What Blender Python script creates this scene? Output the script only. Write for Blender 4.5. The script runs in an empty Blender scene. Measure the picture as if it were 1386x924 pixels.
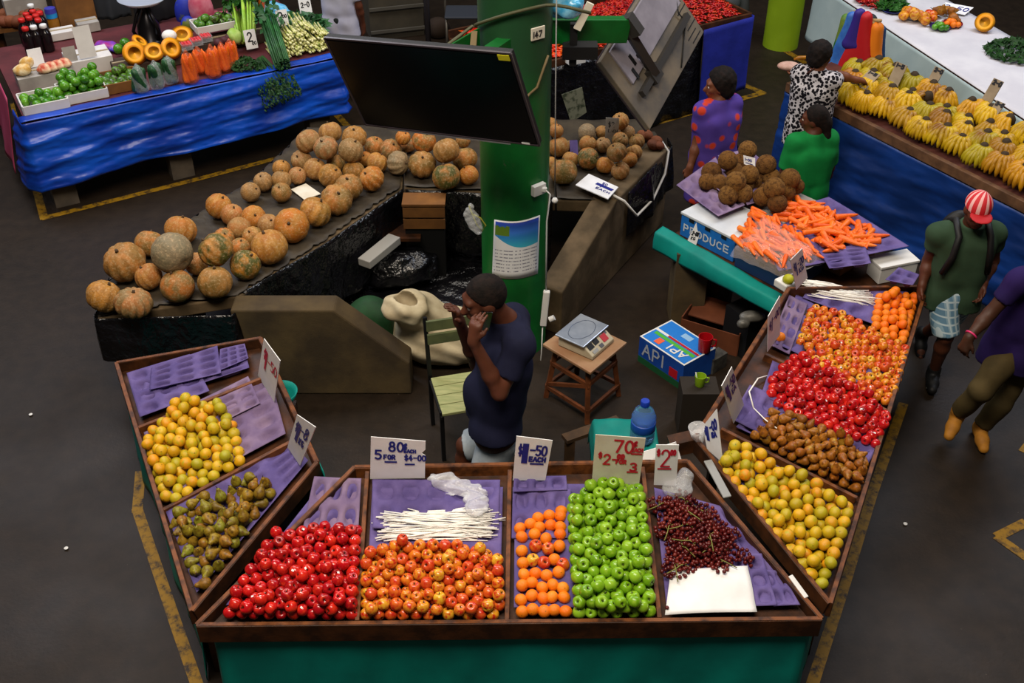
import bpy, math, random
import numpy as np
from mathutils import Vector, Matrix, Euler
sc = bpy.context.scene
COL = sc.collection
rnd = random.Random(7)
PI = math.pi
R = math.radians
# ---------------------------------------------------------------- camera
TH, FPX, CH = R(37), 1507.0, 5.4
cam = bpy.data.cameras.new('camera'); cam.sensor_width = 36; cam.lens = 36 * FPX / 1386; cam.clip_end = 200
camo = bpy.data.objects.new('camera', cam); COL.objects.link(camo)
camo.location = (0, 0, CH); camo.rotation_euler = (PI / 2 - TH, 0, 0); sc.camera = camo
CAM = Vector((0, 0, CH))
def ray(px, py):
    x, y = px - 693, 462 - py
    return Vector((x, FPX * math.cos(TH) + y * math.sin(TH), -FPX * math.sin(TH) + y * math.cos(TH)))
def P(px, py, z):                       # point of the sight line at height z
    d = ray(px, py); return CAM + d * ((z - CH) / d.z)
def V(px, py, y):                       # point of the sight line at distance y
    d = ray(px, py); return CAM + d * (y / d.y)
def PL(px, py, o, n):                   # point of the sight line on a plane
    d = ray(px, py); return CAM + d * ((o - CAM).dot(n) / d.dot(n))
# ---------------------------------------------------------------- mesh helpers
class MB:
    def __init__(self): self.v = []; self.f = []; self.m = []
    def add(self, vs, fs, mi=0):
        b = len(self.v); self.v += [Vector(p) for p in vs]
        self.f += [tuple(b + i for i in f) for f in fs]; self.m += [mi] * len(fs); return self
    def box(self, c, s, rot=None, mi=0):
        c = Vector(c); hx, hy, hz = s[0] / 2, s[1] / 2, s[2] / 2
        M = rot.to_matrix() if isinstance(rot, Euler) else (rot or Matrix.Identity(3))
        vs = [c + M @ Vector((x, y, z)) for x in (-hx, hx) for y in (-hy, hy) for z in (-hz, hz)]
        return self.add(vs, [(0, 1, 3, 2), (4, 6, 7, 5), (0, 4, 5, 1), (2, 3, 7, 6), (0, 2, 6, 4), (1, 5, 7, 3)], mi)
    def beam(self, a, b, w, h, mi=0, up=None):      # bar whose top centre line runs a-b
        a, b = Vector(a), Vector(b); d = (b - a).normalized(); up = Vector(up or (0, 0, 1))
        s = d.cross(up)
        s = s.normalized() if s.length > 1e-6 else Vector((1, 0, 0))
        u = s.cross(d).normalized()
        vs = []
        for p in (a, b):
            vs += [p - s * w / 2 - u * h, p + s * w / 2 - u * h, p + s * w / 2, p - s * w / 2]
        return self.add(vs, [(0, 1, 2, 3), (7, 6, 5, 4), (0, 4, 5, 1), (1, 5, 6, 2), (2, 6, 7, 3), (3, 7, 4, 0)], mi)
    def tube(self, pts, r, n=8, mi=0, caps=True):
        pts = [Vector(p) for p in pts]; k = len(pts); rs = r if isinstance(r, (list, tuple)) else [r] * k
        up = None; rings = []
        for i in range(k):
            d = (pts[min(i + 1, k - 1)] - pts[max(i - 1, 0)]).normalized()
            if up is None:
                up = Vector((0, 0, 1)) if abs(d.z) < .9 else Vector((1, 0, 0))
            s = d.cross(up).normalized(); up = s.cross(d).normalized()
            rings.append([pts[i] + (s * math.cos(2 * PI * j / n) + up * math.sin(2 * PI * j / n)) * rs[i] for j in range(n)])
        vs = [p for q in rings for p in q]; fs = []
        for i in range(k - 1):
            for j in range(n):
                a, b = i * n + j, i * n + (j + 1) % n
                fs.append((a, b, b + n, a + n))
        if caps:
            fs += [tuple(range(n - 1, -1, -1)), tuple(range((k - 1) * n, k * n))]
        return self.add(vs, fs, mi)
    def lathe(self, prof, n=16, c=(0, 0, 0), M=None, mi=0, wave=None):   # prof: [(r, z)]
        c = Vector(c); M = M or Matrix.Identity(3); vs, fs = [], []
        for (r, z) in prof:
            for j in range(n):
                t = 2 * PI * j / n; q = r * (wave(t) if wave else 1)
                vs.append(c + M @ Vector((q * math.cos(t), q * math.sin(t), z)))
        for i in range(len(prof) - 1):
            for j in range(n):
                a, b = i * n + j, i * n + (j + 1) % n
                fs.append((a, b, b + n, a + n))
        if prof[0][0] > 1e-4: fs.append(tuple(range(n - 1, -1, -1)))
        if prof[-1][0] > 1e-4: fs.append(tuple(range((len(prof) - 1) * n, len(prof) * n)))
        return self.add(vs, fs, mi)
    def grid(self, fn, nu, nv, mi=0):
        vs = [fn(i / nu, j / nv) for j in range(nv + 1) for i in range(nu + 1)]
        fs = [(j * (nu + 1) + i, j * (nu + 1) + i + 1, (j + 1) * (nu + 1) + i + 1, (j + 1) * (nu + 1) + i) for j in range(nv) for i in range(nu)]
        return self.add(vs, fs, mi)
    def prism(self, poly, z0, z1, mi=0):            # upright prism over a 2D outline (counter-clockwise)
        k = len(poly)
        if sum(poly[i][0] * poly[(i + 1) % k][1] - poly[(i + 1) % k][0] * poly[i][1] for i in range(k)) < 0: poly = poly[::-1]
        vs = [Vector((p[0], p[1], z0)) for p in poly] + [Vector((p[0], p[1], z1)) for p in poly]
        fs = [tuple(range(k - 1, -1, -1)), tuple(range(k, 2 * k))] + [(i, (i + 1) % k, k + (i + 1) % k, k + i) for i in range(k)]
        return self.add(vs, fs, mi)
    def extrude(self, quad, t, mi=0):               # flat polygon with thickness t behind its face
        q = [Vector(p) for p in quad]; n = (q[1] - q[0]).cross(q[2] - q[0]).normalized(); k = len(q)
        vs = q + [p - n * t for p in q]
        return self.add(vs, [tuple(range(k)), tuple(range(2 * k - 1, k - 1, -1))] + [(i, k + i, k + (i + 1) % k, (i + 1) % k) for i in range(k)], mi)
    def build(self, name, mats, parent=None, smooth=False, label=None, cat=None, group=None, kind=None, origin=None, bevel=0, solid=0, auto=None):
        me = bpy.data.meshes.new(name)
        if parent is not None: o0 = Vector((0, 0, 0)); q = parent
        if parent is not None:
            while q is not None: o0 = o0 + q.location; q = q.parent
        elif origin is not None: o0 = Vector(origin)
        else:
            a = np.array([tuple(p) for p in self.v]); o0 = Vector(((a[:, 0].min() + a[:, 0].max()) / 2, (a[:, 1].min() + a[:, 1].max()) / 2, a[:, 2].min()))
        me.from_pydata([tuple(p - o0) for p in self.v], [], self.f)
        for m in (mats if isinstance(mats, (list, tuple)) else [mats]): me.materials.append(m)
        if any(self.m): me.polygons.foreach_set('material_index', self.m)
        me.update()
        if smooth: me.polygons.foreach_set('use_smooth', [True] * len(me.polygons))
        o = bpy.data.objects.new(name, me); COL.objects.link(o)
        if parent is not None: o.parent = parent
        else: o.location = o0
        if bevel:
            b = o.modifiers.new('bevel', 'BEVEL'); b.width = bevel; b.segments = 2; b.limit_method = 'ANGLE'
        if solid:
            b = o.modifiers.new('solid', 'SOLIDIFY'); b.thickness = solid; b.offset = 0
        if auto is not None: me.set_sharp_from_angle(angle=R(auto))
        return tag(o, label, cat, group, kind)
def tag(o, label=None, cat=None, group=None, kind=None):
    if label: o['label'] = label
    if cat: o['category'] = cat
    if group: o['group'] = group
    if kind: o['kind'] = kind
    return o
def thing(name, label, cat, loc, group=None):
    o = bpy.data.objects.new(name, None); COL.objects.link(o); o.location = loc; o.empty_display_size = .1
    return tag(o, label, cat, group)
def dup(src, loc=None, rot=None, scale=None, label=None, group=None):
    kids = [c for c in COL.objects if c.parent is src] if src.name not in KIDS else KIDS[src.name]
    KIDS[src.name] = kids
    c = src.copy(); COL.objects.link(c)
    if loc is not None: c.location = loc
    if rot is not None: c.rotation_euler = rot
    if scale is not None: c.scale = scale if not isinstance(scale, (int, float)) else (scale,) * 3
    if label: c['label'] = label
    if group: c['group'] = group
    for k in kids:
        d = k.copy(); COL.objects.link(d); d.parent = c
    return c
KIDS = {}
class Stamp:                            # makes the first one itself, every further one a copy with copied parts
    def __init__(self, make): self.make = make; self.src = None
    def __call__(self, loc, rot=(0, 0, 0), scale=1, label=None, group=None, cat=None):
        if self.src is None:
            self.src = self.make(); o = self.src
            o.location = loc; o.rotation_euler = rot; o.scale = scale if not isinstance(scale, (int, float)) else (scale,) * 3
            if label: o['label'] = label
            if group: o['group'] = group
        else:
            o = dup(self.src, loc, rot, scale, label, group)
        if cat: o['category'] = cat
        return o
# ---------------------------------------------------------------- materials
def lin(h):
    if isinstance(h, (tuple, list)): return tuple(h)[:3] + (1,)
    h = h.lstrip('#'); c = [int(h[i:i + 2], 16) / 255 for i in (0, 2, 4)]
    return tuple(x / 12.92 if x <= .04045 else ((x + .055) / 1.055) ** 2.4 for x in c) + (1,)
class NT:
    def __init__(self, name):
        self.mat = bpy.data.materials.new(name); self.mat.use_nodes = True; self.t = self.mat.node_tree; self.t.nodes.clear()
        self.out = self.n('ShaderNodeOutputMaterial'); self.b = self.n('ShaderNodeBsdfPrincipled')
        self.l(self.b.outputs[0], self.out.inputs[0])
    def n(self, ty, **kw):
        x = self.t.nodes.new(ty)
        for k, v in kw.items(): setattr(x, k, v)
        return x
    def l(self, a, b): self.t.links.new(a, b)
    def set(self, inp, v):
        if hasattr(v, 'is_linked') or isinstance(v, bpy.types.NodeSocket): self.l(v, inp)
        else: inp.default_value = v
    def coord(self, sp='Object', scale=1.0):
        tc = self.n('ShaderNodeTexCoord')
        if scale == 1.0: return tc.outputs[sp]
        mp = self.n('ShaderNodeMapping'); mp.inputs['Scale'].default_value = scale if isinstance(scale, (tuple, list)) else (scale,) * 3
        self.l(tc.outputs[sp], mp.inputs[0]); return mp.outputs[0]
    def noise(self, vec, scale, detail=3, rough=.55):
        x = self.n('ShaderNodeTexNoise'); self.l(vec, x.inputs['Vector']); x.inputs['Scale'].default_value = scale
        x.inputs['Detail'].default_value = detail; x.inputs['Roughness'].default_value = rough; return x.outputs['Fac']
    def ramp(self, fac, stops, interp='LINEAR'):
        x = self.n('ShaderNodeValToRGB'); self.l(fac, x.inputs[0]); e = x.color_ramp.elements; x.color_ramp.interpolation = interp
        while len(e) < len(stops): e.new(.5)
        for i, (p, c) in enumerate(stops): e[i].position = p; e[i].color = lin(c)
        return x.outputs[0]
    def mix(self, f, a, b, blend='MIX'):
        x = self.n('ShaderNodeMix', data_type='RGBA', blend_type=blend)
        self.set(x.inputs[0], f)
        for i, v in ((6, a), (7, b)):
            if isinstance(v, bpy.types.NodeSocket): self.l(v, x.inputs[i])
            else: x.inputs[i].default_value = lin(v)
        return x.outputs[2]
    def math(self, op, a, b=0.0):
        x = self.n('ShaderNodeMath', operation=op); self.set(x.inputs[0], a); self.set(x.inputs[1], b); return x.outputs[0]
    def bump(self, h, strength=.3, dist=.01):
        x = self.n('ShaderNodeBump'); self.l(h, x.inputs['Height']); x.inputs['Strength'].default_value = strength; x.inputs['Distance'].default_value = dist
        self.l(x.outputs[0], self.b.inputs['Normal'])
    def color(self, c):
        if isinstance(c, bpy.types.NodeSocket): self.l(c, self.b.inputs['Base Color'])
        else: self.b.inputs['Base Color'].default_value = lin(c)
    def rough(self, r, spec=.5): self.b.inputs['Roughness'].default_value = r; self.b.inputs['Specular IOR Level'].default_value = spec
MATS = {}
def mat(name, col, rough=.6, col2=None, scale=6, spec=.4, bump=0, bscale=40, metal=0, lo=.4, hi=.65, detail=4, sheen=0, stretch=None, bdist=.004):
    if name in MATS: return MATS[name]
    m = NT(name); v = m.coord('Object', stretch or 1.0)
    if col2: m.color(m.ramp(m.noise(v, scale, detail), [(lo, col), (hi, col2)]))
    else: m.color(col)
    m.rough(rough, spec); m.b.inputs['Metallic'].default_value = metal
    if bump: m.bump(m.noise(v, bscale, 3), bump, bdist)
    MATS[name] = m.mat; return m.mat
def fruit(name, cols, streak=None, rough=.35, spec=.5, sscale=2.2, samt=(.45, .62), bump=0, bscale=30, tip=None, spots=None, bdist=.03):
    m = NT(name); oi = m.n('ShaderNodeObjectInfo'); v = m.coord('Object')
    k = len(cols); c = m.ramp(oi.outputs['Random'], [(i / max(k - 1, 1), x) for i, x in enumerate(cols)])
    add = m.n('ShaderNodeVectorMath', operation='ADD'); m.l(v, add.inputs[0]); sc_ = m.n('ShaderNodeVectorMath', operation='SCALE')
    sc_.inputs[0].default_value = (37, 91, 53); m.l(oi.outputs['Random'], sc_.inputs['Scale']); m.l(sc_.outputs[0], add.inputs[1]); vv = add.outputs[0]
    if streak:
        n = m.noise(vv, sscale, 3)
        f = m.n('ShaderNodeMapRange'); m.l(n, f.inputs[0]); f.inputs[1].default_value, f.inputs[2].default_value = samt
        c = m.mix(f.outputs[0], c, streak)
    if spots:
        n = m.noise(vv, spots[1], 2); f = m.n('ShaderNodeMapRange'); m.l(n, f.inputs[0]); f.inputs[1].default_value, f.inputs[2].default_value = spots[2]
        c = m.mix(f.outputs[0], c, spots[0])
    if tip:                              # the dark calyx or stem scar round the poles
        sx = m.n('ShaderNodeSeparateXYZ'); m.l(v, sx.inputs[0])
        rr = m.math('SQRT', m.math('ADD', m.math('MULTIPLY', sx.outputs[0], sx.outputs[0]), m.math('MULTIPLY', sx.outputs[1], sx.outputs[1])))
        f = m.n('ShaderNodeMapRange'); m.l(rr, f.inputs[0]); f.inputs[1].default_value, f.inputs[2].default_value, f.inputs[3].default_value, f.inputs[4].default_value = tip[1], tip[2], 1, 0
        c = m.mix(f.outputs[0], c, tip[0])
    m.color(c); m.rough(rough, spec)
    if bump: m.bump(m.noise(vv, bscale, 3), bump, bdist)
    return m.mat
# ---------------------------------------------------------------- smooth distance-field surfaces (bodies, cloth, sacks, bags)
def cone(a, b, ra, rb, cut=None, k=None): return ('c', np.array(a, float), np.array(b, float), ra, rb, cut, k)
def ell(c, r, M=None): return ('e', np.array(c, float), np.array(r, float), np.array(M, float) if M is not None else np.eye(3))
def surf(prims, vox=.01, k=.03, sub=(), halves=(), noise=None):
    big = 10.0; lo, hi = [], []
    for p in prims:
        if p[0] == 'c':
            r = max(p[3], p[4]); lo.append(np.minimum(p[1], p[2]) - r); hi.append(np.maximum(p[1], p[2]) + r)
        else: lo.append(p[1] - p[2].max()); hi.append(p[1] + p[2].max())
    lo = np.min(lo, 0) - k - 3 * vox; hi = np.max(hi, 0) + k + 3 * vox
    nx, ny, nz = [int(x) + 1 for x in np.ceil((hi - lo) / vox)]
    F = np.full((nx, ny, nz), big, np.float32)
    ax = [lo[i] + vox * np.arange(n) for i, n in enumerate((nx, ny, nz))]
    def block(p, m):
        if p[0] == 'c': r = max(p[3], p[4]); a = np.minimum(p[1], p[2]) - r - m; b = np.maximum(p[1], p[2]) + r + m
        else: a = p[1] - p[2].max() - m; b = p[1] + p[2].max() + m
        i0 = np.maximum(np.floor((a - lo) / vox).astype(int), 0); i1 = np.minimum(np.ceil((b - lo) / vox).astype(int) + 1, (nx, ny, nz))
        s = tuple(slice(i0[i], i1[i]) for i in range(3))
        g = np.meshgrid(*[ax[i][s[i]] for i in range(3)], indexing='ij')
        return s, np.stack(g, -1).astype(np.float32)
    def dist(p, X):
        if p[0] == 'c':
            d = p[2] - p[1]; L = max(float(d @ d), 1e-9); t = np.clip((X - p[1]) @ d / L, 0, 1)
            q = np.linalg.norm(X - p[1] - t[..., None] * d, axis=-1) - (p[3] + (p[4] - p[3]) * t)
            if p[5]:
                dn = d / math.sqrt(L)
                if 'a' in p[5]: q = np.maximum(q, (p[1] - X) @ dn)
                if 'b' in p[5]: q = np.maximum(q, (X - p[2]) @ dn)
            return q
        Y = (X - p[1]) @ p[3] / p[2]; n = np.linalg.norm(Y, axis=-1); g = np.linalg.norm(Y / p[2], axis=-1)
        return n * (n - 1) / np.maximum(g, 1e-6)
    for p in prims:
        kk = p[6] if len(p) > 6 and p[6] else k; s, X = block(p, kk + 2.5 * vox); d = dist(p, X); f = F[s]
        h = np.clip(.5 + .5 * (f - d) / kk, 0, 1); F[s] = f + (d - f) * h - kk * h * (1 - h)
    for p in sub:
        s, X = block(p, .02); d = dist(p, X); F[s] = np.maximum(F[s], -d)
    if noise is not None:
        g = np.stack(np.meshgrid(*ax, indexing='ij'), -1); F += noise(g[..., 0], g[..., 1], g[..., 2]).astype(np.float32)
    for (o, n) in halves:
        n = np.array(n, float); n /= np.linalg.norm(n)
        o = np.array(o, float); D = (ax[0] - o[0])[:, None, None] * n[0] + (ax[1] - o[1])[None, :, None] * n[1] + (ax[2] - o[2])[None, None, :] * n[2]
        F = np.maximum(F, D)
    S = F < 0
    c = np.zeros((nx - 1, ny - 1, nz - 1), np.int8)
    for i in (0, 1):
        for j in (0, 1):
            for l in (0, 1): c += S[i:nx - 1 + i, j:ny - 1 + j, l:nz - 1 + l]
    act = (c > 0) & (c < 8); idx = np.full(act.shape, -1, np.int64); ii = np.argwhere(act); idx[act] = np.arange(len(ii))
    acc = np.zeros((len(ii), 3)); cnt = np.zeros(len(ii))
    cor = [(i, j, l) for i in (0, 1) for j in (0, 1) for l in (0, 1)]
    for a in cor:
        for d in range(3):
            if a[d] == 0:
                b = list(a); b[d] = 1
                fa = F[ii[:, 0] + a[0], ii[:, 1] + a[1], ii[:, 2] + a[2]]; fb = F[ii[:, 0] + b[0], ii[:, 1] + b[1], ii[:, 2] + b[2]]
                w = (fa < 0) != (fb < 0); t = np.where(w, fa / np.where(w, fa - fb, 1), 0)
                p = np.array(a, float)[None, :].repeat(len(ii), 0); p[:, d] = t
                acc[w] += p[w]; cnt[w] += 1
    vs = lo + vox * (ii + acc / cnt[:, None]); fs = []
    for d in range(3):
        e = [slice(1, n - 1) for n in (nx, ny, nz)]; e2 = list(e); e[d] = slice(0, (nx, ny, nz)[d] - 1); e2[d] = slice(1, (nx, ny, nz)[d])
        A, B = S[tuple(e)], S[tuple(e2)]; q = np.argwhere(A != B)
        if not len(q): continue
        off = np.array([1, 1, 1]); off[d] = 0; q0 = q + off; inside = A[tuple(q.T)]
        u, v = (d + 1) % 3, (d + 2) % 3; du = np.zeros(3, int); dv = np.zeros(3, int); du[u] = 1; dv[v] = 1
        a4 = [idx[tuple((q0 - x).T)] for x in (du + dv, dv, 0 * du, du)]
        f = np.stack(a4, 1); f[~inside] = f[~inside][:, ::-1]; fs.append(f)
    return vs, np.concatenate(fs)
def sdf(name, prims, mats, parent=None, vox=.01, k=.03, sub=(), halves=(), noise=None, relax=1, **kw):
    vs, fs = surf(prims, vox, k, sub, halves, noise)
    for _ in range(relax):               # one light smoothing pass along the surface
        e = np.concatenate([fs[:, [0, 1]], fs[:, [1, 2]], fs[:, [2, 3]], fs[:, [3, 0]]]); s = np.zeros_like(vs); n = np.zeros(len(vs))
        np.add.at(s, e[:, 0], vs[e[:, 1]]); np.add.at(n, e[:, 0], 1); np.add.at(s, e[:, 1], vs[e[:, 0]]); np.add.at(n, e[:, 1], 1)
        vs = vs * .5 + .5 * s / n[:, None]
    b = MB(); b.v = [Vector(p) for p in vs]; b.f = [tuple(int(i) for i in f) for f in fs]; b.m = [0] * len(b.f)
    return b.build(name, mats, parent, smooth=True, **kw)
# ---------------------------------------------------------------- hand lettering: pen strokes in a unit box per character
def arc(cx, cy, rx, ry, a0, a1, n=10): return [(cx + rx * math.cos(R(a0 + (a1 - a0) * i / n)), cy + ry * math.sin(R(a0 + (a1 - a0) * i / n))) for i in range(n + 1)]
PEN = {'0': [arc(.5, .5, .42, .5, 90, 450, 16)], '1': [[(.5, 1), (.45, 0)]], '2': [arc(.5, .72, .4, .28, 170, -30, 8) + [(.05, 0), (.95, 0)]],
       '3': [arc(.45, .75, .4, .25, 150, -90, 8) + arc(.45, .25, .45, .25, 90, -150, 8)], '4': [[(.6, 1), (.05, .35), (.95, .35)], [(.65, .7), (.6, 0)]],
       '5': [[(.9, 1), (.15, 1), (.12, .58)] + arc(.45, .3, .45, .3, 110, -140, 10)], '7': [[(0, 1), (.95, 1), (.35, 0)]],
       '8': [arc(.5, .77, .33, .23, -90, 270, 12) + arc(.5, .27, .42, .27, 90, -270, 12)], '-': [[(.1, .5), (.9, .5)]], '.': [[(.45, .02), (.55, .06)]],
       '$': [arc(.5, .68, .35, .18, 30, 270, 8) + arc(.5, .3, .35, .2, 90, -150, 8), [(.5, 1.1), (.5, -.1)]],
       'c': [arc(.5, .5, .35, .35, 50, 310, 8), [(.6, 1.0), (.4, 0)]], 'E': [[(.9, 1), (.1, 1), (.1, 0), (.9, 0)], [(.1, .5), (.8, .5)]],
       'A': [[(0, 0), (.5, 1), (1, 0)], [(.2, .4), (.8, .4)]], 'C': [arc(.55, .5, .45, .5, 45, 315, 8)], 'H': [[(.1, 1), (.1, 0)], [(.9, 1), (.9, 0)], [(.1, .5), (.9, .5)]],
       'F': [[(.9, 1), (.1, 1), (.1, 0)], [(.1, .5), (.7, .5)]], 'O': [arc(.5, .5, .42, .5, 90, 450, 12)], 'R': [[(.1, 0), (.1, 1), (.7, 1), (.85, .75), (.7, .5), (.1, .5)], [(.45, .5), (.9, 0)]],
       'P': [[(.1, 0), (.1, 1), (.7, 1), (.88, .75), (.7, .5), (.1, .5)]], 'I': [[(.5, 1), (.5, 0)]], 'K': [[(.1, 1), (.1, 0)], [(.9, 1), (.1, .45), (.9, 0)]], 'G': [arc(.55, .5, .45, .5, 50, 330, 8) + [(.95, .45), (.6, .45)]],
       'D': [[(.1, 0), (.1, 1), (.5, 1), (.9, .7), (.9, .3), (.5, 0), (.1, 0)]], 'U': [[(.1, 1), (.1, .3), (.3, 0), (.7, 0), (.9, .3), (.9, 1)]], '_': [[(0, 0), (1, .03)]],
       'L': [[(.1, 1), (.1, 0), (.9, 0)]], 'S': [arc(.5, .74, .38, .25, 40, 260, 8) + arc(.5, .26, .4, .26, 90, -140, 8)], 'T': [[(0, 1), (1, 1)], [(.5, 1), (.5, 0)]], 'N': [[(.1, 0), (.1, 1), (.9, 0), (.9, 1)]],
       'B': [[(.1, 0), (.1, 1), (.7, 1), (.8, .75), (.6, .52), (.1, .52)], [(.6, .52), (.9, .27), (.7, 0), (.1, 0)]], 'M': [[(0, 0), (.1, 1), (.5, .3), (.9, 1), (1, 0)]], 'V': [[(0, 1), (.5, 0), (1, 1)]]}
def pen(mb, q, text, x, y, w, h, gap=.25, lw=.012, off=.0025, lean=0, mi=0):
    # q: the face's corners (bottom left, bottom right, top right, top left); x, y, w, h in fractions of the face; lw in metres
    q = [Vector(p) for p in q]; n = (q[1] - q[0]).cross(q[3] - q[0]).normalized()
    def at(u, v): return q[0] * (1 - u) * (1 - v) + q[1] * u * (1 - v) + q[2] * u * v + q[3] * (1 - u) * v + n * off
    cx = x
    for ch in text:
        if ch == ' ': cx += w * .7; continue
        cw = w * (.3 if ch in '1I.' else 1)
        for st in PEN[ch]:
            pts = [at(cx + (a * cw if ch not in '1I.' else (a - .5) * w * .6 + cw / 2) + lean * b, y + b * h) for a, b in st]
            for i in range(len(pts) - 1):
                a, b = pts[i], pts[i + 1]; d = (b - a)
                if d.length < 1e-6: continue
                d.normalize(); s = d.cross(n).normalized() * lw / 2; e = d * lw * .35
                zz = n * (.0002 * (len(mb.f) % 3))
                mb.add([a - s - e + zz, b - s + e + zz, b + s + e + zz, a + s - e + zz], [(3, 2, 1, 0) if (b - a).cross(s).dot(n) > 0 else (0, 1, 2, 3)], mi)
        cx += cw + w * gap
    return mb
def pack(poly, N, r, seed=1, floor=0.0, steps=160, edge=.9, squash=1.0):
    # spheres dropped into a convex outline and settled
    g = np.random.default_rng(seed); poly = np.array(poly, float)
    if np.sum(poly[:, 0] * np.roll(poly[:, 1], -1) - np.roll(poly[:, 0], -1) * poly[:, 1]) < 0: poly = poly[::-1]
    ed = np.roll(poly, -1, 0) - poly; nn = np.stack([-ed[:, 1], ed[:, 0]], 1); nn /= np.linalg.norm(nn, axis=1)[:, None]
    lo, hi = poly.min(0), poly.max(0); pts = []
    while len(pts) < N:
        p = lo + (hi - lo) * g.random(2)
        if np.all(((p - poly) * nn).sum(1) > r * edge): pts.append(p)
    rr = r * (1 + .12 * (g.random(N) - .5)); X = np.zeros((N, 3)); X[:, :2] = pts; X[:, 2] = floor + r + g.random(N) * 6 * r
    for s in range(steps):
        X[:, 2] -= .12 * r * (1 if s < steps * .8 else .3)
        for _ in range(3):
            D = X[:, None] - X[None]; L = np.sqrt((D ** 2).sum(-1)) + np.eye(N); S = (rr[:, None] + rr[None]) * .985
            ov = np.maximum(S - L, 0); np.fill_diagonal(ov, 0); X += (D / L[..., None] * ov[..., None] * .5).sum(1) * .8
            X[:, 2] = np.maximum(X[:, 2], floor + rr)
            for e in range(len(poly)):
                d = ((X[:, :2] - poly[e]) * nn[e]).sum(1); X[:, :2] += nn[e] * np.maximum(rr * edge - d, 0)[:, None]
    return X, rr
# ================================================================ materials
def floor_mat():
    m = NT('asphalt'); v = m.coord('Object')
    a = m.ramp(m.noise(v, .7, 5, .6), [(.3, '#1d150d'), (.7, '#2b2118')]); b = m.ramp(m.noise(v, 9, 4), [(.35, '#120d08'), (.7, '#2f251b')])
    c = m.mix(.35, a, b)
    f = m.n('ShaderNodeMapRange'); m.l(m.noise(v, 55, 2), f.inputs[0]); f.inputs[1].default_value, f.inputs[2].default_value = .72, .8
    m.color(m.mix(f.outputs[0], c, '#4c443a'))
    r = m.n('ShaderNodeMapRange'); m.l(m.noise(v, 1.3, 4), r.inputs[0]); r.inputs[3].default_value, r.inputs[4].default_value = .38, .68
    m.l(r.outputs[0], m.b.inputs['Roughness']); m.b.inputs['Specular IOR Level'].default_value = .22
    m.bump(m.noise(v, 40, 3), .25, .006); return m.mat
WOOD = mat('stained_wood', '#2e190c', .55, '#4c2a13', 9, .3, .25, 60, stretch=(1, 1, 1))
WOODEDGE = mat('worn_wood', '#74421c', .55, '#3a1f0f', 14, .3, .2, 60)
PURPLE = mat('purple_pulp', '#564a80', .85, '#6a5c92', 7, .2, .35, 90)
PURPLE2 = mat('faded_purple_pulp', '#6e5c7e', .9, '#86728e', 7, .15, .35, 90)
TEAL = mat('teal_cloth', '#00766e', .6, '#008c80', 2.5, .3, .12, 200)
BLUE = mat('blue_tarp', '#08349a', .36, '#0f52c8', 3, .45, .6, 3.2, bdist=.07, stretch=(.6, .6, 1.3))
NAVY = mat('navy_tarp', '#08265c', .45, '#0f3a86', 2, .4, .45, 2.6, bdist=.07, stretch=(.6, .6, 1.2))
DEEPBLUE = mat('royal_blue_cloth', '#1a2480', .75, '#222c96', 3, .25, .2, 12, bdist=.02)
BLACKP = mat('black_plastic', '#08080a', .26, '#121116', 5, .5, .8, 9, bdist=.06)
CONC = mat('concrete', '#4a3d2a', .8, '#6a5840', 4, .25, .35, 45)
CONCD = mat('dark_concrete', '#3d3326', .85, '#54462f', 3, .2, .35, 45)
GREENP = mat('green_paint', '#0a5a20', .45, '#0c6d29', 3, .4, .15, 20)
WHITE = mat('white_card', '#ebebec', .7, '#dededf', 5, .25)
CREAM = mat('cream_card', '#d8d2c2', .7, '#c9c0ac', 5, .25)
BLUEINK = mat('blue_ink', '#14207e', .6); REDINK = mat('red_ink', '#c01532', .6); BLACKINK = mat('black_ink', '#15141a', .6)
CARDB = mat('brown_cardboard', '#6e4a2a', .85, '#84592f', 5, .15)
GREYCARD = mat('grey_cardboard', '#8f8a84', .85, '#a8a39c', 5, .15)
BLACK = mat('black_gloss', '#050507', .18, None, spec=.5)
BLACKM = mat('black_matt', '#0d0d0f', .6)
STEEL = mat('brushed_steel', '#b9bcc4', .3, None, metal=.9)
PLWHITE = mat('white_plastic', '#dadad8', .4); PLGREY = mat('grey_plastic', '#8c8d8c', .5)
def clear(name, col, rough=.12, alpha=.35):
    m = NT(name); m.color(col); m.rough(rough, .8); m.b.inputs['Alpha'].default_value = alpha; m.bump(m.noise(m.coord('Object'), 22, 3), .7, .02); return m.mat
BAGM = clear('clear_plastic', '#e8ecf0', .15, .28)
BAGW = clear('white_clear_plastic', '#eef0f4', .2, .42)
# ================================================================ floor and painted lines
b = MB(); b.grid(lambda u, v: Vector((-16 + 32 * u, -3 + 33 * v, 0)), 4, 4)
b.build('floor', floor_mat(), kind='structure', origin=(0, 0, 0))
def yellow_mat():
    m = NT('worn_yellow_paint'); v = m.coord('Object'); f = m.n('ShaderNodeMapRange'); m.l(m.noise(v, 14, 5, .7), f.inputs[0]); f.inputs[1].default_value, f.inputs[2].default_value = .46, .64
    m.color(m.mix(f.outputs[0], '#8a6608', '#2a2016')); m.rough(.6, .3); return m.mat
YEL = yellow_mat(); nline = [0]
def line(pts, w):
    nline[0] += 1; b = MB(); P3 = [Vector(p) for p in pts]
    for i in range(len(P3) - 1):
        a, c = P3[i], P3[i + 1]; d = (c - a).normalized(); s = Vector((-d.y, d.x, 0)) * w / 2; a = a - d * w * .3; c = c + d * w * .3; z = Vector((0, 0, .003 + .0006 * i))
        b.add([a - s + z, c - s + z, c + s + z, a + s + z], [(0, 1, 2, 3)])
    b.build('trim_%d' % nline[0], YEL, kind='structure')
line([(-5.6, 11.6, 0), (-4.42, 9.1, 0), (-3.1, 9.88, 0), (-1.9, 10.62, 0)], .075)
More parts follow.
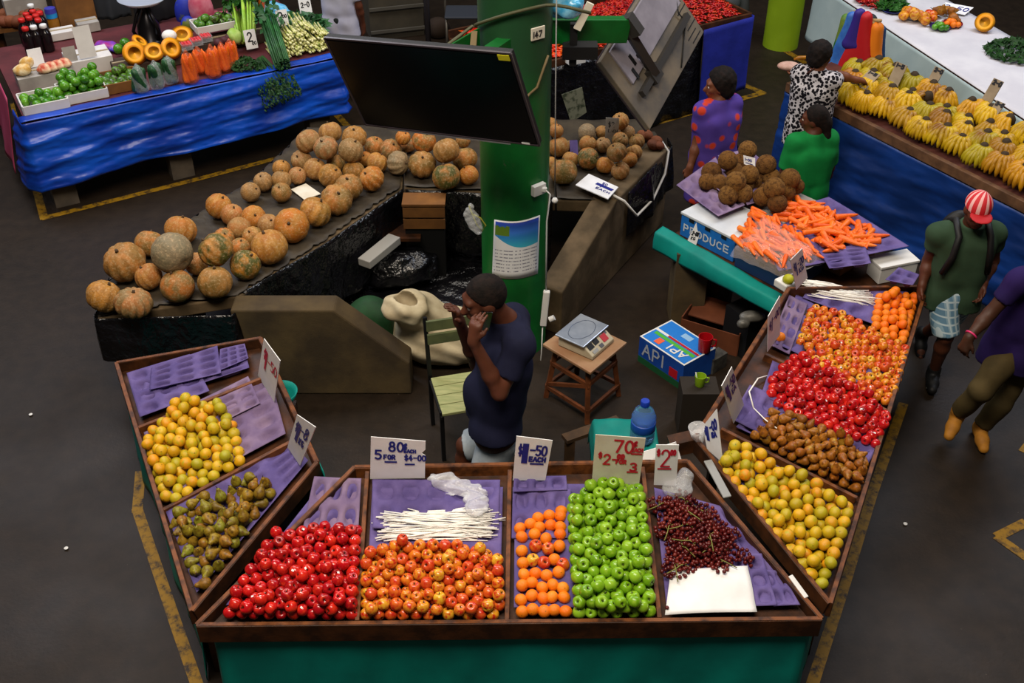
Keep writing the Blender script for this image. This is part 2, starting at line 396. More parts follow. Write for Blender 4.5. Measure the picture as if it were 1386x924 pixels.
line([(-1.95, 11.35, 0), (-1.2, 9.95, 0)], .08)
line([P(190, 640, 0), P(186, 690, 0), P(213, 770, 0), P(240, 850, 0), P(268, 930, 0)], .07)
line([P(1222, 548, 0), P(1180, 670, 0), P(1140, 800, 0), P(1095, 940, 0)], .07)
line([P(860, 175, 0), P(945, 150, 0), P(1032, 126, 0), P(1000, 112, 0)], .09)
line([P(1040, 55, 0), P(1090, 85, 0)], .09)
line([P(1352, 725, 0), P(1386, 708, 0)], .07); line([P(1352, 728, 0), P(1386, 752, 0)], .07)
line([P(1400, 590, 0), P(1384, 610, 0)], .05)
# ================================================================ pillar with everything hung on it
PX, PY, PR = .02, 7.2, .25
b = MB(); b.lathe([(PR, 0), (PR, 1), (PR, 2), (PR, 3), (PR, 6.5)], 40, (PX, PY, 0))
def pillar_mat():
    m = NT('chipped_green_paint'); v = m.coord('Object'); c = m.ramp(m.noise(v, 2.2, 4), [(.3, '#0b4a1e'), (.62, '#0f6d2a')])
    sx = m.n('ShaderNodeSeparateXYZ'); m.l(m.coord('Object'), sx.inputs[0])
    f = m.n('ShaderNodeMapRange'); m.l(m.noise(v, 9, 6, .75), f.inputs[0]); f.inputs[1].default_value, f.inputs[2].default_value = .66, .72
    c = m.mix(f.outputs[0], c, '#55604a')
    h = m.n('ShaderNodeMapRange'); m.l(sx.outputs[2], h.inputs[0]); h.inputs[1].default_value, h.inputs[2].default_value = 1.9, 2.4   # older, dirtier coat higher up
    c = m.mix(m.math('MULTIPLY', h.outputs[0], .85), c, '#233f2b')
    m.color(c); m.rough(.42, .4); m.bump(m.noise(v, 25, 4), .12, .01); return m.mat
b.build('pillar', pillar_mat(), kind='structure', smooth=True, auto=40, label='round green painted pillar in the middle of the fruit stall')
b = MB(); b.lathe([(.215, 0), (.215, 2), (.215, 6.5)], 32, (3.34, 13.3, 0))
b.build('pillar', mat('lime_paint', '#7d9a12', .5, '#8aa81a', 2), kind='structure', smooth=True, auto=40, label='lime green pillar beside the white covered table')
def on_pillar(px, py, off=.004):         # point of the sight line on the pillar's skin
    d = ray(px, py); o = CAM - Vector((PX, PY, 0)); r = PR + off
    A = d.x ** 2 + d.y ** 2; B = o.x * d.x + o.y * d.y; C = o.x ** 2 + o.y ** 2 - r * r
    disc = max(B * B - A * C, 0); t = (-B - math.sqrt(disc)) / A; return CAM + d * t
def poster_mat():
    m = NT('beach_poster'); v = m.coord('UV'); sx = m.n('ShaderNodeSeparateXYZ'); m.l(v, sx.inputs[0]); u, w = sx.outputs[0], sx.outputs[1]
    sky = m.ramp(w, [(.55, '#38a8c4'), (.72, '#2b7fc4'), (.8, '#3a78d8'), (.98, '#1b2a9a')])
    palm = m.math('MULTIPLY', m.math('LESS_THAN', u, .34), m.math('MULTIPLY', m.math('GREATER_THAN', w, .74), m.math('LESS_THAN', m.math('ADD', w, m.math('MULTIPLY', m.noise(v, 18, 2), .16)), .98)))
    c = m.mix(palm, sky, '#5d7d22')
    shore = m.math('SUBTRACT', .75, m.math('MULTIPLY', m.math('MULTIPLY', u, m.math('SUBTRACT', 1.45, u)), .42))
    c = m.mix(m.math('LESS_THAN', w, shore), c, '#dcdde0')
    rows = m.math('FRACT', m.math('MULTIPLY', w, 17)); txt = m.math('MULTIPLY', m.math('LESS_THAN', rows, .32), m.math('MULTIPLY', m.math('GREATER_THAN', m.noise(m.coord('UV', (34, 3, 1)), 1.0, 1), .47), m.math('MULTIPLY', m.math('LESS_THAN', w, .5), m.math('GREATER_THAN', w, .08))))
    c = m.mix(m.math('MULTIPLY', txt, .8), c, '#5a5a72')
    edge = m.math('MAXIMUM', m.math('GREATER_THAN', m.math('ABSOLUTE', m.math('SUBTRACT', u, .5)), .47), m.math('GREATER_THAN', m.math('ABSOLUTE', m.math('SUBTRACT', w, .5)), .475))
    m.color(m.mix(edge, c, '#e6e6e6')); m.rough(.5); return m.mat
def skin_sheet(px0, px1, top, bot, n=10, off=.006):
    vs, fs, uv = [], [], []
    for j in range(n + 1):
        for i in range(n + 1):
            u, v = i / n, j / n; x = px0[1] * u + px0[0] * (1 - u); x2 = px1[1] * u + px1[0] * (1 - u); xx = x2 * v + x * (1 - v)
            yt = top[0] * (1 - u) + top[1] * u + 6 * math.sin(PI * u) * .9; yb = bot[0] * (1 - u) + bot[1] * u + 6 * math.sin(PI * u) * .9
            vs.append(on_pillar(xx, yb * (1 - v) + yt * v, off)); uv.append((u, v))
    for j in range(n):
        for i in range(n): fs.append((j * (n + 1) + i, j * (n + 1) + i + 1, (j + 1) * (n + 1) + i + 1, (j + 1) * (n + 1) + i))
    return vs, fs, uv
vs, fs, uv = skin_sheet((666, 728), (669, 731), (297, 291), (374, 370))
b = MB(); b.add(vs, fs); o = b.build('poster', poster_mat(), smooth=True, label='poster with a blue beach picture and printed lines stuck on the green pillar', cat='poster', solid=.002)
ul = o.data.uv_layers.new(name='UVMap')
for lp in o.data.loops: ul.data[lp.index].uv = uv[lp.vertex_index]
def plate(name, px, py, w, h, d, m, label, cat):
    c = on_pillar(px, py, d / 2 + .001); n = Vector((c.x - PX, c.y - PY, 0)).normalized(); s = Vector((-n.y, n.x, 0))
    M = Matrix((s, n, Vector((0, 0, 1)))).transposed()
    b = MB(); b.box(c, (w, d, h), M); return b.build(name, m, label=label, cat=cat, bevel=.004), c, n, s
o, c, n, s = plate('number_plate', 728, 45, .11, .085, .012, CREAM, 'small cream number plate high on the green pillar', 'sign')
b = MB(); q = [c + n * .007 + s * x * .055 + Vector((0, 0, z * .0425)) for x, z in ((-1, -1), (1, -1), (1, 1), (-1, 1))]; pen(b, q, '147', .12, .25, .22, .45, lw=.009); b.build('lettering', BLACKINK, o)
o, c, n, s = plate('wall_socket', 729, 256, .11, .08, .04, PLWHITE, 'white power socket on the green pillar above the poster', 'socket')
b = MB(); b.box(c + n * .03 + s * .03, (.035, .03, .03)); b.build('plug', PLWHITE, o, bevel=.004)
# power strip on its cord, and the two cords
def cord(name, pts, r, m, label):
    b = MB(); b.tube(pts, r, 8); return b.build(name, m, smooth=True, label=label, cat='cord')
e0 = c + n * .045 + s * .03
hang = V(740, 300, e0.y - .06); botm = V(739, 392, e0.y - .06)
t = thing('power_strip', 'long white power strip hanging beside the green pillar', 'power strip', botm)
b = MB(); b.box(botm + Vector((-.005, 0, -.17)), (.05, .04, .32), Euler((0, R(4), 0))); b.build('housing', PLWHITE, t, bevel=.008)
b = MB(); b.tube([e0, e0 + Vector((.03, -.02, -.02)), hang, botm], .006, 8); b.build('supply_cord', PLWHITE, t, smooth=True)
b = MB(); b.lathe([(.0, -.02), (.022, -.02), (.022, .02), (.0, .02)], 12, botm + Vector((.05, -.01, -.26)), Euler((0, R(60), 0)).to_matrix()); b.build('plug', PLWHITE, t, smooth=True, auto=40)
b = MB(); b.tube([botm + Vector((-.02, 0, -.33)), botm + Vector((-.025, 0, -.6)), botm + Vector((-.04, .03, -.9))], .005, 6); b.build('cable', PLWHITE, t, smooth=True)
top = V(753, 20, 6.6)
t = thing('pull_cord', 'thin grey pull cord with a white knob hanging in front of the pumpkins', 'cord', V(751, 270, 6.6))
b = MB(); b.tube([V(754, -60, 6.6), V(752, 120, 6.6), V(751, 266, 6.6)], .0045, 6); b.build('string', PLGREY, t, smooth=True)
b = MB(); b.lathe([(.0, -.02), (.016, -.016), (.022, 0), (.014, .016), (.0, .02)], 14, V(751, 271, 6.6)); b.build('knob', PLWHITE, t, smooth=True)
cord('black_cable', [on_pillar(604, 62, .3)] + [on_pillar(640 + 5 * i, 35 - 1.9 * i + .025 * i * i, .03) for i in range(21)] + [V(752, 7, 6.95), V(770, 10, 6.9), V(800, 18, 6.9)], .011, mat('old_green_cable', '#4a4a30', .6), 'dull cable wrapped round the pillar above the screen')
cord('loose_cord', [on_pillar(742, 75, .01), on_pillar(735, 95, .02), on_pillar(727, 118, .02), on_pillar(716, 128, .03), V(712, 133, 6.7)], .009, mat('rusty_wire', '#6a5a3a', .7), 'rusty loose wire on the pillar beside the screen edge')
# clear bag tied to the pillar
t = thing('hanging_bag', 'small clear plastic bag tied to the green pillar beside the poster', 'bag', V(640, 325, 6.85))
c = V(641, 300, 6.85)
sdf('bag_body', [ell(c, (.055, .035, .11), Euler((0, R(-25), 0)).to_matrix()), ell(c + Vector((-.02, 0, .1)), (.025, .02, .05))], BAGM, t, .008, .03, noise=lambda x, y, z: .006 * np.sin(60 * x + 3 * np.sin(40 * z)) * np.sin(45 * z))
b = MB(); b.tube([c + Vector((.0, 0, .06)), c + Vector((.05, .0, .03)), c + Vector((.085, 0, -.03)), c + Vector((.06, 0, -.08)), c + Vector((.02, 0, -.02)), c + Vector((-.03, 0, .13))], .006, 6); b.build('tie', mat('olive_string', '#8a8a2e', .7), t, smooth=True)
# ---------------------------------------------------------------- the two screens and their arms
def screen(name, c, yaw, pit, rol, w, h, label, backside):
    c = Vector(c); M = Matrix.Rotation(yaw, 3, 'Z') @ Matrix.Rotation(pit, 3, 'X') @ Matrix.Rotation(rol, 3, 'Y')
    t = thing(name, label, 'screen', c); fw = -1          # the glass looks along local -y
    X = lambda x, y, z: c + M @ Vector((x, y, z))
    b = MB(); b.box(X(0, .025, 0), (w, .045, h), M); b.build('housing', mat('dusty_back', '#54504c', .75, '#7a6e5c', 2.2, .25, .1, 30, detail=6) if backside else BLACKM, t, bevel=.006)
    b = MB(); b.box(X(0, .0, 0), (w - .03, .006, h - .035), M); b.build('glass', BLACK, t)
    b = MB()
    for a, e in (((-w / 2, h / 2), (w / 2, h / 2)), ((w / 2, -h / 2), (-w / 2, -h / 2)), ((-w / 2, -h / 2), (-w / 2, h / 2)), ((w / 2, h / 2), (w / 2, -h / 2))):
        b.beam(X(a[0], -.004, a[1]), X(e[0], -.004, e[1]), .012, .012, up=M @ Vector((0, -1, 0)))
    b.build('bezel', mat('dark_bezel', '#3a3238', .3), t)
    return t, X, M
W1, H1 = 1.3, .741
t, X, M = screen('hanging_television', (-.498, 6.486, 2.461), -.418, .362, -.11, W1, H1, 'large black flat television hanging tilted on the front of the green pillar', False)
b = MB(); b.box(X(W1 / 2 - .05, -.006, H1 / 2 - .03), (.075, .004, .04), M); b.build('energy_label', mat('yellow_label', '#c7c21c', .6), t, label='yellow sticker')
b = MB(); b.box(X(W1 / 2 - .09, -.0065, -H1 / 2 + .012), (.055, .003, .012), M); b.build('badge', PLWHITE, t, label='small pale badge')
b = MB(); b.beam(X(-W1 / 2 + .18, -.012, -H1 / 2), X(W1 / 2 - .2, -.012, -H1 / 2), .008, .006); b.build('trim_strip', STEEL, t, label='shiny lower edge')
t2 = thing('screen_mount', 'green steel bracket holding the television to the pillar', 'mount', (PX, PY, 2.6))
b = MB(); b.beam(X(.12, .05, .1), (PX - .05, PY - .2, 2.62), .09, .09); b.build('arm', GREENP, t2)
b = MB(); b.box(X(.1, .065, .05), (.4, .025, .3), M); b.build('plate', GREENP, t2)
b = MB(); b.beam(V(600, 66, 6.75), V(648, 38, 7.05), .012, .2); b.build('side_plate', GREENP, t2)
b = MB(); b.beam(V(642, 42, 7.0), V(640, 66, 6.8), .04, .04); b.build('rusty_strut', mat('rusty_wire', '#6a5a3a'), t2)
W2, H2 = .66, 1.17
t, X, M = screen('hanging_television', (1.05, 8.1, 2.09), -2.235, .54, 1.94, W2, H2, 'dusty back of a flat television hung corner-down beyond the pillar', True)
DG = mat('dark_grey_metal', '#2c2926', .6)
b = MB(); b.box(X(-.16, .056, -.03), (.31, .02, .98), M); b.build('back_cover', mat('grey_lavender_plastic', '#77727c', .6, '#8b8690', 4), t, bevel=.005)
b = MB(); b.box(X(.1, .07, -.02), (.05, .04, .95), M); b.box(X(.1, .075, .22), (.12, .05, .12), M); b.build('bracket', DG, t)
b = MB()
for k in range(8): b.box(X(-.06 + .05 * k, .0485, -.44 - .03 * (k % 3)), (.008, .004, .16), M)
b.build('vent_slots', BLACKM, t)
b = MB()
for (x, z, w) in ((-.12, .32, .09), (-.04, .38, .09), (-.1, .24, .03)): b.box(X(x, .068, z), (w, .008, .03), M)
b.build('ports', BLACKM, t)
b = MB(); b.tube([X(-.05, .06, -.5), X(.02, .07, -.42), X(.12, .06, -.45), X(.2, .055, -.3), X(.3, .055, -.1)], .006, 6); b.build('cable', BLACKM, t, smooth=True)
t2 = thing('screen_mount', 'long green steel arm reaching from the pillar to the dusty television', 'mount', (PX + .25, PY, 2.7))
a0, a1 = V(736, 24, 7.35), V(850, 24, 7.75)
b = MB(); b.beam(a0, a1, .1, .17); b.build('arm', GREENP, t2, bevel=.006)
b = MB(); b.box(a1 + Vector((.02, 0, -.06)), (.16, .12, .08), M); b.beam(a1 + Vector((0, 0, -.03)), X(.1, .1, .2), .07, .06); b.build('joint', DG, t2)
b = MB(); b.box(V(776, 60, 7.35), (.05, .05, .3)); b.box(V(785, 68, 7.35), (.24, .12, .09)); b.box(V(768, 72, 7.35), (.07, .07, .07)); b.build('motor_box', BLACKM, t2)
b = MB(); b.box(V(790, 22, 7.3), (.05, .02, .2), Euler((0, R(25), 0))); b.build('tag_plate', CREAM, t2)
c = V(764, 6, 7.3)
sdf('blue_plastic_bag', [ell(c, (.13, .08, .09)), ell(c + Vector((0, 0, .1)), (.06, .05, .1))], mat('pale_blue_plastic', '#3f9fd0', .25, '#8fd0ee', 14, .6), None, .011, .04, noise=lambda x, y, z: .014 * np.sin(30 * x + 4 * np.sin(22 * y)) * np.sin(28 * z), label='crumpled pale blue plastic bag hung high beside the pillar', cat='bag')
# ================================================================ the three fruit trays round the front of the stall
BH = .085                                # board height
T = {'front': [Vector(p) for p in ((-1.62, 3.69, .8), (1.60, 3.73, .8), (1.01, 4.70, 1.0), (-.90, 4.65, 1.0))],     # outer 2, inner 2 (counter-clockwise)
     'left': [Vector(p) for p in ((-2.65, 5.87, .8), (-1.665, 3.78, .8), (-1.12, 4.69, 1.0), (-1.66, 5.88, 1.0))],
     'right': [Vector(p) for p in ((1.665, 3.83, .8), (3.05, 6.78, .8), (1.94, 6.46, 1.0), (1.08, 4.90, 1.0))]}
class Tray:
    def __init__(self, key, label, dividers):
        q = T[key]; self.q = q; c = sum(q, Vector()) / 4
        self.n = (q[1] - q[0]).cross(q[3] - q[0]).normalized(); self.o = q[0] - Vector((0, 0, BH - .012)); self.eu = (q[1] - q[0]).normalized(); self.ev = self.n.cross(self.eu)
        t = thing('fruit_tray', label, 'tray', c - Vector((0, 0, BH + .02))); self.t = t; Z = Vector((0, 0, 1)); D = Vector((0, 0, BH))
        b = MB(); b.extrude([p - D + Z * .012 for p in q], .02); b.build('base_panel', WOOD, t)
        for i in range(4):
            a, e = q[i], q[(i + 1) % 4]; d = (e - a).normalized(); tall = .02 if i == 0 and key == 'front' else 0
            nrm = d.cross(Z).normalized() * .012
            b = MB(); b.beam(a + nrm * .0 + Z * (.0003 * i), e + Z * (.0003 * i), .03, BH + .022 + tall); b.build('side_board', WOOD if i != 2 else WOODEDGE, t, bevel=.004)
            b = MB(); b.beam(a + Z * .0045, e + Z * .0045, .022, .004); b.build('worn_edge', WOODEDGE, t, label='worn paler top edge')
        for (p0, p1) in dividers:
            a, e = PL(*p0, q[0], self.n), PL(*p1, q[0], self.n); d = (e - a).normalized()
            b = MB(); b.beam(a - Z * .006, e - Z * .006, .024, BH - .008); b.build('divider', WOODEDGE, t, bevel=.003)
    def at(self, px, py, h=0): return PL(px, py, self.o + self.n * h, self.n)
    def uv(self, px, py, h=0): p = self.at(px, py, h) - self.o; return (p.dot(self.eu), p.dot(self.ev))
    def xyz(self, u, v, h): return self.o + self.eu * u + self.ev * v + self.n * h
FT = Tray('front', 'long dark wooden fruit tray across the front of the stall, in four bins', [((483, 838), (497, 636)), ((686, 838), (690, 634)), ((893, 834), (870, 630))])
LT = Tray('left', 'dark wooden fruit tray with pears and an empty purple-lined end bin', [((186, 577), (371, 503)), ((216, 690), (400, 592))])
RT = Tray('right', 'dark wooden fruit tray with tomato-red apples, pears and citrus beside the walkway', [((1036, 477), (1202, 554)), ((977, 578), (1161, 672))])
# carrying benches under the trays and the teal skirts round them
def bench(q, inset, label):
    c = sum(q, Vector()) / 4; t = thing('trestle', label, 'trestle', Vector((c.x, c.y, 0)))
    p = [c + (x - c) * inset for x in q]; Z = Vector((0, 0, 1))
    b = MB(); b.extrude([x - Z * (BH + .03) for x in p], .03); b.build('top', WOOD, t)
    for x in p:
        y = c + (x - c) * .9; b = MB(); b.box((y.x, y.y, (x.z - BH - .06) / 2), (.06, .06, x.z - BH - .06)); b.build('leg', WOOD, t)
bench(FT.q, .9, 'trestle under the long front fruit tray behind the teal cloth')
bench(LT.q, .9, 'trestle under the tray of pears and yellow citrus')
bench(RT.q, .9, 'trestle under the fruit tray beside the walkway')
def skirt(name, pts, drop, label, folds=7, amp=.025, m=TEAL, z1=.02, seed=0, top=0, flare=.03, cat='cloth', crease=0):
    P3 = [Vector(p) for p in pts]; L = [0]
    for i in range(len(P3) - 1): L.append(L[-1] + (P3[i + 1] - P3[i]).length)
    def fn(u, v):
        s = u * L[-1]; i = max(k for k in range(len(P3) - 1) if L[k] <= s + 1e-9); a = P3[i].lerp(P3[i + 1], (s - L[i]) / max(L[i + 1] - L[i], 1e-6)); d = (P3[i + 1] - P3[i]).normalized()
        n = Vector((d.y, -d.x, 0)).normalized(); w = (1 - v)
        f = amp * w ** .8 * (math.sin(s * folds + seed) + .5 * math.sin(s * folds * 2.3 + 1 + seed) + .3 * math.sin(s * folds * 4.1 + 5 * w)) + flare * w
        if crease: f += crease * min(1, 6 * w) * (math.sin(4.1 * s + 17 * w + seed) ** 3 + .8 * math.sin(-2.3 * s + 21 * w + 2 * seed + math.sin(3 * s)) ** 3 + .3 * math.sin(7 * s + 33 * w + 1.7 * math.sin(2 * s)))
        z0 = a.z - top; zb = z1(u) if callable(z1) else z1
        return Vector((a.x, a.y, 0)) + n * f + Vector((0, 0, zb + (z0 - zb) * v))
    b = MB(); b.grid(fn, max(int(L[-1] * 26), 20), 34 if crease else 14); return b.build(name, m, smooth=True, label=label, cat=cat, solid=.006)
lo = Vector((0, 0, -BH - .03)); q = FT.q
skirt('table_skirt', [q[3] + lo + Vector((-.06, 0, 0)), q[0] + lo + Vector((.05, .02, 0)), q[1] + lo + Vector((-.03, .02, 0)), q[2] + lo + Vector((.05, 0, 0))], 1, 'teal cloth skirt hanging below the long front fruit tray', 5, .014)
q = LT.q
skirt('table_skirt', [q[3] + lo + Vector((0, .03, -.02)), q[0] + lo + Vector((-.005, .03, -.02)), q[1] + lo + Vector((-.04, .16, 0))], 1, 'teal cloth skirt round the tray of pears and yellow citrus', 6, .012)
skirt('table_skirt', [q[2] + Vector((.035, -.02, -.06)), q[3] + Vector((.035, -.03, -.06))], 1, 'teal cloth hanging behind the tray of pears and yellow citrus', 6, .01, flare=.06)
q = RT.q
skirt('table_skirt', [q[0] + lo + Vector((-.03, .1, 0)), q[1] + lo + Vector((-.05, -.03, 0))], 1, 'teal cloth skirt under the fruit tray beside the walkway', 6, .012, flare=.0)
# ---------------------------------------------------------------- moulded purple packing trays
PT = {}
def liner(tray, corners, label, h=.012, m=PURPLE, group=None, cells=(5, 4), bend=0):
    c4 = [tray.at(x, y, h) for x, y in corners]; cm = sum(c4, Vector()) / 4; c4 = [cm + (p - cm) * .945 for p in c4]     # four corners in order round the sheet
    cells = (max(2, round(cells[0] * .75)), max(1, round(cells[1] * .75)))
    nx, ny = cells[0] * 10, cells[1] * 10; n = tray.n
    sd = rnd.random() * 9
    def fn(u, v):
        p = c4[0] * (1 - u) * (1 - v) + c4[1] * u * (1 - v) + c4[2] * u * v + c4[3] * (1 - u) * v
        du, dv = math.sin(PI * cells[0] * u) ** 2, math.sin(PI * cells[1] * v) ** 2
        e = min(u, v, 1 - u, 1 - v); k = min(1, e * 9)
        return p + n * (.038 - .036 * k * min(1, max(0, (du * dv - .1) * 2.4)) + .004 * math.sin(sd + 3 * u + 2 * v) + bend * (u * u if bend > 0 else 0))
    b = MB(); b.grid(fn, nx, ny); return b.build('packing_tray', m, smooth=True, label=label, cat='packing tray', group=group, solid=.003)
liner(LT, [(196, 520), (184, 555), (345, 503), (338, 478)], 'purple packing tray lying under another in the empty end bin', .008)
liner(LT, [(172, 510), (190, 572), (290, 535), (262, 482)], 'wide purple packing tray in the empty end bin of the tray of pears', .018)
liner(LT, [(205, 503), (203, 535), (305, 510), (300, 472)], 'creased purple packing tray lying on top in the empty end bin', .036)
liner(LT, [(300, 478), (298, 508), (340, 490), (335, 470)], 'purple packing tray against the inner board of the empty end bin', .03)
liner(LT, [(192, 590), (222, 686), (395, 592), (372, 508)], 'faded purple packing tray under the yellow citrus next to the pears', .006, PURPLE2, None, (7, 5))
liner(LT, [(268, 548), (285, 588), (358, 552), (340, 512)], 'small faded purple packing tray lapped over another behind the yellow citrus', .022, PURPLE2)
liner(LT, [(222, 698), (266, 815), (425, 625), (400, 600)], 'purple packing tray under the pears in the pointed bin', .006, PURPLE, None, (6, 5))
liner(FT, [(300, 828), (478, 830), (492, 652), (440, 652)], 'purple packing tray under the red apples in the long front tray', .006, PURPLE, None, (6, 5))
liner(FT, [(408, 725), (488, 722), (492, 650), (425, 648)], 'purple packing tray showing behind the red apples in the long front tray', .024, PURPLE2, None, (4, 3))
liner(FT, [(490, 832), (682, 832), (686, 660), (500, 660)], 'purple packing tray under the red and yellow apples and white straws', .006, PURPLE, None, (7, 6))
liner(FT, [(500, 722), (680, 722), (682, 652), (500, 652)], 'purple packing tray under the bundle of white straws', .022, PURPLE, None, (7, 3))
liner(FT, [(690, 832), (888, 832), (872, 655), (692, 655)], 'purple packing tray under the oranges and green apples', .006, PURPLE, None, (7, 6))
liner(FT, [(690, 735), (770, 735), (775, 665), (692, 662)], 'purple packing tray behind the oranges in the long front tray', .022, PURPLE, None, (4, 3))
liner(FT, [(692, 672), (770, 668), (768, 648), (694, 648)], 'purple packing tray standing behind the oranges under the blue price card', .036, PURPLE, None, (4, 1))
liner(FT, [(897, 828), (1085, 826), (990, 690), (880, 660)], 'purple packing tray under the dark red grapes', .006, PURPLE, None, (7, 6))
liner(FT, [(1000, 828), (1053, 825), (1030, 752), (975, 752)], 'purple packing tray beside the white paper in the grape bin', .022, PURPLE, None, (2, 4))
liner(FT, [(1045, 826), (1083, 825), (1055, 775), (1030, 775)], 'narrow purple packing tray in the sharp corner of the grape bin', .014, PURPLE, None, (2, 3))
liner(RT, [(1100, 780), (1155, 690), (1000, 608), (975, 632)], 'purple packing tray under the yellow citrus beside the walkway', .006, PURPLE, None, (8, 5))
liner(RT, [(988, 582), (1160, 664), (1190, 612), (1030, 535)], 'purple packing tray under the heaped brown pears beside the walkway', .006, PURPLE, None, (7, 4))
liner(RT, [(984, 572), (1040, 600), (1056, 545), (1012, 524)], 'purple packing tray showing behind the heaped brown pears', .02, PURPLE, None, (3, 3))
liner(RT, [(1022, 540), (1188, 610), (1200, 560), (1040, 488)], 'purple packing tray under the red apples beside the walkway', .012, PURPLE, None, (7, 4))
liner(RT, [(1042, 470), (1196, 545), (1218, 480), (1072, 400)], 'purple packing tray under the red and yellow apples beside the walkway', .006, PURPLE, None, (7, 4))
liner(RT, [(1036, 474), (1066, 487), (1092, 415), (1066, 402)], 'narrow purple packing tray under the single orange', .02, PURPLE2, None, (2, 5))
liner(RT, [(1080, 408), (1200, 452), (1230, 400), (1090, 392)], 'purple packing tray under the white straws and oranges', .016, PURPLE, None, (6, 3))
# ---------------------------------------------------------------- fruit shapes (unit radius) and their skins
def apple_mesh(name, m, n=20):
    b = MB(); b.lathe([(0, .62), (.1, .66), (.26, .8), (.48, .88), (.72, .78), (.92, .48), (1, .1), (.96, -.28), (.82, -.6), (.6, -.82), (.4, -.9), (.22, -.86), (.08, -.76), (0, -.74)], n, wave=lambda t: 1 + .025 * math.cos(5 * t))
    return b.build(name, m, smooth=True, origin=(0, 0, 0))
def ball_mesh(name, m, n=18, sq=.92):
    b = MB(); k = 10; b.lathe([(math.sin(PI * i / k) if 0 < i < k else 0, sq * math.cos(PI * i / k) - (.05 if i == 0 else 0)) for i in range(k + 1)], n); return b.build(name, m, smooth=True, origin=(0, 0, 0))
def pear_mesh(name, m):
    b = MB(); b.lathe([(0, -.88), (.15, -.93), (.45, -.95), (.78, -.75), (.96, -.4), (1, -.05), (.9, .35), (.7, .7), (.5, 1.0), (.4, 1.25), (.34, 1.45), (.2, 1.6), (0, 1.63)], 18)
    return b.build(name, m, smooth=True, origin=(0, 0, -.95))
STEM = mat('stem_brown', '#2c1c0e', .8); STICK = mat('white_sticker', '#f0eeee', .5)
def with_stem(o, z, l=.4, r=.06, lean=.15):
    b = MB(); b.tube([(0, 0, z), (lean * .4, 0, z + l * .5), (lean, 0, z + l)], [r, r * .8, r * 1.2], 6); b.build('stem', STEM, o, smooth=True)
    o.children[0].location = (0, 0, 0); return o
F_RED = fruit('red_apple_skin', ['#a80a14', '#c01018', '#8c0812', '#d02418', '#b40c1a', '#9a0a16'], '#e0401c', .22, .55, 1.6, (.5, .8), tip=('#3a0808', .05, .3))
F_BI = fruit('red_yellow_apple_skin', ['#e09a20', '#d8781e', '#dcae2c', '#d8661e', '#c84a1c', '#e08822'], '#bc2016', .26, .5, 1.5, (.44, .66), tip=('#4a2208', .05, .28))
F_GRN = fruit('green_apple_skin', ['#6c9c12', '#7cac1c', '#5f9010', '#8cb82a', '#74a416', '#66980e'], '#98bc34', .28, .5, 1.5, (.5, .75), tip=('#2c4208', .06, .3))
F_ORA = fruit('orange_peel', ['#f07a08', '#ee8410', '#f06c06', '#f08c1a'], None, .42, .4, bump=.25, bscale=16, tip=('#7a5a10', .03, .12))
F_CIT = fruit('yellow_citrus_peel', ['#d8a012', '#dca816', '#c8a81a', '#a8a01c', '#dc9410', '#d8b020', '#b8a41a', '#e08c10'], '#a8a820', .38, .45, 1.2, (.5, .75), bump=.2, bscale=16, tip=('#5c4a10', .03, .14))
F_PEAR = fruit('olive_pear_skin', ['#8a6a1c', '#7a7a1e', '#94701a', '#6e5a16', '#868a22', '#9a6a1c', '#7c5614'], '#5a4012', .45, .35, 2.0, (.45, .7), spots=('#a8a434', 1.2, (.6, .8)), bump=.08, bscale=14)
F_BPEAR = fruit('brown_pear_skin', ['#a8661a', '#94581a', '#b0701e', '#7e4a14', '#a05a16', '#98701c'], '#6a3c10', .45, .35, 2.0, (.45, .7), spots=('#b0902a', 1.2, (.6, .8)), bump=.08, bscale=14)
def mk(kind):
    return {'red': lambda: with_stem(apple_mesh('red_apple', F_RED), .62), 'bi': lambda: with_stem(apple_mesh('striped_apple', F_BI), .62), 'grn': lambda: with_stem(apple_mesh('green_apple', F_GRN), .62),
            'ora': lambda: ball_mesh('orange', F_ORA), 'cit': lambda: ball_mesh('citrus_fruit', F_CIT), 'pear': lambda: with_stem(pear_mesh('pear', F_PEAR), 2.5 - .95, .5, .07, .2), 'bpear': lambda: with_stem(pear_mesh('brown_pear', F_BPEAR), 2.5 - .95, .5, .07, .2)}[kind]
ST = {k: Stamp(mk(k)) for k in ('red', 'bi', 'grn', 'ora', 'cit', 'pear', 'bpear')}
def sticker_on(o, r):
    b = MB(); d = Vector((rnd.uniform(-.5, .5), rnd.uniform(-.8, -.1), 1)).normalized()
    q = o.rotation_euler.to_matrix().inverted() @ d; a = q.orthogonal().normalized(); c = q.cross(a); k = .22
    sq = [q * 1.0 + (a * x + c * y) * k for x, y in ((-1, -.7), (1, -.7), (1, .7), (-1, .7))]
    b.add(sq + [p * .9 for p in sq], [(0, 1, 2, 3), (0, 4, 5, 1), (1, 5, 6, 2), (2, 6, 7, 3), (3, 7, 4, 0)])
    me = bpy.data.meshes.new('sticker'); me.from_pydata([tuple(p) for p in b.v], [], b.f); me.materials.append(STICK)
    s = bpy.data.objects.new('sticker', me); COL.objects.link(s); s.parent = o; s['label'] = 'small white sticker'
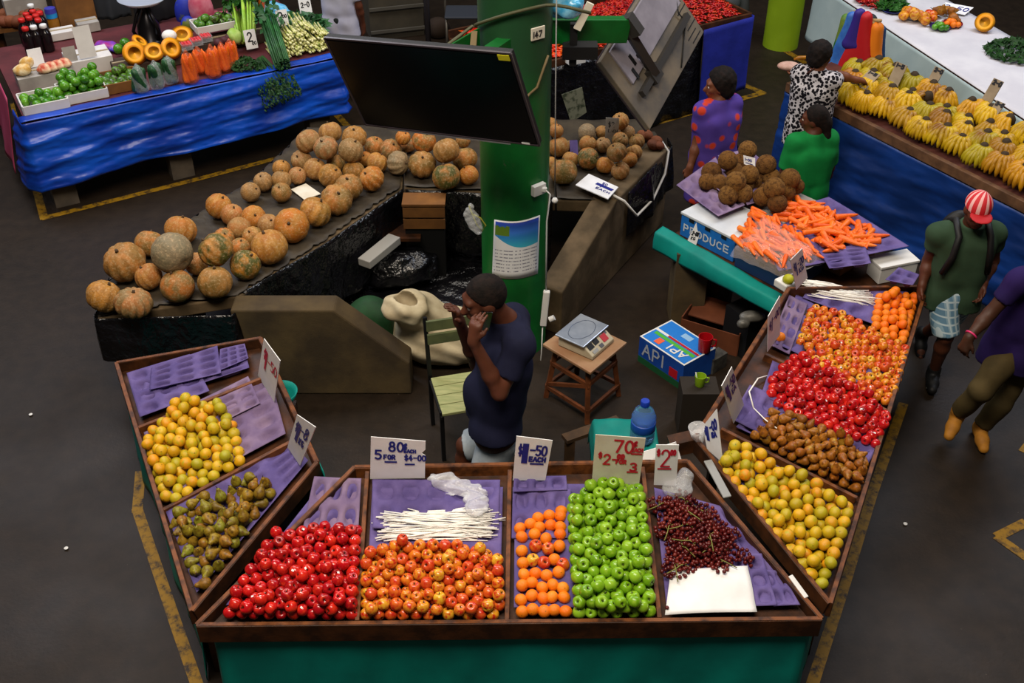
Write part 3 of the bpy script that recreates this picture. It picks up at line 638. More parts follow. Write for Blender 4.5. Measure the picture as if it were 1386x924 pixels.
def heap(kind, tray, poly, N, r, label, group, cat, seed, base=.02, sticker=0, h=None, up=.3):
    st = ST[kind]; pts = [tray.uv(x, y, base + r) for x, y in poly]; X, rr = pack(pts, N, r, seed, base)
    for (u, v, z), q in zip(X, rr):
        if kind in ('pear', 'bpear'):
            M = Euler((rnd.uniform(1.0, 1.9), 0, rnd.uniform(0, 2 * PI)), 'XYZ') if rnd.random() < .72 else Euler((rnd.uniform(-.5, .5), rnd.uniform(-.4, .4), rnd.uniform(0, 6)))
            s = q * .88
            p = tray.xyz(u, v, z) - (M.to_matrix() @ Vector((0, 0, 1.15))) * s
            o = st(p, M, s, label, group, cat)
        else:
            M = Euler((rnd.gauss(0, .7), rnd.gauss(0, .7), rnd.uniform(0, 6.28))) if kind != 'cit' and kind != 'ora' else Euler((rnd.uniform(0, 6), rnd.uniform(0, 6), rnd.uniform(0, 6)))
            o = st(tray.xyz(u, v, z), M, (q, q, q * rnd.uniform(.94, 1.0)), label, group, cat)
            if sticker and rnd.random() < sticker: sticker_on(o, q)
heap('cit', LT, [(192, 590), (240, 548), (262, 543), (302, 546), (322, 575), (334, 624), (222, 690)], 118, .037, 'round yellow citrus fruit heaped in the bin next to the pears in the pointed tray', 'yellow citrus beside the empty purple-lined bin', 'citrus', 11)
heap('pear', LT, [(228, 704), (335, 646), (368, 652), (376, 672), (300, 770), (275, 806), (258, 780)], 74, .0365, 'olive green pear heaped in the pointed tray next to yellow citrus', 'olive pears in the pointed tray', 'pear', 12)
heap('red', FT, [(298, 836), (336, 775), (372, 722), (420, 716), (491, 712), (484, 838)], 170, .0335, 'shiny dark red apple in the end bin of the long front tray near the pears', 'red apples in the long front tray', 'apple', 13, sticker=.14)
heap('bi', FT, [(488, 838), (490, 752), (540, 738), (640, 738), (680, 752), (684, 838)], 158, .033, 'red and yellow apple heaped behind the front board of the long front tray', 'red and yellow apples in the long front tray', 'apple', 14, sticker=.03)
heap('grn', FT, [(776, 836), (766, 674), (800, 656), (870, 656), (888, 834)], 178, .0345, 'bright green apple heaped between the oranges and the dark red grapes', 'green apples in the long front tray', 'apple', 15, sticker=.05)
heap('cit', RT, [(968, 630), (990, 600), (1060, 635), (1156, 686), (1118, 800), (1100, 790)], 128, .037, 'round yellow citrus fruit heaped in the bin beside the walkway next to the grapes', 'yellow citrus beside the walkway', 'citrus', 16)
heap('bpear', RT, [(1014, 590), (1046, 552), (1110, 586), (1180, 618), (1162, 668)], 105, .033, 'brown pear heaped between the red apples and yellow citrus beside the walkway', 'brown pears beside the walkway', 'pear', 17)
heap('red', RT, [(1034, 518), (1074, 478), (1120, 490), (1205, 562), (1190, 606), (1120, 580), (1042, 546)], 125, .033, 'shiny red apple heaped beside the walkway between brown pears and smaller striped apples', 'red apples beside the walkway', 'apple', 18, base=.03, sticker=.12)
heap('bi', RT, [(1078, 462), (1096, 412), (1140, 422), (1232, 470), (1216, 528), (1202, 548), (1120, 512)], 136, .0315, 'small red and yellow apple heaped beside the walkway below the oranges', 'red and yellow apples beside the walkway', 'apple', 19, sticker=.05)
heap('ora', RT, [(1178, 440), (1186, 396), (1245, 398), (1226, 468)], 42, .035, 'bright orange heaped in the far corner of the tray beside the walkway', 'oranges beside the walkway', 'orange', 20)
p = RT.at(1056, 456, .06); ST['ora'](p, (0, 0, 1), .036, 'single orange lying alone on a purple packing tray', None, 'orange')['group'] = 'single orange'
# the oranges laid in rows, with a row of red and yellow apples among them
rows = [(836, 5, 700, 772, 'o'), (818, 5, 698, 770, 'o'), (802, 5, 700, 770, 'o'), (787, 4, 700, 765, 'o'), (770, 5, 700, 770, 'b'), (752, 4, 699, 767, 'b'), (735, 4, 698, 765, 'o'), (722, 5, 696, 765, 'o'), (708, 3, 722, 766, 'o'), (698, 1, 760, 762, 'o')]
for (y, k, x0, x1, kk) in rows:
    for i in range(k):
        x = x0 + (x1 - x0) * (i + .5) / k + rnd.uniform(-1.5, 1.5); yy = y - 8 + rnd.uniform(-2, 2) - (4 if i % 2 else 0)
        red = kk == 'b' and (i + y) % 3 != 2
        p = FT.at(x, yy, .062)
        if red: ST['bi'](p, (rnd.uniform(-.5, .5), rnd.uniform(-.5, .5), rnd.uniform(0, 6)), .036, 'red apple lying among the rows of oranges in the long front tray', 'red apples among the oranges', 'apple')
        else: ST['ora'](p, (rnd.uniform(0, 6), rnd.uniform(0, 6), 0), .0345, 'bright orange laid in rows next to the green apples in the long front tray', 'oranges in the long front tray', 'orange')
# ---------------------------------------------------------------- grapes
GRAPE = fruit('dark_grape_skin', ['#4c1012', '#5c1616', '#420c10', '#681c18'], '#7a2a22', .28, .5, 6, (.5, .7))
GSTEM = mat('grape_stalk', '#7a7a3a', .7)
def grapes():
    t = thing('grape_bunch', None, 'grapes', (0, 0, 0)); b = MB(); g = random.Random(3); pts = []
    for k in range(900):
        if len(pts) >= 78: break
        u = g.random(); rad = .075 * (1 - .55 * u); a = g.uniform(0, 2 * PI); q = math.sqrt(g.random())
        p = Vector((-.1 + .22 * u, rad * q * math.cos(a), .035 + .032 * q * math.sin(a)))
        if all((p - s).length > .0185 for s in pts): pts.append(p)
    for p in pts: b.lathe([(0, .011), (.0075, .009), (.0115, 0), (.0075, -.009), (0, -.011)], 8, p)
    o = b.build('grapes', GRAPE, t, smooth=True, kind='stuff')
    b = MB(); b.tube([(-.14, 0, .055), (-.09, 0, .06), (-.05, .005, .068), (.0, 0, .058)], .0028, 5)
    for k in range(2): b.tube([(-.07 + .04 * k, 0, .06), (-.06 + .04 * k, .02 * (-1) ** k, .07)], .0018, 4)
    b.build('stalk', GSTEM, t, smooth=True); return t
GR = Stamp(grapes)
for i, (x, y, a, z) in enumerate([(905, 688, .4, .02), (935, 690, -.6, .02), (905, 715, 1.2, .03), (938, 718, .2, .05), (965, 712, -.9, .03), (912, 742, 2.2, .03), (945, 745, -.3, .06), (972, 738, .7, .05), (990, 752, -.5, .02), (908, 768, 1.6, .02), (930, 770, .5, .03), (960, 765, 2.6, .03), (920, 700, 2.4, .06), (955, 728, 1.6, .08)]):
    GR(FT.at(x, y, z), (R(11), 0, a), 1.05, 'bunch of dark red grapes heaped in the end bin of the long front tray', 'dark red grape bunches in the long front tray')
o = ball_mesh('grape', GRAPE, 10); o.location = FT.at(903, 822, .09); o.scale = (.011,) * 3; tag(o, 'single dark grape lying on the white paper', 'grape')
# ---------------------------------------------------------------- papers, straws and bags lying in the trays
def flat(name, tray, c4, h, label, cat, m=WHITE, th=.0015, wob=.01):
    q = [tray.at(x, y, h) for x, y in c4]
    b = MB(); b.grid(lambda u, v: q[0] * (1 - u) * (1 - v) + q[1] * u * (1 - v) + q[2] * u * v + q[3] * (1 - u) * v + tray.n * (wob * math.sin(4 * u + 3 * v) * math.sin(5 * v + 1)), 16, 12)
    return b.build(name, m, smooth=True, label=label, cat=cat, solid=th)
flat('paper_sheet', FT, [(900, 832), (1025, 827), (1012, 765), (908, 772)], .078, 'white paper sheet spread in front of the dark red grapes', 'paper')
STRAW = mat('straw_white', '#f2efe8', .5)
def straws(name, tray, c, ang, L, spread, n, h, label):
    b = MB(); o = tray.at(*c, h)
    for i in range(n):
        s = rnd.uniform(-1, 1); a = ang + rnd.gauss(0, .09); d = tray.eu * math.cos(a) + tray.ev * math.sin(a); w = tray.n.cross(d)
        p = o + w * s * spread + d * rnd.gauss(0, .04) + tray.n * (.006 + .03 * (1 - s * s) * rnd.random()); k = rnd.uniform(-.03, .03)
        b.tube([p - d * L / 2, p - d * L * .2 + w * k, p + d * L * .2 + w * k * .6, p + d * L / 2 - w * k * .5], .0036, 5)
    return b.build(name, STRAW, smooth=True, label=label, cat='straws', kind='stuff')
straws('plastic_straws', FT, (593, 712), .02, .55, .085, 95, .045, 'bundle of white plastic straws lying above the red and yellow apples')
straws('plastic_straws', RT, (1134, 397), -1.2, .42, .075, 85, .045, 'fan of white plastic straws lying beside the oranges')
b = MB(); b.tube([RT.at(1020, 552, .06), RT.at(1014, 530, .1), RT.at(1026, 512, .06), RT.at(1040, 508, .04)], .005, 6); b.tube([RT.at(1020, 552, .06), RT.at(1036, 568, .08), RT.at(1052, 580, .09), RT.at(1058, 590, .09)], .004, 6)
b.build('white_strap', STRAW, smooth=True, label='loose white strap curled over the brown pears', cat='strap')
c = FT.at(622, 660, .06)
sdf('plastic_bag', [ell(c, (.14, .06, .022), Euler((R(11), 0, R(-14))).to_matrix()), ell(c + Vector((.1, -.12, -.01)), (.07, .09, .03)), ell(c + Vector((-.1, .05, .02)), (.08, .04, .03))], BAGW, None, .009, .04, noise=lambda x, y, z: .010 * np.sin(50 * x + 4 * np.sin(35 * y)) * np.sin(48 * y), label='crumpled clear plastic bag lying behind the white straws', cat='bag')
c = FT.at(915, 655, .07)
sdf('plastic_bag', [ell(c + Vector((0, -.04, 0)), (.085, .06, .05)), ell(c + Vector((.05, .02, .02)), (.05, .05, .07))], BAGM, None, .008, .03, noise=lambda x, y, z: .008 * np.sin(60 * x + 3) * np.sin(55 * y) * np.sin(50 * z), label='clear plastic bag puffed up behind the dark red grapes', cat='bag')
b = MB(); b.beam(P(958, 622, 1.0), P(985, 672, .97), .05, .012); b.build('grey_strip', PLGREY, label='grey plastic lid wedged between two fruit trays', cat='lid', bevel=.005)
b = MB(); b.beam(P(1070, 778, .86), P(1092, 808, .83), .028, .012); b.build('white_clip', PLWHITE, label='white plastic clip lodged between two fruit trays near the sharp corner', cat='clip', bevel=.004)
# ---------------------------------------------------------------- price cards
def sign(px4, zb, label, marks, ink, lean=0, m=WHITE, th=.004, zs=None, cat='price sign', name='price_sign', notch=False):
    # px4: bottom left, bottom right, top right, top left as one reads the card
    bl, br = P(*px4[0], zb if zs is None else zs[0]), P(*px4[1], zb if zs is None else zs[1]); h = (br - bl); n = Vector((h.y, -h.x, 0)).normalized()
    if lean: n = (n + Vector((0, 0, lean))).normalized()
    if n.dot(CAM - bl) < 0: n = -n
    tl, tr = PL(*px4[3], bl, n), PL(*px4[2], bl, n); q = [bl, br, tr, tl]
    b = MB(); b.extrude([q[0], q[1], q[1].lerp(q[2], .62), q[1].lerp(q[2], .68) + (q[0] - q[1]) * .07, q[1].lerp(q[2], .78), q[2], q[3]] if notch else q, th); o = b.build(name, m, label=label, cat=cat)
    cols = ink if isinstance(ink, (list, tuple)) else [ink]
    b = MB()
    for mk_ in marks: pen(b, q, *mk_[0], **(mk_[1] if len(mk_) > 1 else {}))
    b.build('lettering', cols[0], o); return o, q
sign([(501, 648), (575, 647), (576, 597), (502, 591)], .97, 'white price card 80c each, five for four dollars, with a torn corner', [(('80', .33, .7, .12, .22),), (('c', .6, .78, .07, .12),), (('EACH', .61, .68, .045, .08), dict(lw=.008)), (('5', .08, .5, .12, .2),), (('FOR', .24, .5, .06, .1), dict(lw=.009)), (('_', .27, .43, .2, .1),), (('$4-00', .62, .48, .065, .14), dict(lw=.009)), (('_', .64, .38, .16, .1),)], BLUEINK, notch=True)
sign([(694, 650), (738, 650), (748, 596), (699, 590)], .97, 'white price card 1-50 each standing behind the oranges', [(('$', .1, .6, .09, .22),), (('1', .26, .45, .2, .38), dict(lw=.034)), (('-50', .42, .62, .15, .22), dict(gap=.1)), (('EACH', .42, .47, .1, .1), dict(lw=.011)), (('_', .48, .41, .36, .1),)], BLUEINK)
sign([(801, 654), (865, 655), (874, 593), (806, 588)], .97, 'cream price card 70c each, two dollars for three, behind the green apples', [(('70', .4, .68, .17, .24), dict(lw=.014)), (('c', .78, .82, .08, .1),), (('EACH', .76, .71, .045, .07), dict(lw=.008)), (('_', .76, .66, .2, .1),), (('$', .1, .55, .06, .1),), (('2-', .2, .42, .14, .2),), (('00', .48, .55, .06, .08),), (('FOR', .46, .44, .06, .08), dict(lw=.009)), (('3', .76, .3, .14, .16),), (('_', .72, .27, .2, .1),)], REDINK, m=CREAM)
sign([(885, 656), (915, 657), (919, 602), (888, 602)], .97, 'narrow white price card reading two dollars behind the dark red grapes', [(('$', .08, .75, .1, .14),), (('2', .25, .48, .4, .4), dict(lw=.012)), (('00', .66, .76, .1, .12), dict(lw=.009)), (('_', .15, .42, .55, .1),)], REDINK)
sign([(349, 508), (371, 545), (379, 488), (357, 458)], .95, 'white price card with red figures 1-50 above the yellow citrus', [(('$', .14, .62, .14, .22),), (('1', .28, .4, .2, .42), dict(lw=.022)), (('-50', .4, .56, .17, .2), dict(gap=.1))], REDINK)
sign([(389, 605), (406, 630), (427, 578), (402, 561)], .97, 'white price card with blue figures 1-80 above the olive pears', [(('$', .12, .62, .14, .22),), (('1', .3, .4, .2, .42), dict(lw=.026)), (('-8', .42, .6, .2, .25), dict(gap=.1)), (('KG', .5, .4, .13, .14), dict(lw=.012))], BLUEINK)
sign([(957, 608), (978, 626), (970, 553), (951, 577)], .97, 'white price card 1-00 each at the yellow citrus beside the walkway', [(('$', .08, .62, .14, .2),), (('1', .22, .45, .2, .38), dict(lw=.026)), (('-00', .42, .65, .15, .2), dict(gap=.1)), (('EA', .5, .5, .14, .1), dict(lw=.012))], BLUEINK)
sign([(993, 573), (1007, 548), (991, 496), (977, 522)], .97, 'white price card 1-50 each at the brown pears beside the walkway', [(('$', .1, .66, .14, .2),), (('1', .26, .52, .2, .34), dict(lw=.024)), (('-50', .42, .7, .16, .18), dict(gap=.1)), (('EA', .5, .56, .14, .1), dict(lw=.012))], BLUEINK)
sign([(1039, 476), (1056, 452), (1056, 400), (1040, 428)], .98, 'white price card at the single orange on the purple tray', [(('$', .1, .55, .14, .2),), (('1', .28, .45, .2, .34), dict(lw=.014)), (('-00', .42, .6, .16, .18), dict(gap=.1))], BLUEINK)
sign([(1078, 392), (1093, 376), (1086, 336), (1070, 352)], 1.0, 'white price card in front of the bag of carrots', [(('$', .1, .6, .14, .2),), (('1', .26, .4, .2, .4), dict(lw=.016)), (('-20', .42, .6, .16, .2), dict(gap=.1)), (('KG', .45, .4, .16, .14), dict(lw=.012))], BLUEINK)
# ================================================================ concrete pumpkin bench behind the pillar
BZ = .75
def bench_slab(name, poly, label):
    b = MB(); b.prism(poly, BZ - .1, BZ); return b.build(name, CONC, label=label, cat='bench', bevel=.01)
LEFTP = [(-2.0, 6.72), (-2.96, 6.44), (-3.0, 6.9), (-2.66, 7.7), (-2.22, 8.45), (-1.9, 9.45), (-1.0, 9.5), (-.93, 8.33), (-1.5, 7.42)]
BACKP = [(-.985, 9.5), (.0, 9.62), (.36, 9.6), (.36, 8.12), (-.25, 8.26), (-.915, 8.33)]
RIGHTP = [(.375, 9.6), (1.2, 9.62), (1.40, 9.12), (.92, 8.2), (.72, 8.1), (.375, 8.12)]
bench_slab('bench_slab', LEFTP, 'concrete bench slab carrying pumpkins from the corner near the citrus tray to the back')
bench_slab('bench_slab', BACKP, 'concrete bench slab carrying pumpkins straight behind the green pillar')
bench_slab('bench_slab', RIGHTP, 'concrete bench slab carrying green-gold pumpkins beyond the pillar')
def side_wall(name, a, d, label, z=BZ - .1):    # upright concrete cheek: flat top, then a slope down to a low front
    a, d = Vector(a), Vector(d).normalized(); n = Vector((-d.y, d.x, 0)); th = .2
    prof = [(0, 0), (1.26, 0), (1.26, .3), (.74, .78), (0, .78)]
    b = MB(); vs = [a + d * x + Vector((0, 0, zz)) + n * s for s in (0, th) for x, zz in prof]; k = 5
    b.add(vs, [tuple(range(k - 1, -1, -1)), tuple(range(k, 2 * k))] + [(i, (i + 1) % k, k + (i + 1) % k, k + i) for i in range(k)])
    return b.build(name, CONCD, label=label, cat='bench end', bevel=.015)
side_wall('bench_end', (-2.02, 6.5, 0), (1, 0, 0), 'sloping concrete bench end facing the empty purple-lined bin')
b = MB(); d = (Vector((.3, 7.25, 0)) - Vector((1.34, 9.05, 0))).normalized(); a = Vector((1.42, 9.02, 0)); n = Vector((-d.y, d.x, 0))
prof = [(0, 0), (2.05, 0), (2.05, .42), (1.1, .79), (0, .79)]; k = 5
vs = [a + d * x + Vector((0, 0, zz)) + n * s for s in (-.21, 0) for x, zz in prof]
b.add(vs, [tuple(range(k - 1, -1, -1)), tuple(range(k, 2 * k))] + [(i, (i + 1) % k, k + (i + 1) % k, k + i) for i in range(k)]); b.build('bench_end', CONC, label='sloping concrete bench end beside the pillar, behind the weighing scale', cat='bench end', bevel=.015)
for i, (x, y, ww, dd, lab) in enumerate([(-2.6, 7.1, .3, .3, 'concrete leg under the outer corner of the pumpkin bench'), (-1.5, 8.3, .35, .35, 'concrete leg under the middle of the pumpkin bench'), (-.75, 8.85, .35, .5, 'concrete leg under the back of the pumpkin bench'), (.9, 9.2, .3, .3, 'concrete leg under the far end of the pumpkin bench')]):
    b = MB(); b.box((x, y, (BZ - .1) / 2), (ww, dd, BZ - .1)); b.build('concrete_pier', CONCD, label=lab, cat='pier')
# black plastic sheets draped over the bench
def drape(name, pts, drop, label, seed, m=BLACKP):
    return skirt(name, [Vector((x, y, BZ + .012)) for x, y in pts], 1, label, 9, .02, m, drop, seed, flare=.04, cat='plastic sheet')
def crinkle(x, y, s): return .006 * math.sin(9 * x + s) * math.sin(8 * y + 2 * s) + .004 * math.sin(23 * x + 17 * y)
def top_sheet(poly, label, m, lift):
    b = MB(); xs = [p[0] for p in poly]; ys = [p[1] for p in poly]
    def inside(x, y):
        c = False
        for i in range(len(poly)):
            (x1, y1), (x2, y2) = poly[i], poly[i - 1]
            if (y1 > y) != (y2 > y) and x < (x2 - x1) * (y - y1) / (y2 - y1) + x1: c = not c
        return c
    s = .05; idx = {}
    nx, ny = int((max(xs) - min(xs)) / s) + 2, int((max(ys) - min(ys)) / s) + 2; fs = []
    def vid(i, j):
        if (i, j) not in idx:
            idx[(i, j)] = len(b.v); x, y = min(xs) + i * s, min(ys) + j * s; b.v.append(Vector((x, y, BZ + lift + crinkle(x, y, 1))))
        return idx[(i, j)]
    for j in range(ny):
        for i in range(nx):
            if inside(min(xs) + (i + .5) * s, min(ys) + (j + .5) * s): b.f.append((vid(i, j), vid(i + 1, j), vid(i + 1, j + 1), vid(i, j + 1))); b.m.append(0)
    def snap(p):
        if inside(p.x, p.y): return p
        best = None
        for i in range(len(poly)):
            a, e = Vector(poly[i - 1]), Vector(poly[i]); t = max(0, min(1, (Vector((p.x, p.y)) - a).dot(e - a) / (e - a).length_squared)); q = a + (e - a) * t; dd = (q - Vector((p.x, p.y))).length
            if best is None or dd < best[0]: best = (dd, q)
        return Vector((best[1].x, best[1].y, p.z))
    b.v = [snap(p) for p in b.v]
    return b.build('plastic_sheet', m, smooth=True, label=label, cat='plastic sheet', solid=.003)
BROWNP = mat('dusty_brown_sheet', '#2c251c', .6, '#41382a', 4, .4, .4, 14, bdist=.02)
top_sheet(LEFTP, 'dusty brown plastic sheet spread under the pumpkins of the long bench', BROWNP, .022)
top_sheet(BACKP, 'dark plastic sheet spread under the pumpkins behind the pillar', BROWNP, .022)
top_sheet(RIGHTP, 'dark plastic sheet spread under the pumpkins beyond the pillar', BROWNP, .022)
drape('plastic_drape', [(-3.02, 6.95), (-2.98, 6.42), (-2.0, 6.47), (-1.985, 6.5)], .42, 'glossy black plastic hanging down the corner of the pumpkin bench near the citrus tray', 1)
drape('plastic_drape', [(-1.98, 6.76), (-1.47, 7.42), (-.92, 8.3)], .16, 'glossy black plastic hanging along the inner edge of the pumpkin bench', 2)
drape('plastic_drape', [(-.9, 8.29), (-.3, 8.23), (.34, 8.1)], .2, 'black plastic hanging below the pumpkins behind the pillar', 3)
o = drape('plastic_drape', [(.98, 8.23), (1.45, 9.1), (1.42, 9.25)], .34, 'black plastic with white cord hanging over the bench end beyond the pillar', 4)
c0 = V(826, 262, 8.0)
cord('white_rope', [P(826, 262, .82), P(845, 272, .79), P(862, 292, .6), P(884, 270, .45), P(900, 235, .6), P(905, 205, .78), P(893, 188, .84)], .011, mat('rope_white', '#d0cdc6', .7), 'white rope looped round the black plastic at the bench end')
# ---------------------------------------------------------------- pumpkins
def pump_mat():
    m = NT('pumpkin_skin'); oi = m.n('ShaderNodeObjectInfo'); v = m.coord('Object'); add = m.n('ShaderNodeVectorMath', operation='ADD'); m.l(v, add.inputs[0])
    s = m.n('ShaderNodeVectorMath', operation='SCALE'); s.inputs[0].default_value = (37, 91, 53); m.l(oi.outputs['Random'], s.inputs['Scale']); m.l(s.outputs[0], add.inputs[1]); vv = add.outputs[0]
    tan = m.ramp(oi.outputs['Random'], [(0, '#ac7430'), (.2, '#b87a2c'), (.4, '#a27a44'), (.6, '#bc7e26'), (.8, '#a07038'), (1, '#b8661c')])
    c = m.mix(m.ramp(m.noise(vv, 1.6, 3), [(.4, '#000000'), (.6, '#ffffff')]), tan, m.mix(oi.outputs['Random'], '#b8681a', '#7e6434'))
    g = m.n('ShaderNodeSeparateColor'); m.l(oi.outputs['Color'], g.inputs[0])      # the red channel of an object's colour says how green its skin is
    f = m.n('ShaderNodeMapRange'); m.l(m.noise(vv, 1.3, 4), f.inputs[0]); f.inputs[1].default_value, f.inputs[2].default_value = .42, .6
    c = m.mix(m.math('MULTIPLY', f.outputs[0], m.math('ADD', g.outputs[0], .18)), c, '#4c4c1c')
    c = m.mix(m.math('MULTIPLY', g.outputs[1], .85), c, '#77705a')
    sp = m.n('ShaderNodeMapRange'); m.l(m.noise(vv, 7, 3), sp.inputs[0]); sp.inputs[1].default_value, sp.inputs[2].default_value = .5, .7
    c = m.mix(m.math('MULTIPLY', sp.outputs[0], .4), c, '#ccae84'); m.color(c); m.rough(.6, .3); m.bump(m.noise(vv, 9, 4), .25, .03); return m.mat
PUMPM = pump_mat(); PSCAR = mat('pumpkin_scar', '#4a3722', .8)
def pumpkin_make(ribs, depth, sq):
    def mk_():
        b = MB(); k = 14; vs, fs = [], []; n = ribs * 4 if ribs else 32
        prof = []
        for i in range(k + 1):
            a = PI * i / k; r = math.sin(a) ** .9; z = math.cos(a) * sq * (1 - .16 * math.exp(-(r / .28) ** 2)); prof.append((r if 0 < i < k else 0, z))
        b.lathe(prof, n, wave=(lambda t: 1 - depth * (.5 + .5 * math.cos(ribs * t)) ** 2) if ribs else None)
        o = b.build('pumpkin', PUMPM, smooth=True, origin=(0, 0, 0))
        b = MB(); b.tube([(0, 0, sq * .82), (.02, 0, sq * .95), (.06, .02, sq * 1.03)], [.11, .07, .08], 8); b.build('stem', PSCAR, o, smooth=True); return o
    return Stamp(mk_)
PK = [pumpkin_make(10, .12, .86), pumpkin_make(12, .08, .92), pumpkin_make(9, .035, .95), pumpkin_make(12, .2, .74)]
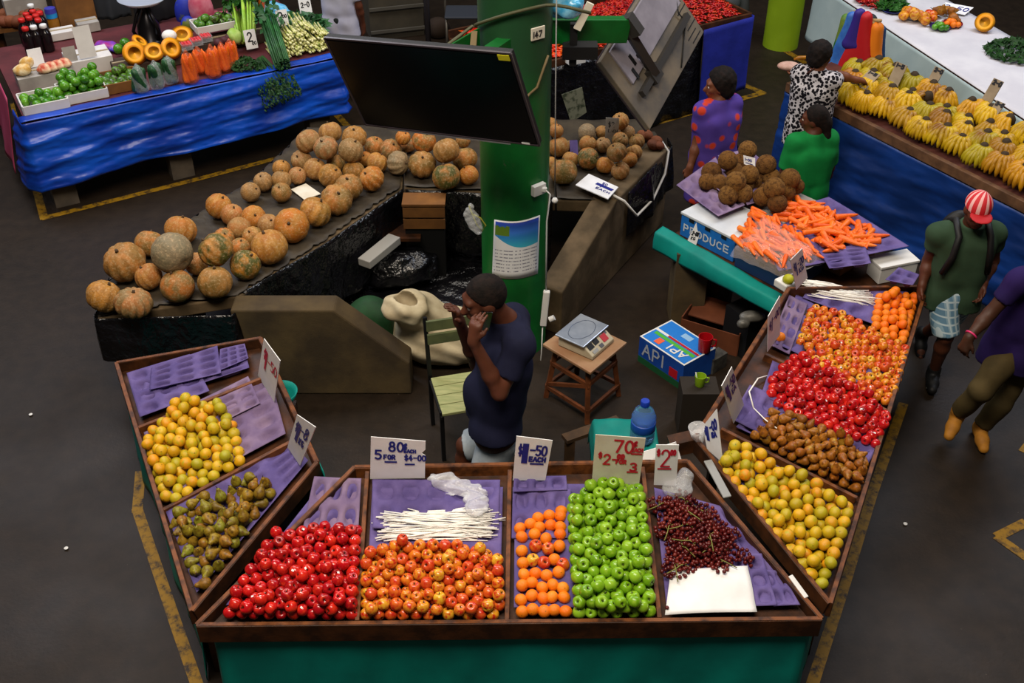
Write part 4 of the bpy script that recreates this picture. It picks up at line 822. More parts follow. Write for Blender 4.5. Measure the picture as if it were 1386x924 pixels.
# px, py, radius in px, shape, tilt, layer, green, grey, label
L_MAIN = 'tan pumpkin in the heap on the long bench between the corner and the screen'
L_SM = 'small tan pumpkin in the loose cluster near the blank white card'
L_BACK = 'tan orange pumpkin in the heap below the large television'
L_RIGHT = 'tan green pumpkin in the heap beyond the pillar by the upright grey card'
PU = [(140.6, 400.7, 23, 0, .5, 0, 0, 0, 'pale orange pumpkin with a dark stem hole at the very corner of the bench'), (180.5, 409.8, 25, 3, .25, 0, 0, .3, 'flat deeply ribbed tan pumpkin at the corner of the bench'),
 (169, 354.6, 27.6, 0, .4, 0, 0, 0, 'large golden orange pumpkin on the outer side of the bench corner'), (201, 374, 18, 1, .6, 0, 0, .2, 'smaller dull pumpkin between the golden pumpkin and the grey-green one'),
 (240, 386.4, 22, 2, .3, 0, 0, .1, 'smooth tan pumpkin in front of the grey-green one'), (291, 382, 22.5, 1, .2, 0, .3, 0, 'ochre pumpkin with green tint above the concrete bench end'),
 (233, 343, 27, 2, 1.2, 1, .4, 1, 'grey-green scarred pumpkin lying on top at the bench corner'), (202, 330, 19, 1, .8, 0, 0, 0, 'ribbed pumpkin lying behind the grey-green one'),
 (244.5, 311, 21, 0, .4, 0, 0, 0, 'round tan pumpkin set furthest out behind the grey-green one'), (292, 338, 23, 1, .9, 1, .8, 0, 'orange pumpkin with dark green blotches lying on top'),
 (266, 357, 15, 2, .5, 0, 0, 0, L_MAIN), (332, 358.5, 20, 2, .6, 0, 1, 0, 'dark green and rust pumpkin at the inner edge of the bench'), (364.7, 334, 24, 1, .4, 0, 0, 0, 'wide orange tan pumpkin at the inner edge of the bench'),
 (296.5, 279, 17, 1, .5, 0, 0, 0, L_MAIN), (314, 290.6, 15, 1, .3, 0, 0, .3, L_MAIN), (344, 294.5, 16, 2, .8, 0, 0, 0, L_MAIN), (322.5, 310, 15.5, 2, .9, 0, .2, .2, L_MAIN), (342, 320.5, 14, 1, .4, 0, .3, 0, L_MAIN), (363, 304, 14.5, 2, .7, 0, 0, .3, L_MAIN), (304.6, 321.5, 14, 1, .5, 0, 0, 0, L_MAIN), (325, 335, 13, 2, .3, 0, 0, 0, L_MAIN),
 (394.6, 305, 23, 2, .9, 0, 0, 0, 'bright orange pumpkin at the inner edge below the blank card'), (427, 286.4, 21, 0, .5, 0, .2, 0, 'round pumpkin with a neat stem scar at the inner edge below the blank card'), (455.6, 270, 21, 1, .6, 0, .4, .1, 'green-tinged pumpkin at the inner edge of the bench'), (472, 253, 18.5, 0, .3, 0, 0, 0, 'pale tan pumpkin at the inner edge with a small dark scar'),
 (356.6, 246, 13, 1, .4, 0, 0, .3, L_SM), (339, 260, 13, 2, 1.0, 0, 0, .4, L_SM), (381, 228, 12, 1, .3, 0, 0, 0, L_SM), (381, 243.5, 13, 1, .5, 0, 0, .2, L_SM), (381, 260.4, 13, 2, .4, 0, .3, 0, L_SM), (402, 238, 12, 1, .5, 0, 0, .4, L_SM),
 (408, 217, 14, 1, .6, 0, 0, .3, L_BACK), (426.4, 229, 15, 1, .4, 0, 0, .2, L_BACK), (416.7, 191, 16.5, 0, .9, 1, 0, .3, L_BACK), (447, 179, 15.5, 0, .4, 1, 0, .2, L_BACK), (441, 200, 16.5, 0, .5, 1, 0, .4, L_BACK), (447, 238, 16, 1, .8, 0, .2, 0, L_BACK), (454.6, 220, 12, 2, .5, 0, .5, 0, L_BACK),
 (479.6, 186, 16.5, 0, .3, 1, 0, 0, L_BACK), (475, 204.6, 16.5, 1, .5, 1, .1, .3, L_BACK), (507, 198, 13.5, 1, .4, 0, 0, 0, L_BACK), (529, 202.6, 14.5, 1, .5, 0, 0, .2, L_BACK), (510.4, 220, 14, 1, .6, 0, 0, 0, L_BACK), (478.6, 231, 14.5, 1, .4, 0, .3, 0, L_BACK), (503, 241.6, 17, 0, .7, 0, 0, 0, L_BACK), (539, 220.5, 16, 0, 1.3, 0, .4, .9, 'upright greyish ribbed pumpkin in the heap below the television'), (494, 215, 10, 2, .5, 0, 0, 0, L_BACK),
 (571.5, 222.4, 18.5, 0, .5, 0, .3, 0, L_BACK), (545.5, 186, 10, 1, .5, 1, 0, 0, L_BACK), (552.6, 197, 10, 1, .5, 0, 0, .2, L_BACK), (574, 190.6, 16, 1, .5, 1, 0, 0, L_BACK), (604, 204, 18, 0, .8, 1, 0, 0, L_BACK), (604, 239, 18.5, 1, .5, 0, .9, 0, 'dark green gold pumpkin at the front of the heap below the television'), (629, 213, 16.5, 0, .6, 0, .5, 0, L_BACK), (634.5, 237, 13, 2, .5, 0, 0, 0, 'plain orange pumpkin half hidden by the green pillar'), (627, 192, 10, 1, .4, 1, 0, 0, L_BACK),
 (745, 168, 9, 1, .4, 0, 0, 0, L_RIGHT), (753, 178, 9.5, 2, .4, 1, 0, .2, L_RIGHT), (756, 198, 14, 1, .5, 0, 0, 0, L_RIGHT), (771, 197, 7, 1, .5, 0, .2, .2, L_RIGHT), (772.5, 216, 11, 2, .6, 0, 0, 0, L_RIGHT), (762.7, 232.5, 18, 2, .6, 0, .55, 0, 'large yellow green pumpkin beside the pillar at the hanging cord'), (745, 222, 10, 1, .5, 0, 0, 0, L_RIGHT),
 (795.6, 214.6, 14.5, 2, 1.3, 0, 1, 0, 'dark green and yellow melon-like pumpkin beyond the pillar'), (794.5, 180, 12.5, 2, 1.5, 0, .2, .9, 'long grey pumpkin lying at the back beyond the pillar'), (796, 195, 11.5, 2, .5, 0, 0, 0, L_RIGHT), (815.8, 196, 10.5, 1, .5, 0, .1, .3, L_RIGHT), (814.7, 179, 9, 2, .5, 0, 0, 0, L_RIGHT), (839.6, 164, 11.5, 1, .4, 1, 0, 0, L_RIGHT), (847, 180, 12, 2, .5, 0, .1, .3, L_RIGHT), (839.6, 190, 11, 1, .5, 1, .3, 0, L_RIGHT), (834.6, 206, 13.5, 0, .5, 1, 0, 0, 'pinkish tan pumpkin on top in front of the upright grey card'), (819, 223.5, 11.5, 2, .5, 0, 0, 0, L_RIGHT), (839.6, 231, 12.5, 0, .5, 0, 0, .2, L_RIGHT), (852.6, 216, 10, 2, .5, 0, 0, 0, L_RIGHT), (858, 206.6, 11, 1, .5, 0, 0, .1, L_RIGHT), (862, 191.4, 10.5, 1, .6, 0, 0, 0, L_RIGHT)]
C, RR = [], []
for (x, y, r, sh, ti, ly, gr, gy, lab) in PU:
    z = BZ + .03 + .13
    for _ in range(3):
        p = P(x, y, z); dep = (p - CAM).dot(Vector((0, math.cos(TH), -math.sin(TH)))); q = r * dep / FPX * 1.05; z = BZ + .03 + q * .9 + ly * .15
    C.append(list(p)); RR.append(q)
C = np.array(C); RR = np.array(RR); C0 = C.copy()
for _ in range(60):
    D = C[:, None] - C[None]; Ld = np.sqrt((D ** 2).sum(-1)) + np.eye(len(C)); ov = np.maximum((RR[:, None] + RR[None]) * .9 - Ld, 0); np.fill_diagonal(ov, 0)
    C += (D / Ld[..., None] * ov[..., None] * .3).sum(1); C += (C0 - C) * .08; C[:, 2] = np.maximum(C[:, 2], BZ + .028 + RR * .86)
grp = {L_MAIN: 'pumpkins on the long bench', L_SM: 'small pumpkins near the blank card', L_BACK: 'pumpkins below the television', L_RIGHT: 'pumpkins beyond the pillar'}
for i, (x, y, r, sh, ti, ly, gr, gy, lab) in enumerate(PU):
    a = rnd.uniform(0, 6.28); o = PK[sh](C[i], Euler((ti * math.cos(a), ti * math.sin(a) - .1, rnd.uniform(0, 6))), float(RR[i]), lab, grp.get(lab, 'pumpkins on the bench'), 'pumpkin')
    o.color = (gr, gy, 0, 1)
    for k in o.children: k.color = o.color
KUM = fruit('kumara_skin', ['#6e3a22', '#7a4426', '#62341e'], None, .7, .3, bump=.3, bscale=8)
KU = Stamp(lambda: ball_mesh('sweet_potato', KUM, 12, .8))
for (x, y, s) in ((877, 183, .05), (889, 190, .05), (884, 196, .055), (869, 183, .045), (893, 197, .045)): KU(P(x, y, BZ + .08), (rnd.random(), rnd.random(), rnd.random() * 6), (s * 1.2, s, s), 'small brown sweet potato at the far tip of the bench beyond the pillar', 'sweet potatoes at the bench tip', 'sweet potato')
# cards on the bench
def card(name, px4, z, label, m=WHITE, th=.006, marks=None, ink=BLUEINK, cat='card', zs=None):
    q = [P(*p, (zs[i] if zs else z)) for i, p in enumerate(px4)]; b = MB(); b.extrude(q, th); o = b.build(name, m, label=label, cat=cat)
    if marks:
        b = MB()
        for mk_ in marks: pen(b, q, *mk_[0], **(mk_[1] if len(mk_) > 1 else {}))
        b.build('lettering', ink, o)
    return o
card('blank_card', [(412, 270), (434, 262), (414, 248), (394, 256)], BZ + .05, 'blank cream card lying among the small pumpkins', CREAM)
card('price_card', [(779, 250), (823, 269), (837, 253), (797, 235)], BZ + .1, 'white price card lying flat at the bench end with a blue stroke', WHITE, .008, [(('1', .55, .5, .3, .3), dict(lw=.01)), (('_', .45, .62, .45, .1), dict(lw=.035)), (('EACH', .5, .3, .09, .12), dict(lw=.007)), (('50', .55, .74, .07, .12), dict(lw=.006))])
card('price_card', [(819, 187), (837, 187), (838, 160), (820, 159)], 0, 'grey upright card with faint figures among the pumpkins beyond the pillar', GREYCARD, .004, [(('$2', .2, .55, .2, .25), dict(lw=.006)), (('EACH', .2, .3, .15, .12), dict(lw=.005))], BLACKINK, zs=(.98, .98, 1.16, 1.16))
c = PURPLE2
b = MB(); b.box(P(777, 205, BZ + .08), (.07, .2, .012), Euler((.9, 0, .1))); b.build('packing_tray', PURPLE, label='scrap of purple packing tray tucked among the pumpkins beyond the pillar', cat='packing tray')
drape('plastic_drape', [(-1.9, 9.44), (-2.23, 8.46), (-2.67, 7.7), (-3.01, 6.92)], .45, 'black plastic hanging down the outer edge of the long pumpkin bench', 5)
# ---------------------------------------------------------------- the dim space under the bench
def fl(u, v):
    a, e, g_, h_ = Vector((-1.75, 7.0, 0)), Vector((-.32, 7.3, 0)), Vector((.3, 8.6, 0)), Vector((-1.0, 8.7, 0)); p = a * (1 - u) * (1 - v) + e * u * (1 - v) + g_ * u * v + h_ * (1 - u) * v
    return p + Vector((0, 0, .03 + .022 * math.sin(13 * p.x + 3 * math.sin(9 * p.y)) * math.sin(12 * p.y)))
b = MB(); b.grid(fl, 60, 44); b.build('plastic_sheet', BLACKP, smooth=True, label='black plastic sheet added on the floor to darken the space behind the white sack', cat='plastic sheet', solid=.004)  # added sheet: its black stands in for the shade under the bench
b = MB(); b.box((-1.02, 8.2, .44), (.5, .4, .03)); b.box((-1.3, 7.9, .22), (.04, .04, .44)); b.box((-.75, 8.3, .22), (.04, .04, .44)); b.box((-1.25, 8.4, .22), (.04, .04, .44)); b.build('low_shelf', WOOD, label='low wooden shelf in the dark space under the pumpkin bench', cat='shelf')
a, e = P(492, 352, .5), P(534, 318, .52); d = e - a
b = MB(); b.beam(a, e, .12, .07); b.build('foam_block', mat('grey_foam', '#8f8d88', .8), label='long grey white foam block leaning under the pumpkin bench', cat='block', bevel=.006)
t = thing('wooden_crate', 'brown slatted wooden crate under the bench below the television', 'crate', P(565, 290, .32)); b = MB(); o0 = P(575, 262, .74) + Vector((0, -.2, 0))
b.box(o0 + Vector((0, .1, -.0)), (.36, .2, .02)); b.build('lid', CARDB, t)
for k in range(2):
    b = MB(); b.box(o0 + Vector((0, .01, -.07 - .11 * k)), (.35, .02, .09)); b.build('slat', CARDB, t)
b = MB(); b.box(Vector((o0.x, o0.y + .1, (o0.z - .02) / 2)), (.33, .16, o0.z - .02)); b.build('crate_body', BLACKM, t)
for (p0, p1, nm, lab) in (((452, 380), (470, 345), 'grey_pole', 'pale thin pole standing in the dark under the bench'), ((490, 372), (522, 392), 'thin_bar', 'thin metal bar lying in the dark behind the white sack'), ((527, 378), (552, 391), 'thin_bar', 'bent thin metal bar just above the mouth of the white sack')):
    b = MB(); b.tube([P(*p0, .015 if nm == 'thin_bar' else 0), P(*p1, .015 if nm == 'thin_bar' else .4)], .012, 8); b.build(nm, mat('dull_metal', '#55524c', .5, metal=.6), smooth=True, label=lab, cat='pole')
for (c, r, lab, m) in ((P(590, 300, .35), (.3, .2, .22), 'black plastic bundle stuffed under the bench beside the pillar', BLACKP), (P(540, 360, .2), (.28, .22, .16), 'black plastic bundle on the floor behind the white sack', BLACKP), (P(460, 350, .25), (.16, .14, .2), 'dark blue cloth bundle under the pumpkin bench', mat('dark_navy_cloth', '#101420', .8)), (P(425, 368, .2), (.22, .2, .18), 'dark brown sack pushed under the pumpkin bench', mat('brown_sack', '#2a1c10', .85))):
    c = Vector(c)
    sdf('plastic_bundle' if m is BLACKP else 'cloth_bundle', [ell(c, r), ell(c + Vector((r[0] * .6, .05, -.02)), (r[0] * .6, r[1] * .7, r[2] * .8)), ell(c + Vector((-r[0] * .6, -.03, -.04)), (r[0] * .5, r[1] * .8, r[2] * .7))], m, None, .022, .06, noise=lambda x, y, z: .02 * np.sin(18 * x + 4 * np.sin(12 * z)) * np.sin(16 * y + 5 * z), halves=[((0, 0, .004), (0, 0, -1))], label=lab, cat='bundle')
# ================================================================ coconuts and carrots on boxes, between the right tray and the banana stall
ct = [P(912, 300, .74), P(1062, 412, .74), P(1250, 385, .74), P(1010, 205, .74)]
ct[0] = Vector((1.24, 7.55, .74)); ct[1] = Vector((1.97, 6.72, .74)); ct[2] = Vector((2.88, 6.86, .74)); ct[3] = Vector((2.0, 8.4, .74))
t = thing('table', 'low table carrying the coconuts and carrots under a teal cloth', 'table', Vector((2.1, 7.5, 0)))
b = MB(); b.extrude(ct, .05); b.build('table_top', WOOD, t)
cc = sum(ct, Vector()) / 4
for i, x in enumerate(ct):
    y = cc + (x - cc) * (.76 if i == 0 else .86)
    b = MB(); b.box((y.x, y.y, .345), (.26, .26, .69) if i == 0 else (.08, .08, .69)); b.build('leg', CONCD if i == 0 else WOOD, t)
def roll():                             # teal cloth rolled over the table's edge
    a, e = ct[0] + Vector((-.06, .1, .02)), ct[1] + Vector((.0, -.02, .0)); d = (e - a).normalized(); n = Vector((d.y, -d.x, 0)).normalized()
    if n.dot(CAM - a) < 0: n = -n
    def fn(u, v):
        p = a.lerp(e, u); w = .15 * v; wob = .005 * math.sin(9 * u + 5 * v) + .003 * math.sin(23 * u + 2)
        if v < .45: q = p + n * (w * 1.25 - .04) + Vector((0, 0, .012 - .05 * v))
        else: q = p + n * (.15 * .45 * 1.25 - .04 + .02 * math.sin((v - .45) * 4)) + Vector((0, 0, .012 - .0225 - (v - .45) * (.18 + .1 * (1 - u))))
        return q + n * wob
    b = MB(); b.grid(fn, 50, 14); return b.build('teal_cloth', TEAL, smooth=True, label='teal cloth folded over the edge of the coconut table', cat='cloth', solid=.006)
roll()
PBLUE = mat('printed_blue', '#1463b4', .6, '#1a6fc2', 5); PWH = mat('carton_white', '#b9bec4', .7, '#c8ccd0', 6)
def carton(px, z, size, yaw, label, body, lidm, h, text=None, tm=None, tabs=True):
    c = P(*px, z); M = Matrix.Rotation(yaw, 3, 'Z'); t = thing('carton', label, 'carton', c); X = lambda x, y, zz: c + M @ Vector((x, y, zz))
    b = MB(); b.box(c + Vector((0, 0, h / 2)), (size[0], size[1], h), M); b.build('box_body', body, t, bevel=.004)
    b = MB(); b.box(X(0, 0, h + .01), (size[0] + .014, size[1] + .014, .022), M); b.build('lid', lidm, t, bevel=.004)
    if tabs:
        b = MB()
        for k in range(3): b.box(X(-size[0] * .3 + size[0] * .3 * k, -size[1] / 2 - .004, h - .01), (.05, .004, .04), M)
        b.build('hand_hole', BLACKM, t)
    if text:
        q = [X(-size[0] / 2, -size[1] / 2, 0), X(size[0] / 2, -size[1] / 2, 0), X(size[0] / 2, -size[1] / 2, h), X(-size[0] / 2, -size[1] / 2, h)]
        b = MB(); pen(b, q, *text[0], **text[1]); b.build('lettering', tm or PWH, t)
    return t
d = (ct[1] - ct[0]).normalized(); YAW = math.atan2(d.y, d.x)
nn = Vector((-d.y, d.x, 0))
def along(s, w, z=0): return ct[0] + d * s + nn * w + Vector((0, 0, z))
def proj_px(p):
    v = p - CAM; dep = v.y * math.cos(TH) - v.z * math.sin(TH); up = v.y * math.sin(TH) + v.z * math.cos(TH); return (693 + FPX * v.x / dep, 462 - FPX * up / dep)
def carton_at(s, w, *a, **k): p = along(s, w, .004); return carton(proj_px(p), p.z, *a, **k)
carton_at(.3, .31, (.54, .42), YAW, 'blue and white produce carton at the table corner under the coconuts', PBLUE, PWH, .19, (('PRODUCE', .06, .3, .1, .3), dict(lw=.012)), PWH)
carton_at(.86, .28, (.5, .42), YAW, 'blue carton with pale tabs under the bag of carrots', mat('printed_navy', '#15335e', .6), PURPLE2, .15)
carton_at(.36, .8, (.6, .46), YAW, 'pale carton under the coconuts at the far side of the table', PWH, GREYCARD, .19, tabs=False)
carton_at(.95, .78, (.56, .46), YAW, 'brown carton under the heap of carrots', CARDB, GREYCARD, .16, tabs=False)
carton((1205, 372), .745, (.32, .16), .32, 'small white carton at the end of the carrot table', PLWHITE, PLWHITE, .13, tabs=False)
class Flat:                              # level surface at a height, same interface as a fruit tray
    def __init__(self, z): self.z = z; self.n = Vector((0, 0, 1)); self.o = Vector((0, 0, z)); self.eu = Vector((1, 0, 0)); self.ev = Vector((0, 1, 0))
    def at(self, px, py, h=0): return P(px, py, self.z + h)
    def uv(self, px, py, h=0): p = self.at(px, py, h); return (p.x, p.y)
    def xyz(self, u, v, h): return Vector((u, v, self.z + h))
TOPC, TOPK = Flat(.975), Flat(.935)
liner(TOPC, [(912, 256), (972, 300), (1010, 285), (968, 215)], 'lilac packing tray at the outer corner under the coconuts', .0, PURPLE2, None, (6, 6))
liner(TOPC, [(955, 250), (990, 280), (1018, 270), (985, 230)], 'lilac packing tray with a raised edge under the front coconuts', .022, PURPLE2, None, (4, 4))
liner(TOPC, [(968, 215), (1010, 285), (1092, 262), (1010, 205)], 'lilac packing tray at the far side under the coconuts', .008, PURPLE2, None, (6, 6))
liner(TOPK, [(1010, 300), (1052, 375), (1130, 360), (1080, 290)], 'purple packing tray under the bag of carrots', .0, PURPLE, None, (6, 6))
liner(TOPK, [(1050, 290), (1120, 365), (1235, 340), (1120, 270)], 'purple packing tray under the heap of carrots', .008, PURPLE, None, (8, 6))
liner(TOPK, [(1105, 345), (1120, 370), (1180, 362), (1172, 340)], 'purple packing tray lapping over the edge below the carrots', .02, PURPLE, None, (5, 3))
o = liner(Flat(.9), [(1195, 385), (1235, 392), (1244, 378), (1215, 366)], 'rounded purple packing tray between the white carton and the oranges', .0, PURPLE, None, (3, 2))
# coconuts
COCO = fruit('coconut_husk', ['#7a5228', '#88602e', '#6c4620', '#8e622c'], '#4c3016', .85, .2, 3, (.45, .7), bump=.8, bscale=12)
CO = Stamp(lambda: ball_mesh('coconut', COCO, 18, 1.0))
LC = 'brown hairy coconut piled on the lilac packing trays'
for (x, y, r, l) in [(963, 233, 14, 0), (985, 217, 13.5, 1), (1012, 203, 13, 1), (1003, 219, 12.5, 0), (957, 246, 11.5, 0), (973, 247, 11.5, 0), (994, 231, 12, 0), (1014, 236, 13, 1), (996, 246, 14, 1), (1010, 250, 11, 0), (986, 264, 13.5, 0), (1006, 262, 13, 0), (1022, 246, 10, 0), (1037, 223, 14, 1), (1044, 240, 12.5, 0), (1031, 237, 11, 0), (1048, 255, 14.5, 1), (1064, 260, 12.5, 0), (1069, 242, 14, 1), (1032, 266, 13, 0), (1052, 275, 13, 0), (1078, 252, 11, 0), (1038, 258, 11, 0)]:
    q = r / 167; CO(P(x, y, .99 + q * .95 + l * .085), (rnd.random() * 6, rnd.random() * 6, 0), q, LC, 'coconuts on the lilac trays', 'coconut')
card('price_tag', [(1007, 222), (1022, 227), (1022, 214), (1006, 210)], 0, 'small white price tag stuck among the coconuts', WHITE, .003, [(('1-00', .15, .5, .14, .25), dict(lw=.006)), (('_', .2, .25, .6, .1), dict(lw=.006))], zs=(1.2, 1.2, 1.27, 1.27))
# carrots
CAR = fruit('carrot_skin', ['#e8620e', '#ee7014', '#e0560c', '#f07c1e'], '#d8500c', .45, .4, 3, (.55, .75), bump=.2, bscale=10)
def carrot_make():
    b = MB(); b.lathe([(0, 0), (.11, .0), (.135, .03), (.13, .12), (.115, .4), (.085, .75), (.05, .95), (.015, 1.02), (0, 1.03)], 9, c=(0, 0, -.5)); o = b.build('carrot', CAR, smooth=True, origin=(0, 0, 0)); return o
CA = Stamp(carrot_make)
poly = [(1055, 280), (1085, 272), (1115, 282), (1150, 298), (1192, 322), (1180, 332), (1150, 335), (1132, 345), (1112, 338), (1100, 318), (1068, 300)]
def in_poly(x, y, pl):
    c = False
    for i in range(len(pl)):
        (x1, y1), (x2, y2) = pl[i], pl[i - 1]
        if (y1 > y) != (y2 > y) and x < (x2 - x1) * (y - y1) / (y2 - y1) + x1: c = not c
    return c
k = 0
while k < 120:
    x, y = rnd.uniform(1050, 1195), rnd.uniform(270, 348)
    if not in_poly(x, y, poly): continue
    k += 1; dd = min(abs(x - 1120) / 75, 1); lay = rnd.random() * (1 - dd * .6)
    CA(P(x, y - lay * 6, .965 + .07 * lay), (PI / 2 + rnd.gauss(0, .13), 0, rnd.choice([rnd.gauss(.5, .5), rnd.gauss(-1.0, .5), rnd.gauss(1.6, .4)])), rnd.uniform(.16, .2), 'loose orange carrot in the heap beside the bag of carrots', 'loose carrots in the heap', 'carrot')
bagq = [(1026, 282), (989, 336), (1062, 366), (1118, 346)]
k = 0
while k < 150:
    x, y = rnd.uniform(990, 1118), rnd.uniform(282, 366)
    if not in_poly(x, y, [(1028, 288), (995, 334), (1062, 362), (1112, 345), (1070, 312)]): continue
    k += 1; lay = rnd.random() * 1.1
    CA(P(x, y - lay * 6, .962 + .07 * lay), (PI / 2 + rnd.gauss(0, .1), 0, rnd.gauss(.35, .35)), rnd.uniform(.13, .17), 'orange carrot packed inside the clear plastic bag', 'carrots inside the clear bag', 'carrot')
c = [P(x, y, 1.0) for x, y in bagq]; m0 = sum(c, Vector()) / 4
def bag_fn(u, v):
    p = c[0] * (1 - u) * (1 - v) + c[1] * (1 - u) * v + c[2] * u * v + c[3] * u * (1 - v); e = min(1, 5 * min(u, 1 - u, v, 1 - v)); return p + Vector((0, 0, -.06 + .115 * e ** .5 + .008 * math.sin(19 * u + 7 * v) * math.sin(17 * v + 3 * u)))
b = MB(); b.grid(bag_fn, 28, 24); o = b.build('carrot_bag', clear('carrot_bag_film', '#f4e4d8', .06, .17), smooth=True, label='clear plastic bag packed full of carrots lying on purple trays', cat='bag')
b = MB(); b.tube([bag_fn(u / 20, 0) for u in range(21)], .004, 5); b.tube([bag_fn(1, u / 20) for u in range(21)], .004, 5); b.build('bag_seam', BAGW, o, smooth=True)
CITG = fruit('lime_yellow_peel', ['#a8a818', '#b0b01c'], None, .4, .4, bump=.2, bscale=16)
o = ball_mesh('lemon', CITG, 16, 1.2); o.location = P(1067, 378, .98); o.scale = (.04,) * 3; o.rotation_euler = (1, .4, 0); tag(o, 'single yellow green lemon behind the price card at the bag of carrots', 'lemon')
b = MB(); o0 = P(1062, 384, .93); b.box(o0 + Vector((-.0, .0, .0)), (.1, .12, .06), Euler((0, 0, .6))); b.build('white_tub', PLWHITE, label='small pale tub under the yellow green lemon', cat='tub', bevel=.01)
card('price_tag', [(929, 328), (942, 332), (952, 302), (943, 300)], 0, 'white price tag hanging on the produce carton over the teal cloth', WHITE, .004, [(('2-00', .15, .4, .16, .16), dict(lw=.008)), (('KG', .25, .2, .2, .12), dict(lw=.006))], BLACKINK, zs=(.74, .74, .93, .93))
# ================================================================ banana stall
BD = Vector((.534, -.845, 0)); BN = Vector((.845, .534, 0)); B0 = Vector((2.91, 9.41, 1.0))
def bs(s, w, z): return B0 + BD * s + BN * w + Vector((0, 0, z - 1.0))
S0, S1, WD = -.55, 2.32, .68
def bz(w): return 1.0 + .2 * w
t = thing('banana_stand', 'sloping brown wooden stand covered with bananas', 'stand', bs(1.1, .4, 0))
b = MB(); b.extrude([bs(S0, 0, bz(0)), bs(S1, 0, bz(0)), bs(S1, WD, bz(WD)), bs(S0, WD, bz(WD))], .04); b.build('sloping_top', mat('maroon_board', '#4a231c', .7, '#5e3024', 6), t)
b = MB(); b.beam(bs(S0, -.01, 1.03), bs(S1, -.01, 1.03), .05, .09); b.build('front_board', mat('scuffed_board', '#4d3320', .7, '#6b4a30', 8), t, bevel=.005)
for s in (S0 + .1, .9, S1 - .1):
    for w in (.1, WD - .06): b = MB(); p = bs(s, w, 0); h = bz(w) - .04; b.box((p.x, p.y, h / 2), (.07, .07, h)); b.build('leg', WOOD, t)
skirt('blue_tarp', [bs(S0 - .02, .3, .93), bs(S0 - .02, -.03, .93), bs(S1 + .02, -.03, .93)], 1, 'dark blue tarp hanging in front of the banana stand', 4, .035, NAVY, .06, 2, flare=.06, cat='tarp', crease=.01)
BANM = fruit('banana_skin', ['#c89e0c', '#b0900a', '#b87a0a', '#cca410', '#9c8a0e', '#a86c0a', '#8c8610', '#c8a00e', '#8a5c10'], '#7a4c0c', .42, .4, 5, (.52, .7), spots=('#4a2c0c', 9, (.68, .78)))
CROWN = mat('banana_crown', '#33240e', .8)
def hand_of(n, spread, seed):
    def mk_():
        g = random.Random(seed); b = MB()
        for ring, (nn, zz, ln) in enumerate(((n, 0, 1.0), (n - 2, .03, .85))):
            for i in range(nn):
                a = (i / (nn - 1) - .5) * 2 * spread + g.uniform(-.05, .05); L = .165 * ln * g.uniform(.9, 1.08); pts, rs = [], []
                for k in range(8):
                    q = k / 7; rr = .02 + L * (1.05 * q - .38 * q * q); z = .10 + zz * .6 + .018 * math.sin(PI * q) - .088 * q ** 1.8
                    pts.append((rr * math.sin(a), -rr * math.cos(a) * .95, z)); rs.append(.0185 * (.45 if k == 0 else .8 if k == 1 else .35 if k == 7 else 1 - .1 * (k == 6)))
                b.tube(pts, rs, 7)
        o = b.build('banana_hand', BANM, smooth=True, origin=(0, 0, 0))
        b = MB(); b.lathe([(0, .05), (.034, .06), (.04, .09), (.032, .115), (.02, .132), (0, .136)], 10, (0, .005, .01)); b.build('crown', CROWN, o, smooth=True); return o
    return Stamp(mk_)
BH_ = [hand_of(11, 1.45, 1), hand_of(10, 1.55, 2), hand_of(12, 1.3, 5)]
yaw = math.atan2(-BN.y, -BN.x) + PI / 2
for r in range(4):
    for i in range(14):
        s = -.12 + .205 * i + (.1 if r % 2 else 0) + rnd.uniform(-.03, .03); w = .16 + .14 * r + rnd.uniform(-.02, .02)
        if r == 0 and s < -.05 or s > 2.26 or (r == 3 and rnd.random() < .15): continue
        M = Matrix.Rotation(yaw + rnd.gauss(0, .5 + .2 * r), 3, 'Z') @ Matrix.Rotation(R(rnd.uniform(-4, 12)), 3, 'X')
        BH_[(i + r) % 3](bs(s, w, bz(w) + .012 + (.04 if r % 2 else .015)), M.to_euler(), rnd.uniform(1.12, 1.3), 'hand of yellow bananas on the front edge of the blue skirted stand' if r == 0 else 'hand of ripe bananas heaped behind the front row on the stand', 'bananas in the front row' if r == 0 else 'bananas behind the front row', 'bananas')
TANC = mat('tan_card', '#8a7a62', .8, '#a0907a', 7)
for i, (p0, p1, wd, lab) in enumerate([((1164, 118), (1184, 98), .13, 'short tan card marker at the end of the banana stand by the patterned blouse'), ((1204, 122), (1221, 86), .12, 'tan card marker second along the banana stand'), ((1252, 128), (1272, 92), .10, 'tan card marker in the middle of the banana stand'), ((1326, 152), (1352, 108), .10, 'tall dark-topped card marker towards the near end of the banana stand'), ((1332, 170), (1355, 138), .085, 'lower tan card marker in front of the tall dark-topped one')]):
    a = P(*p0, 1.2); e = V(*p1, a.y + .05); dd = (e - a).normalized(); sd = Vector((BD.x, BD.y, 0)); n = sd.cross(dd).normalized()
    q = [a - sd * wd / 2, a + sd * wd / 2, e + sd * wd / 2, e - sd * wd / 2]
    if (q[1] - q[0]).cross(q[3] - q[0]).dot(CAM - a) < 0: q = [q[1], q[0], q[3], q[2]]
    b = MB(); b.extrude(q, .008); o = b.build('card_marker', TANC, label=lab, cat='marker')
    b = MB(); pen(b, q, ('1-5' if i < 2 else '2-0'), .15, .84, .24, .12, lw=.014); b.build('lettering', BLACKINK, o)
c = bs(2.25, .9, 1.2)
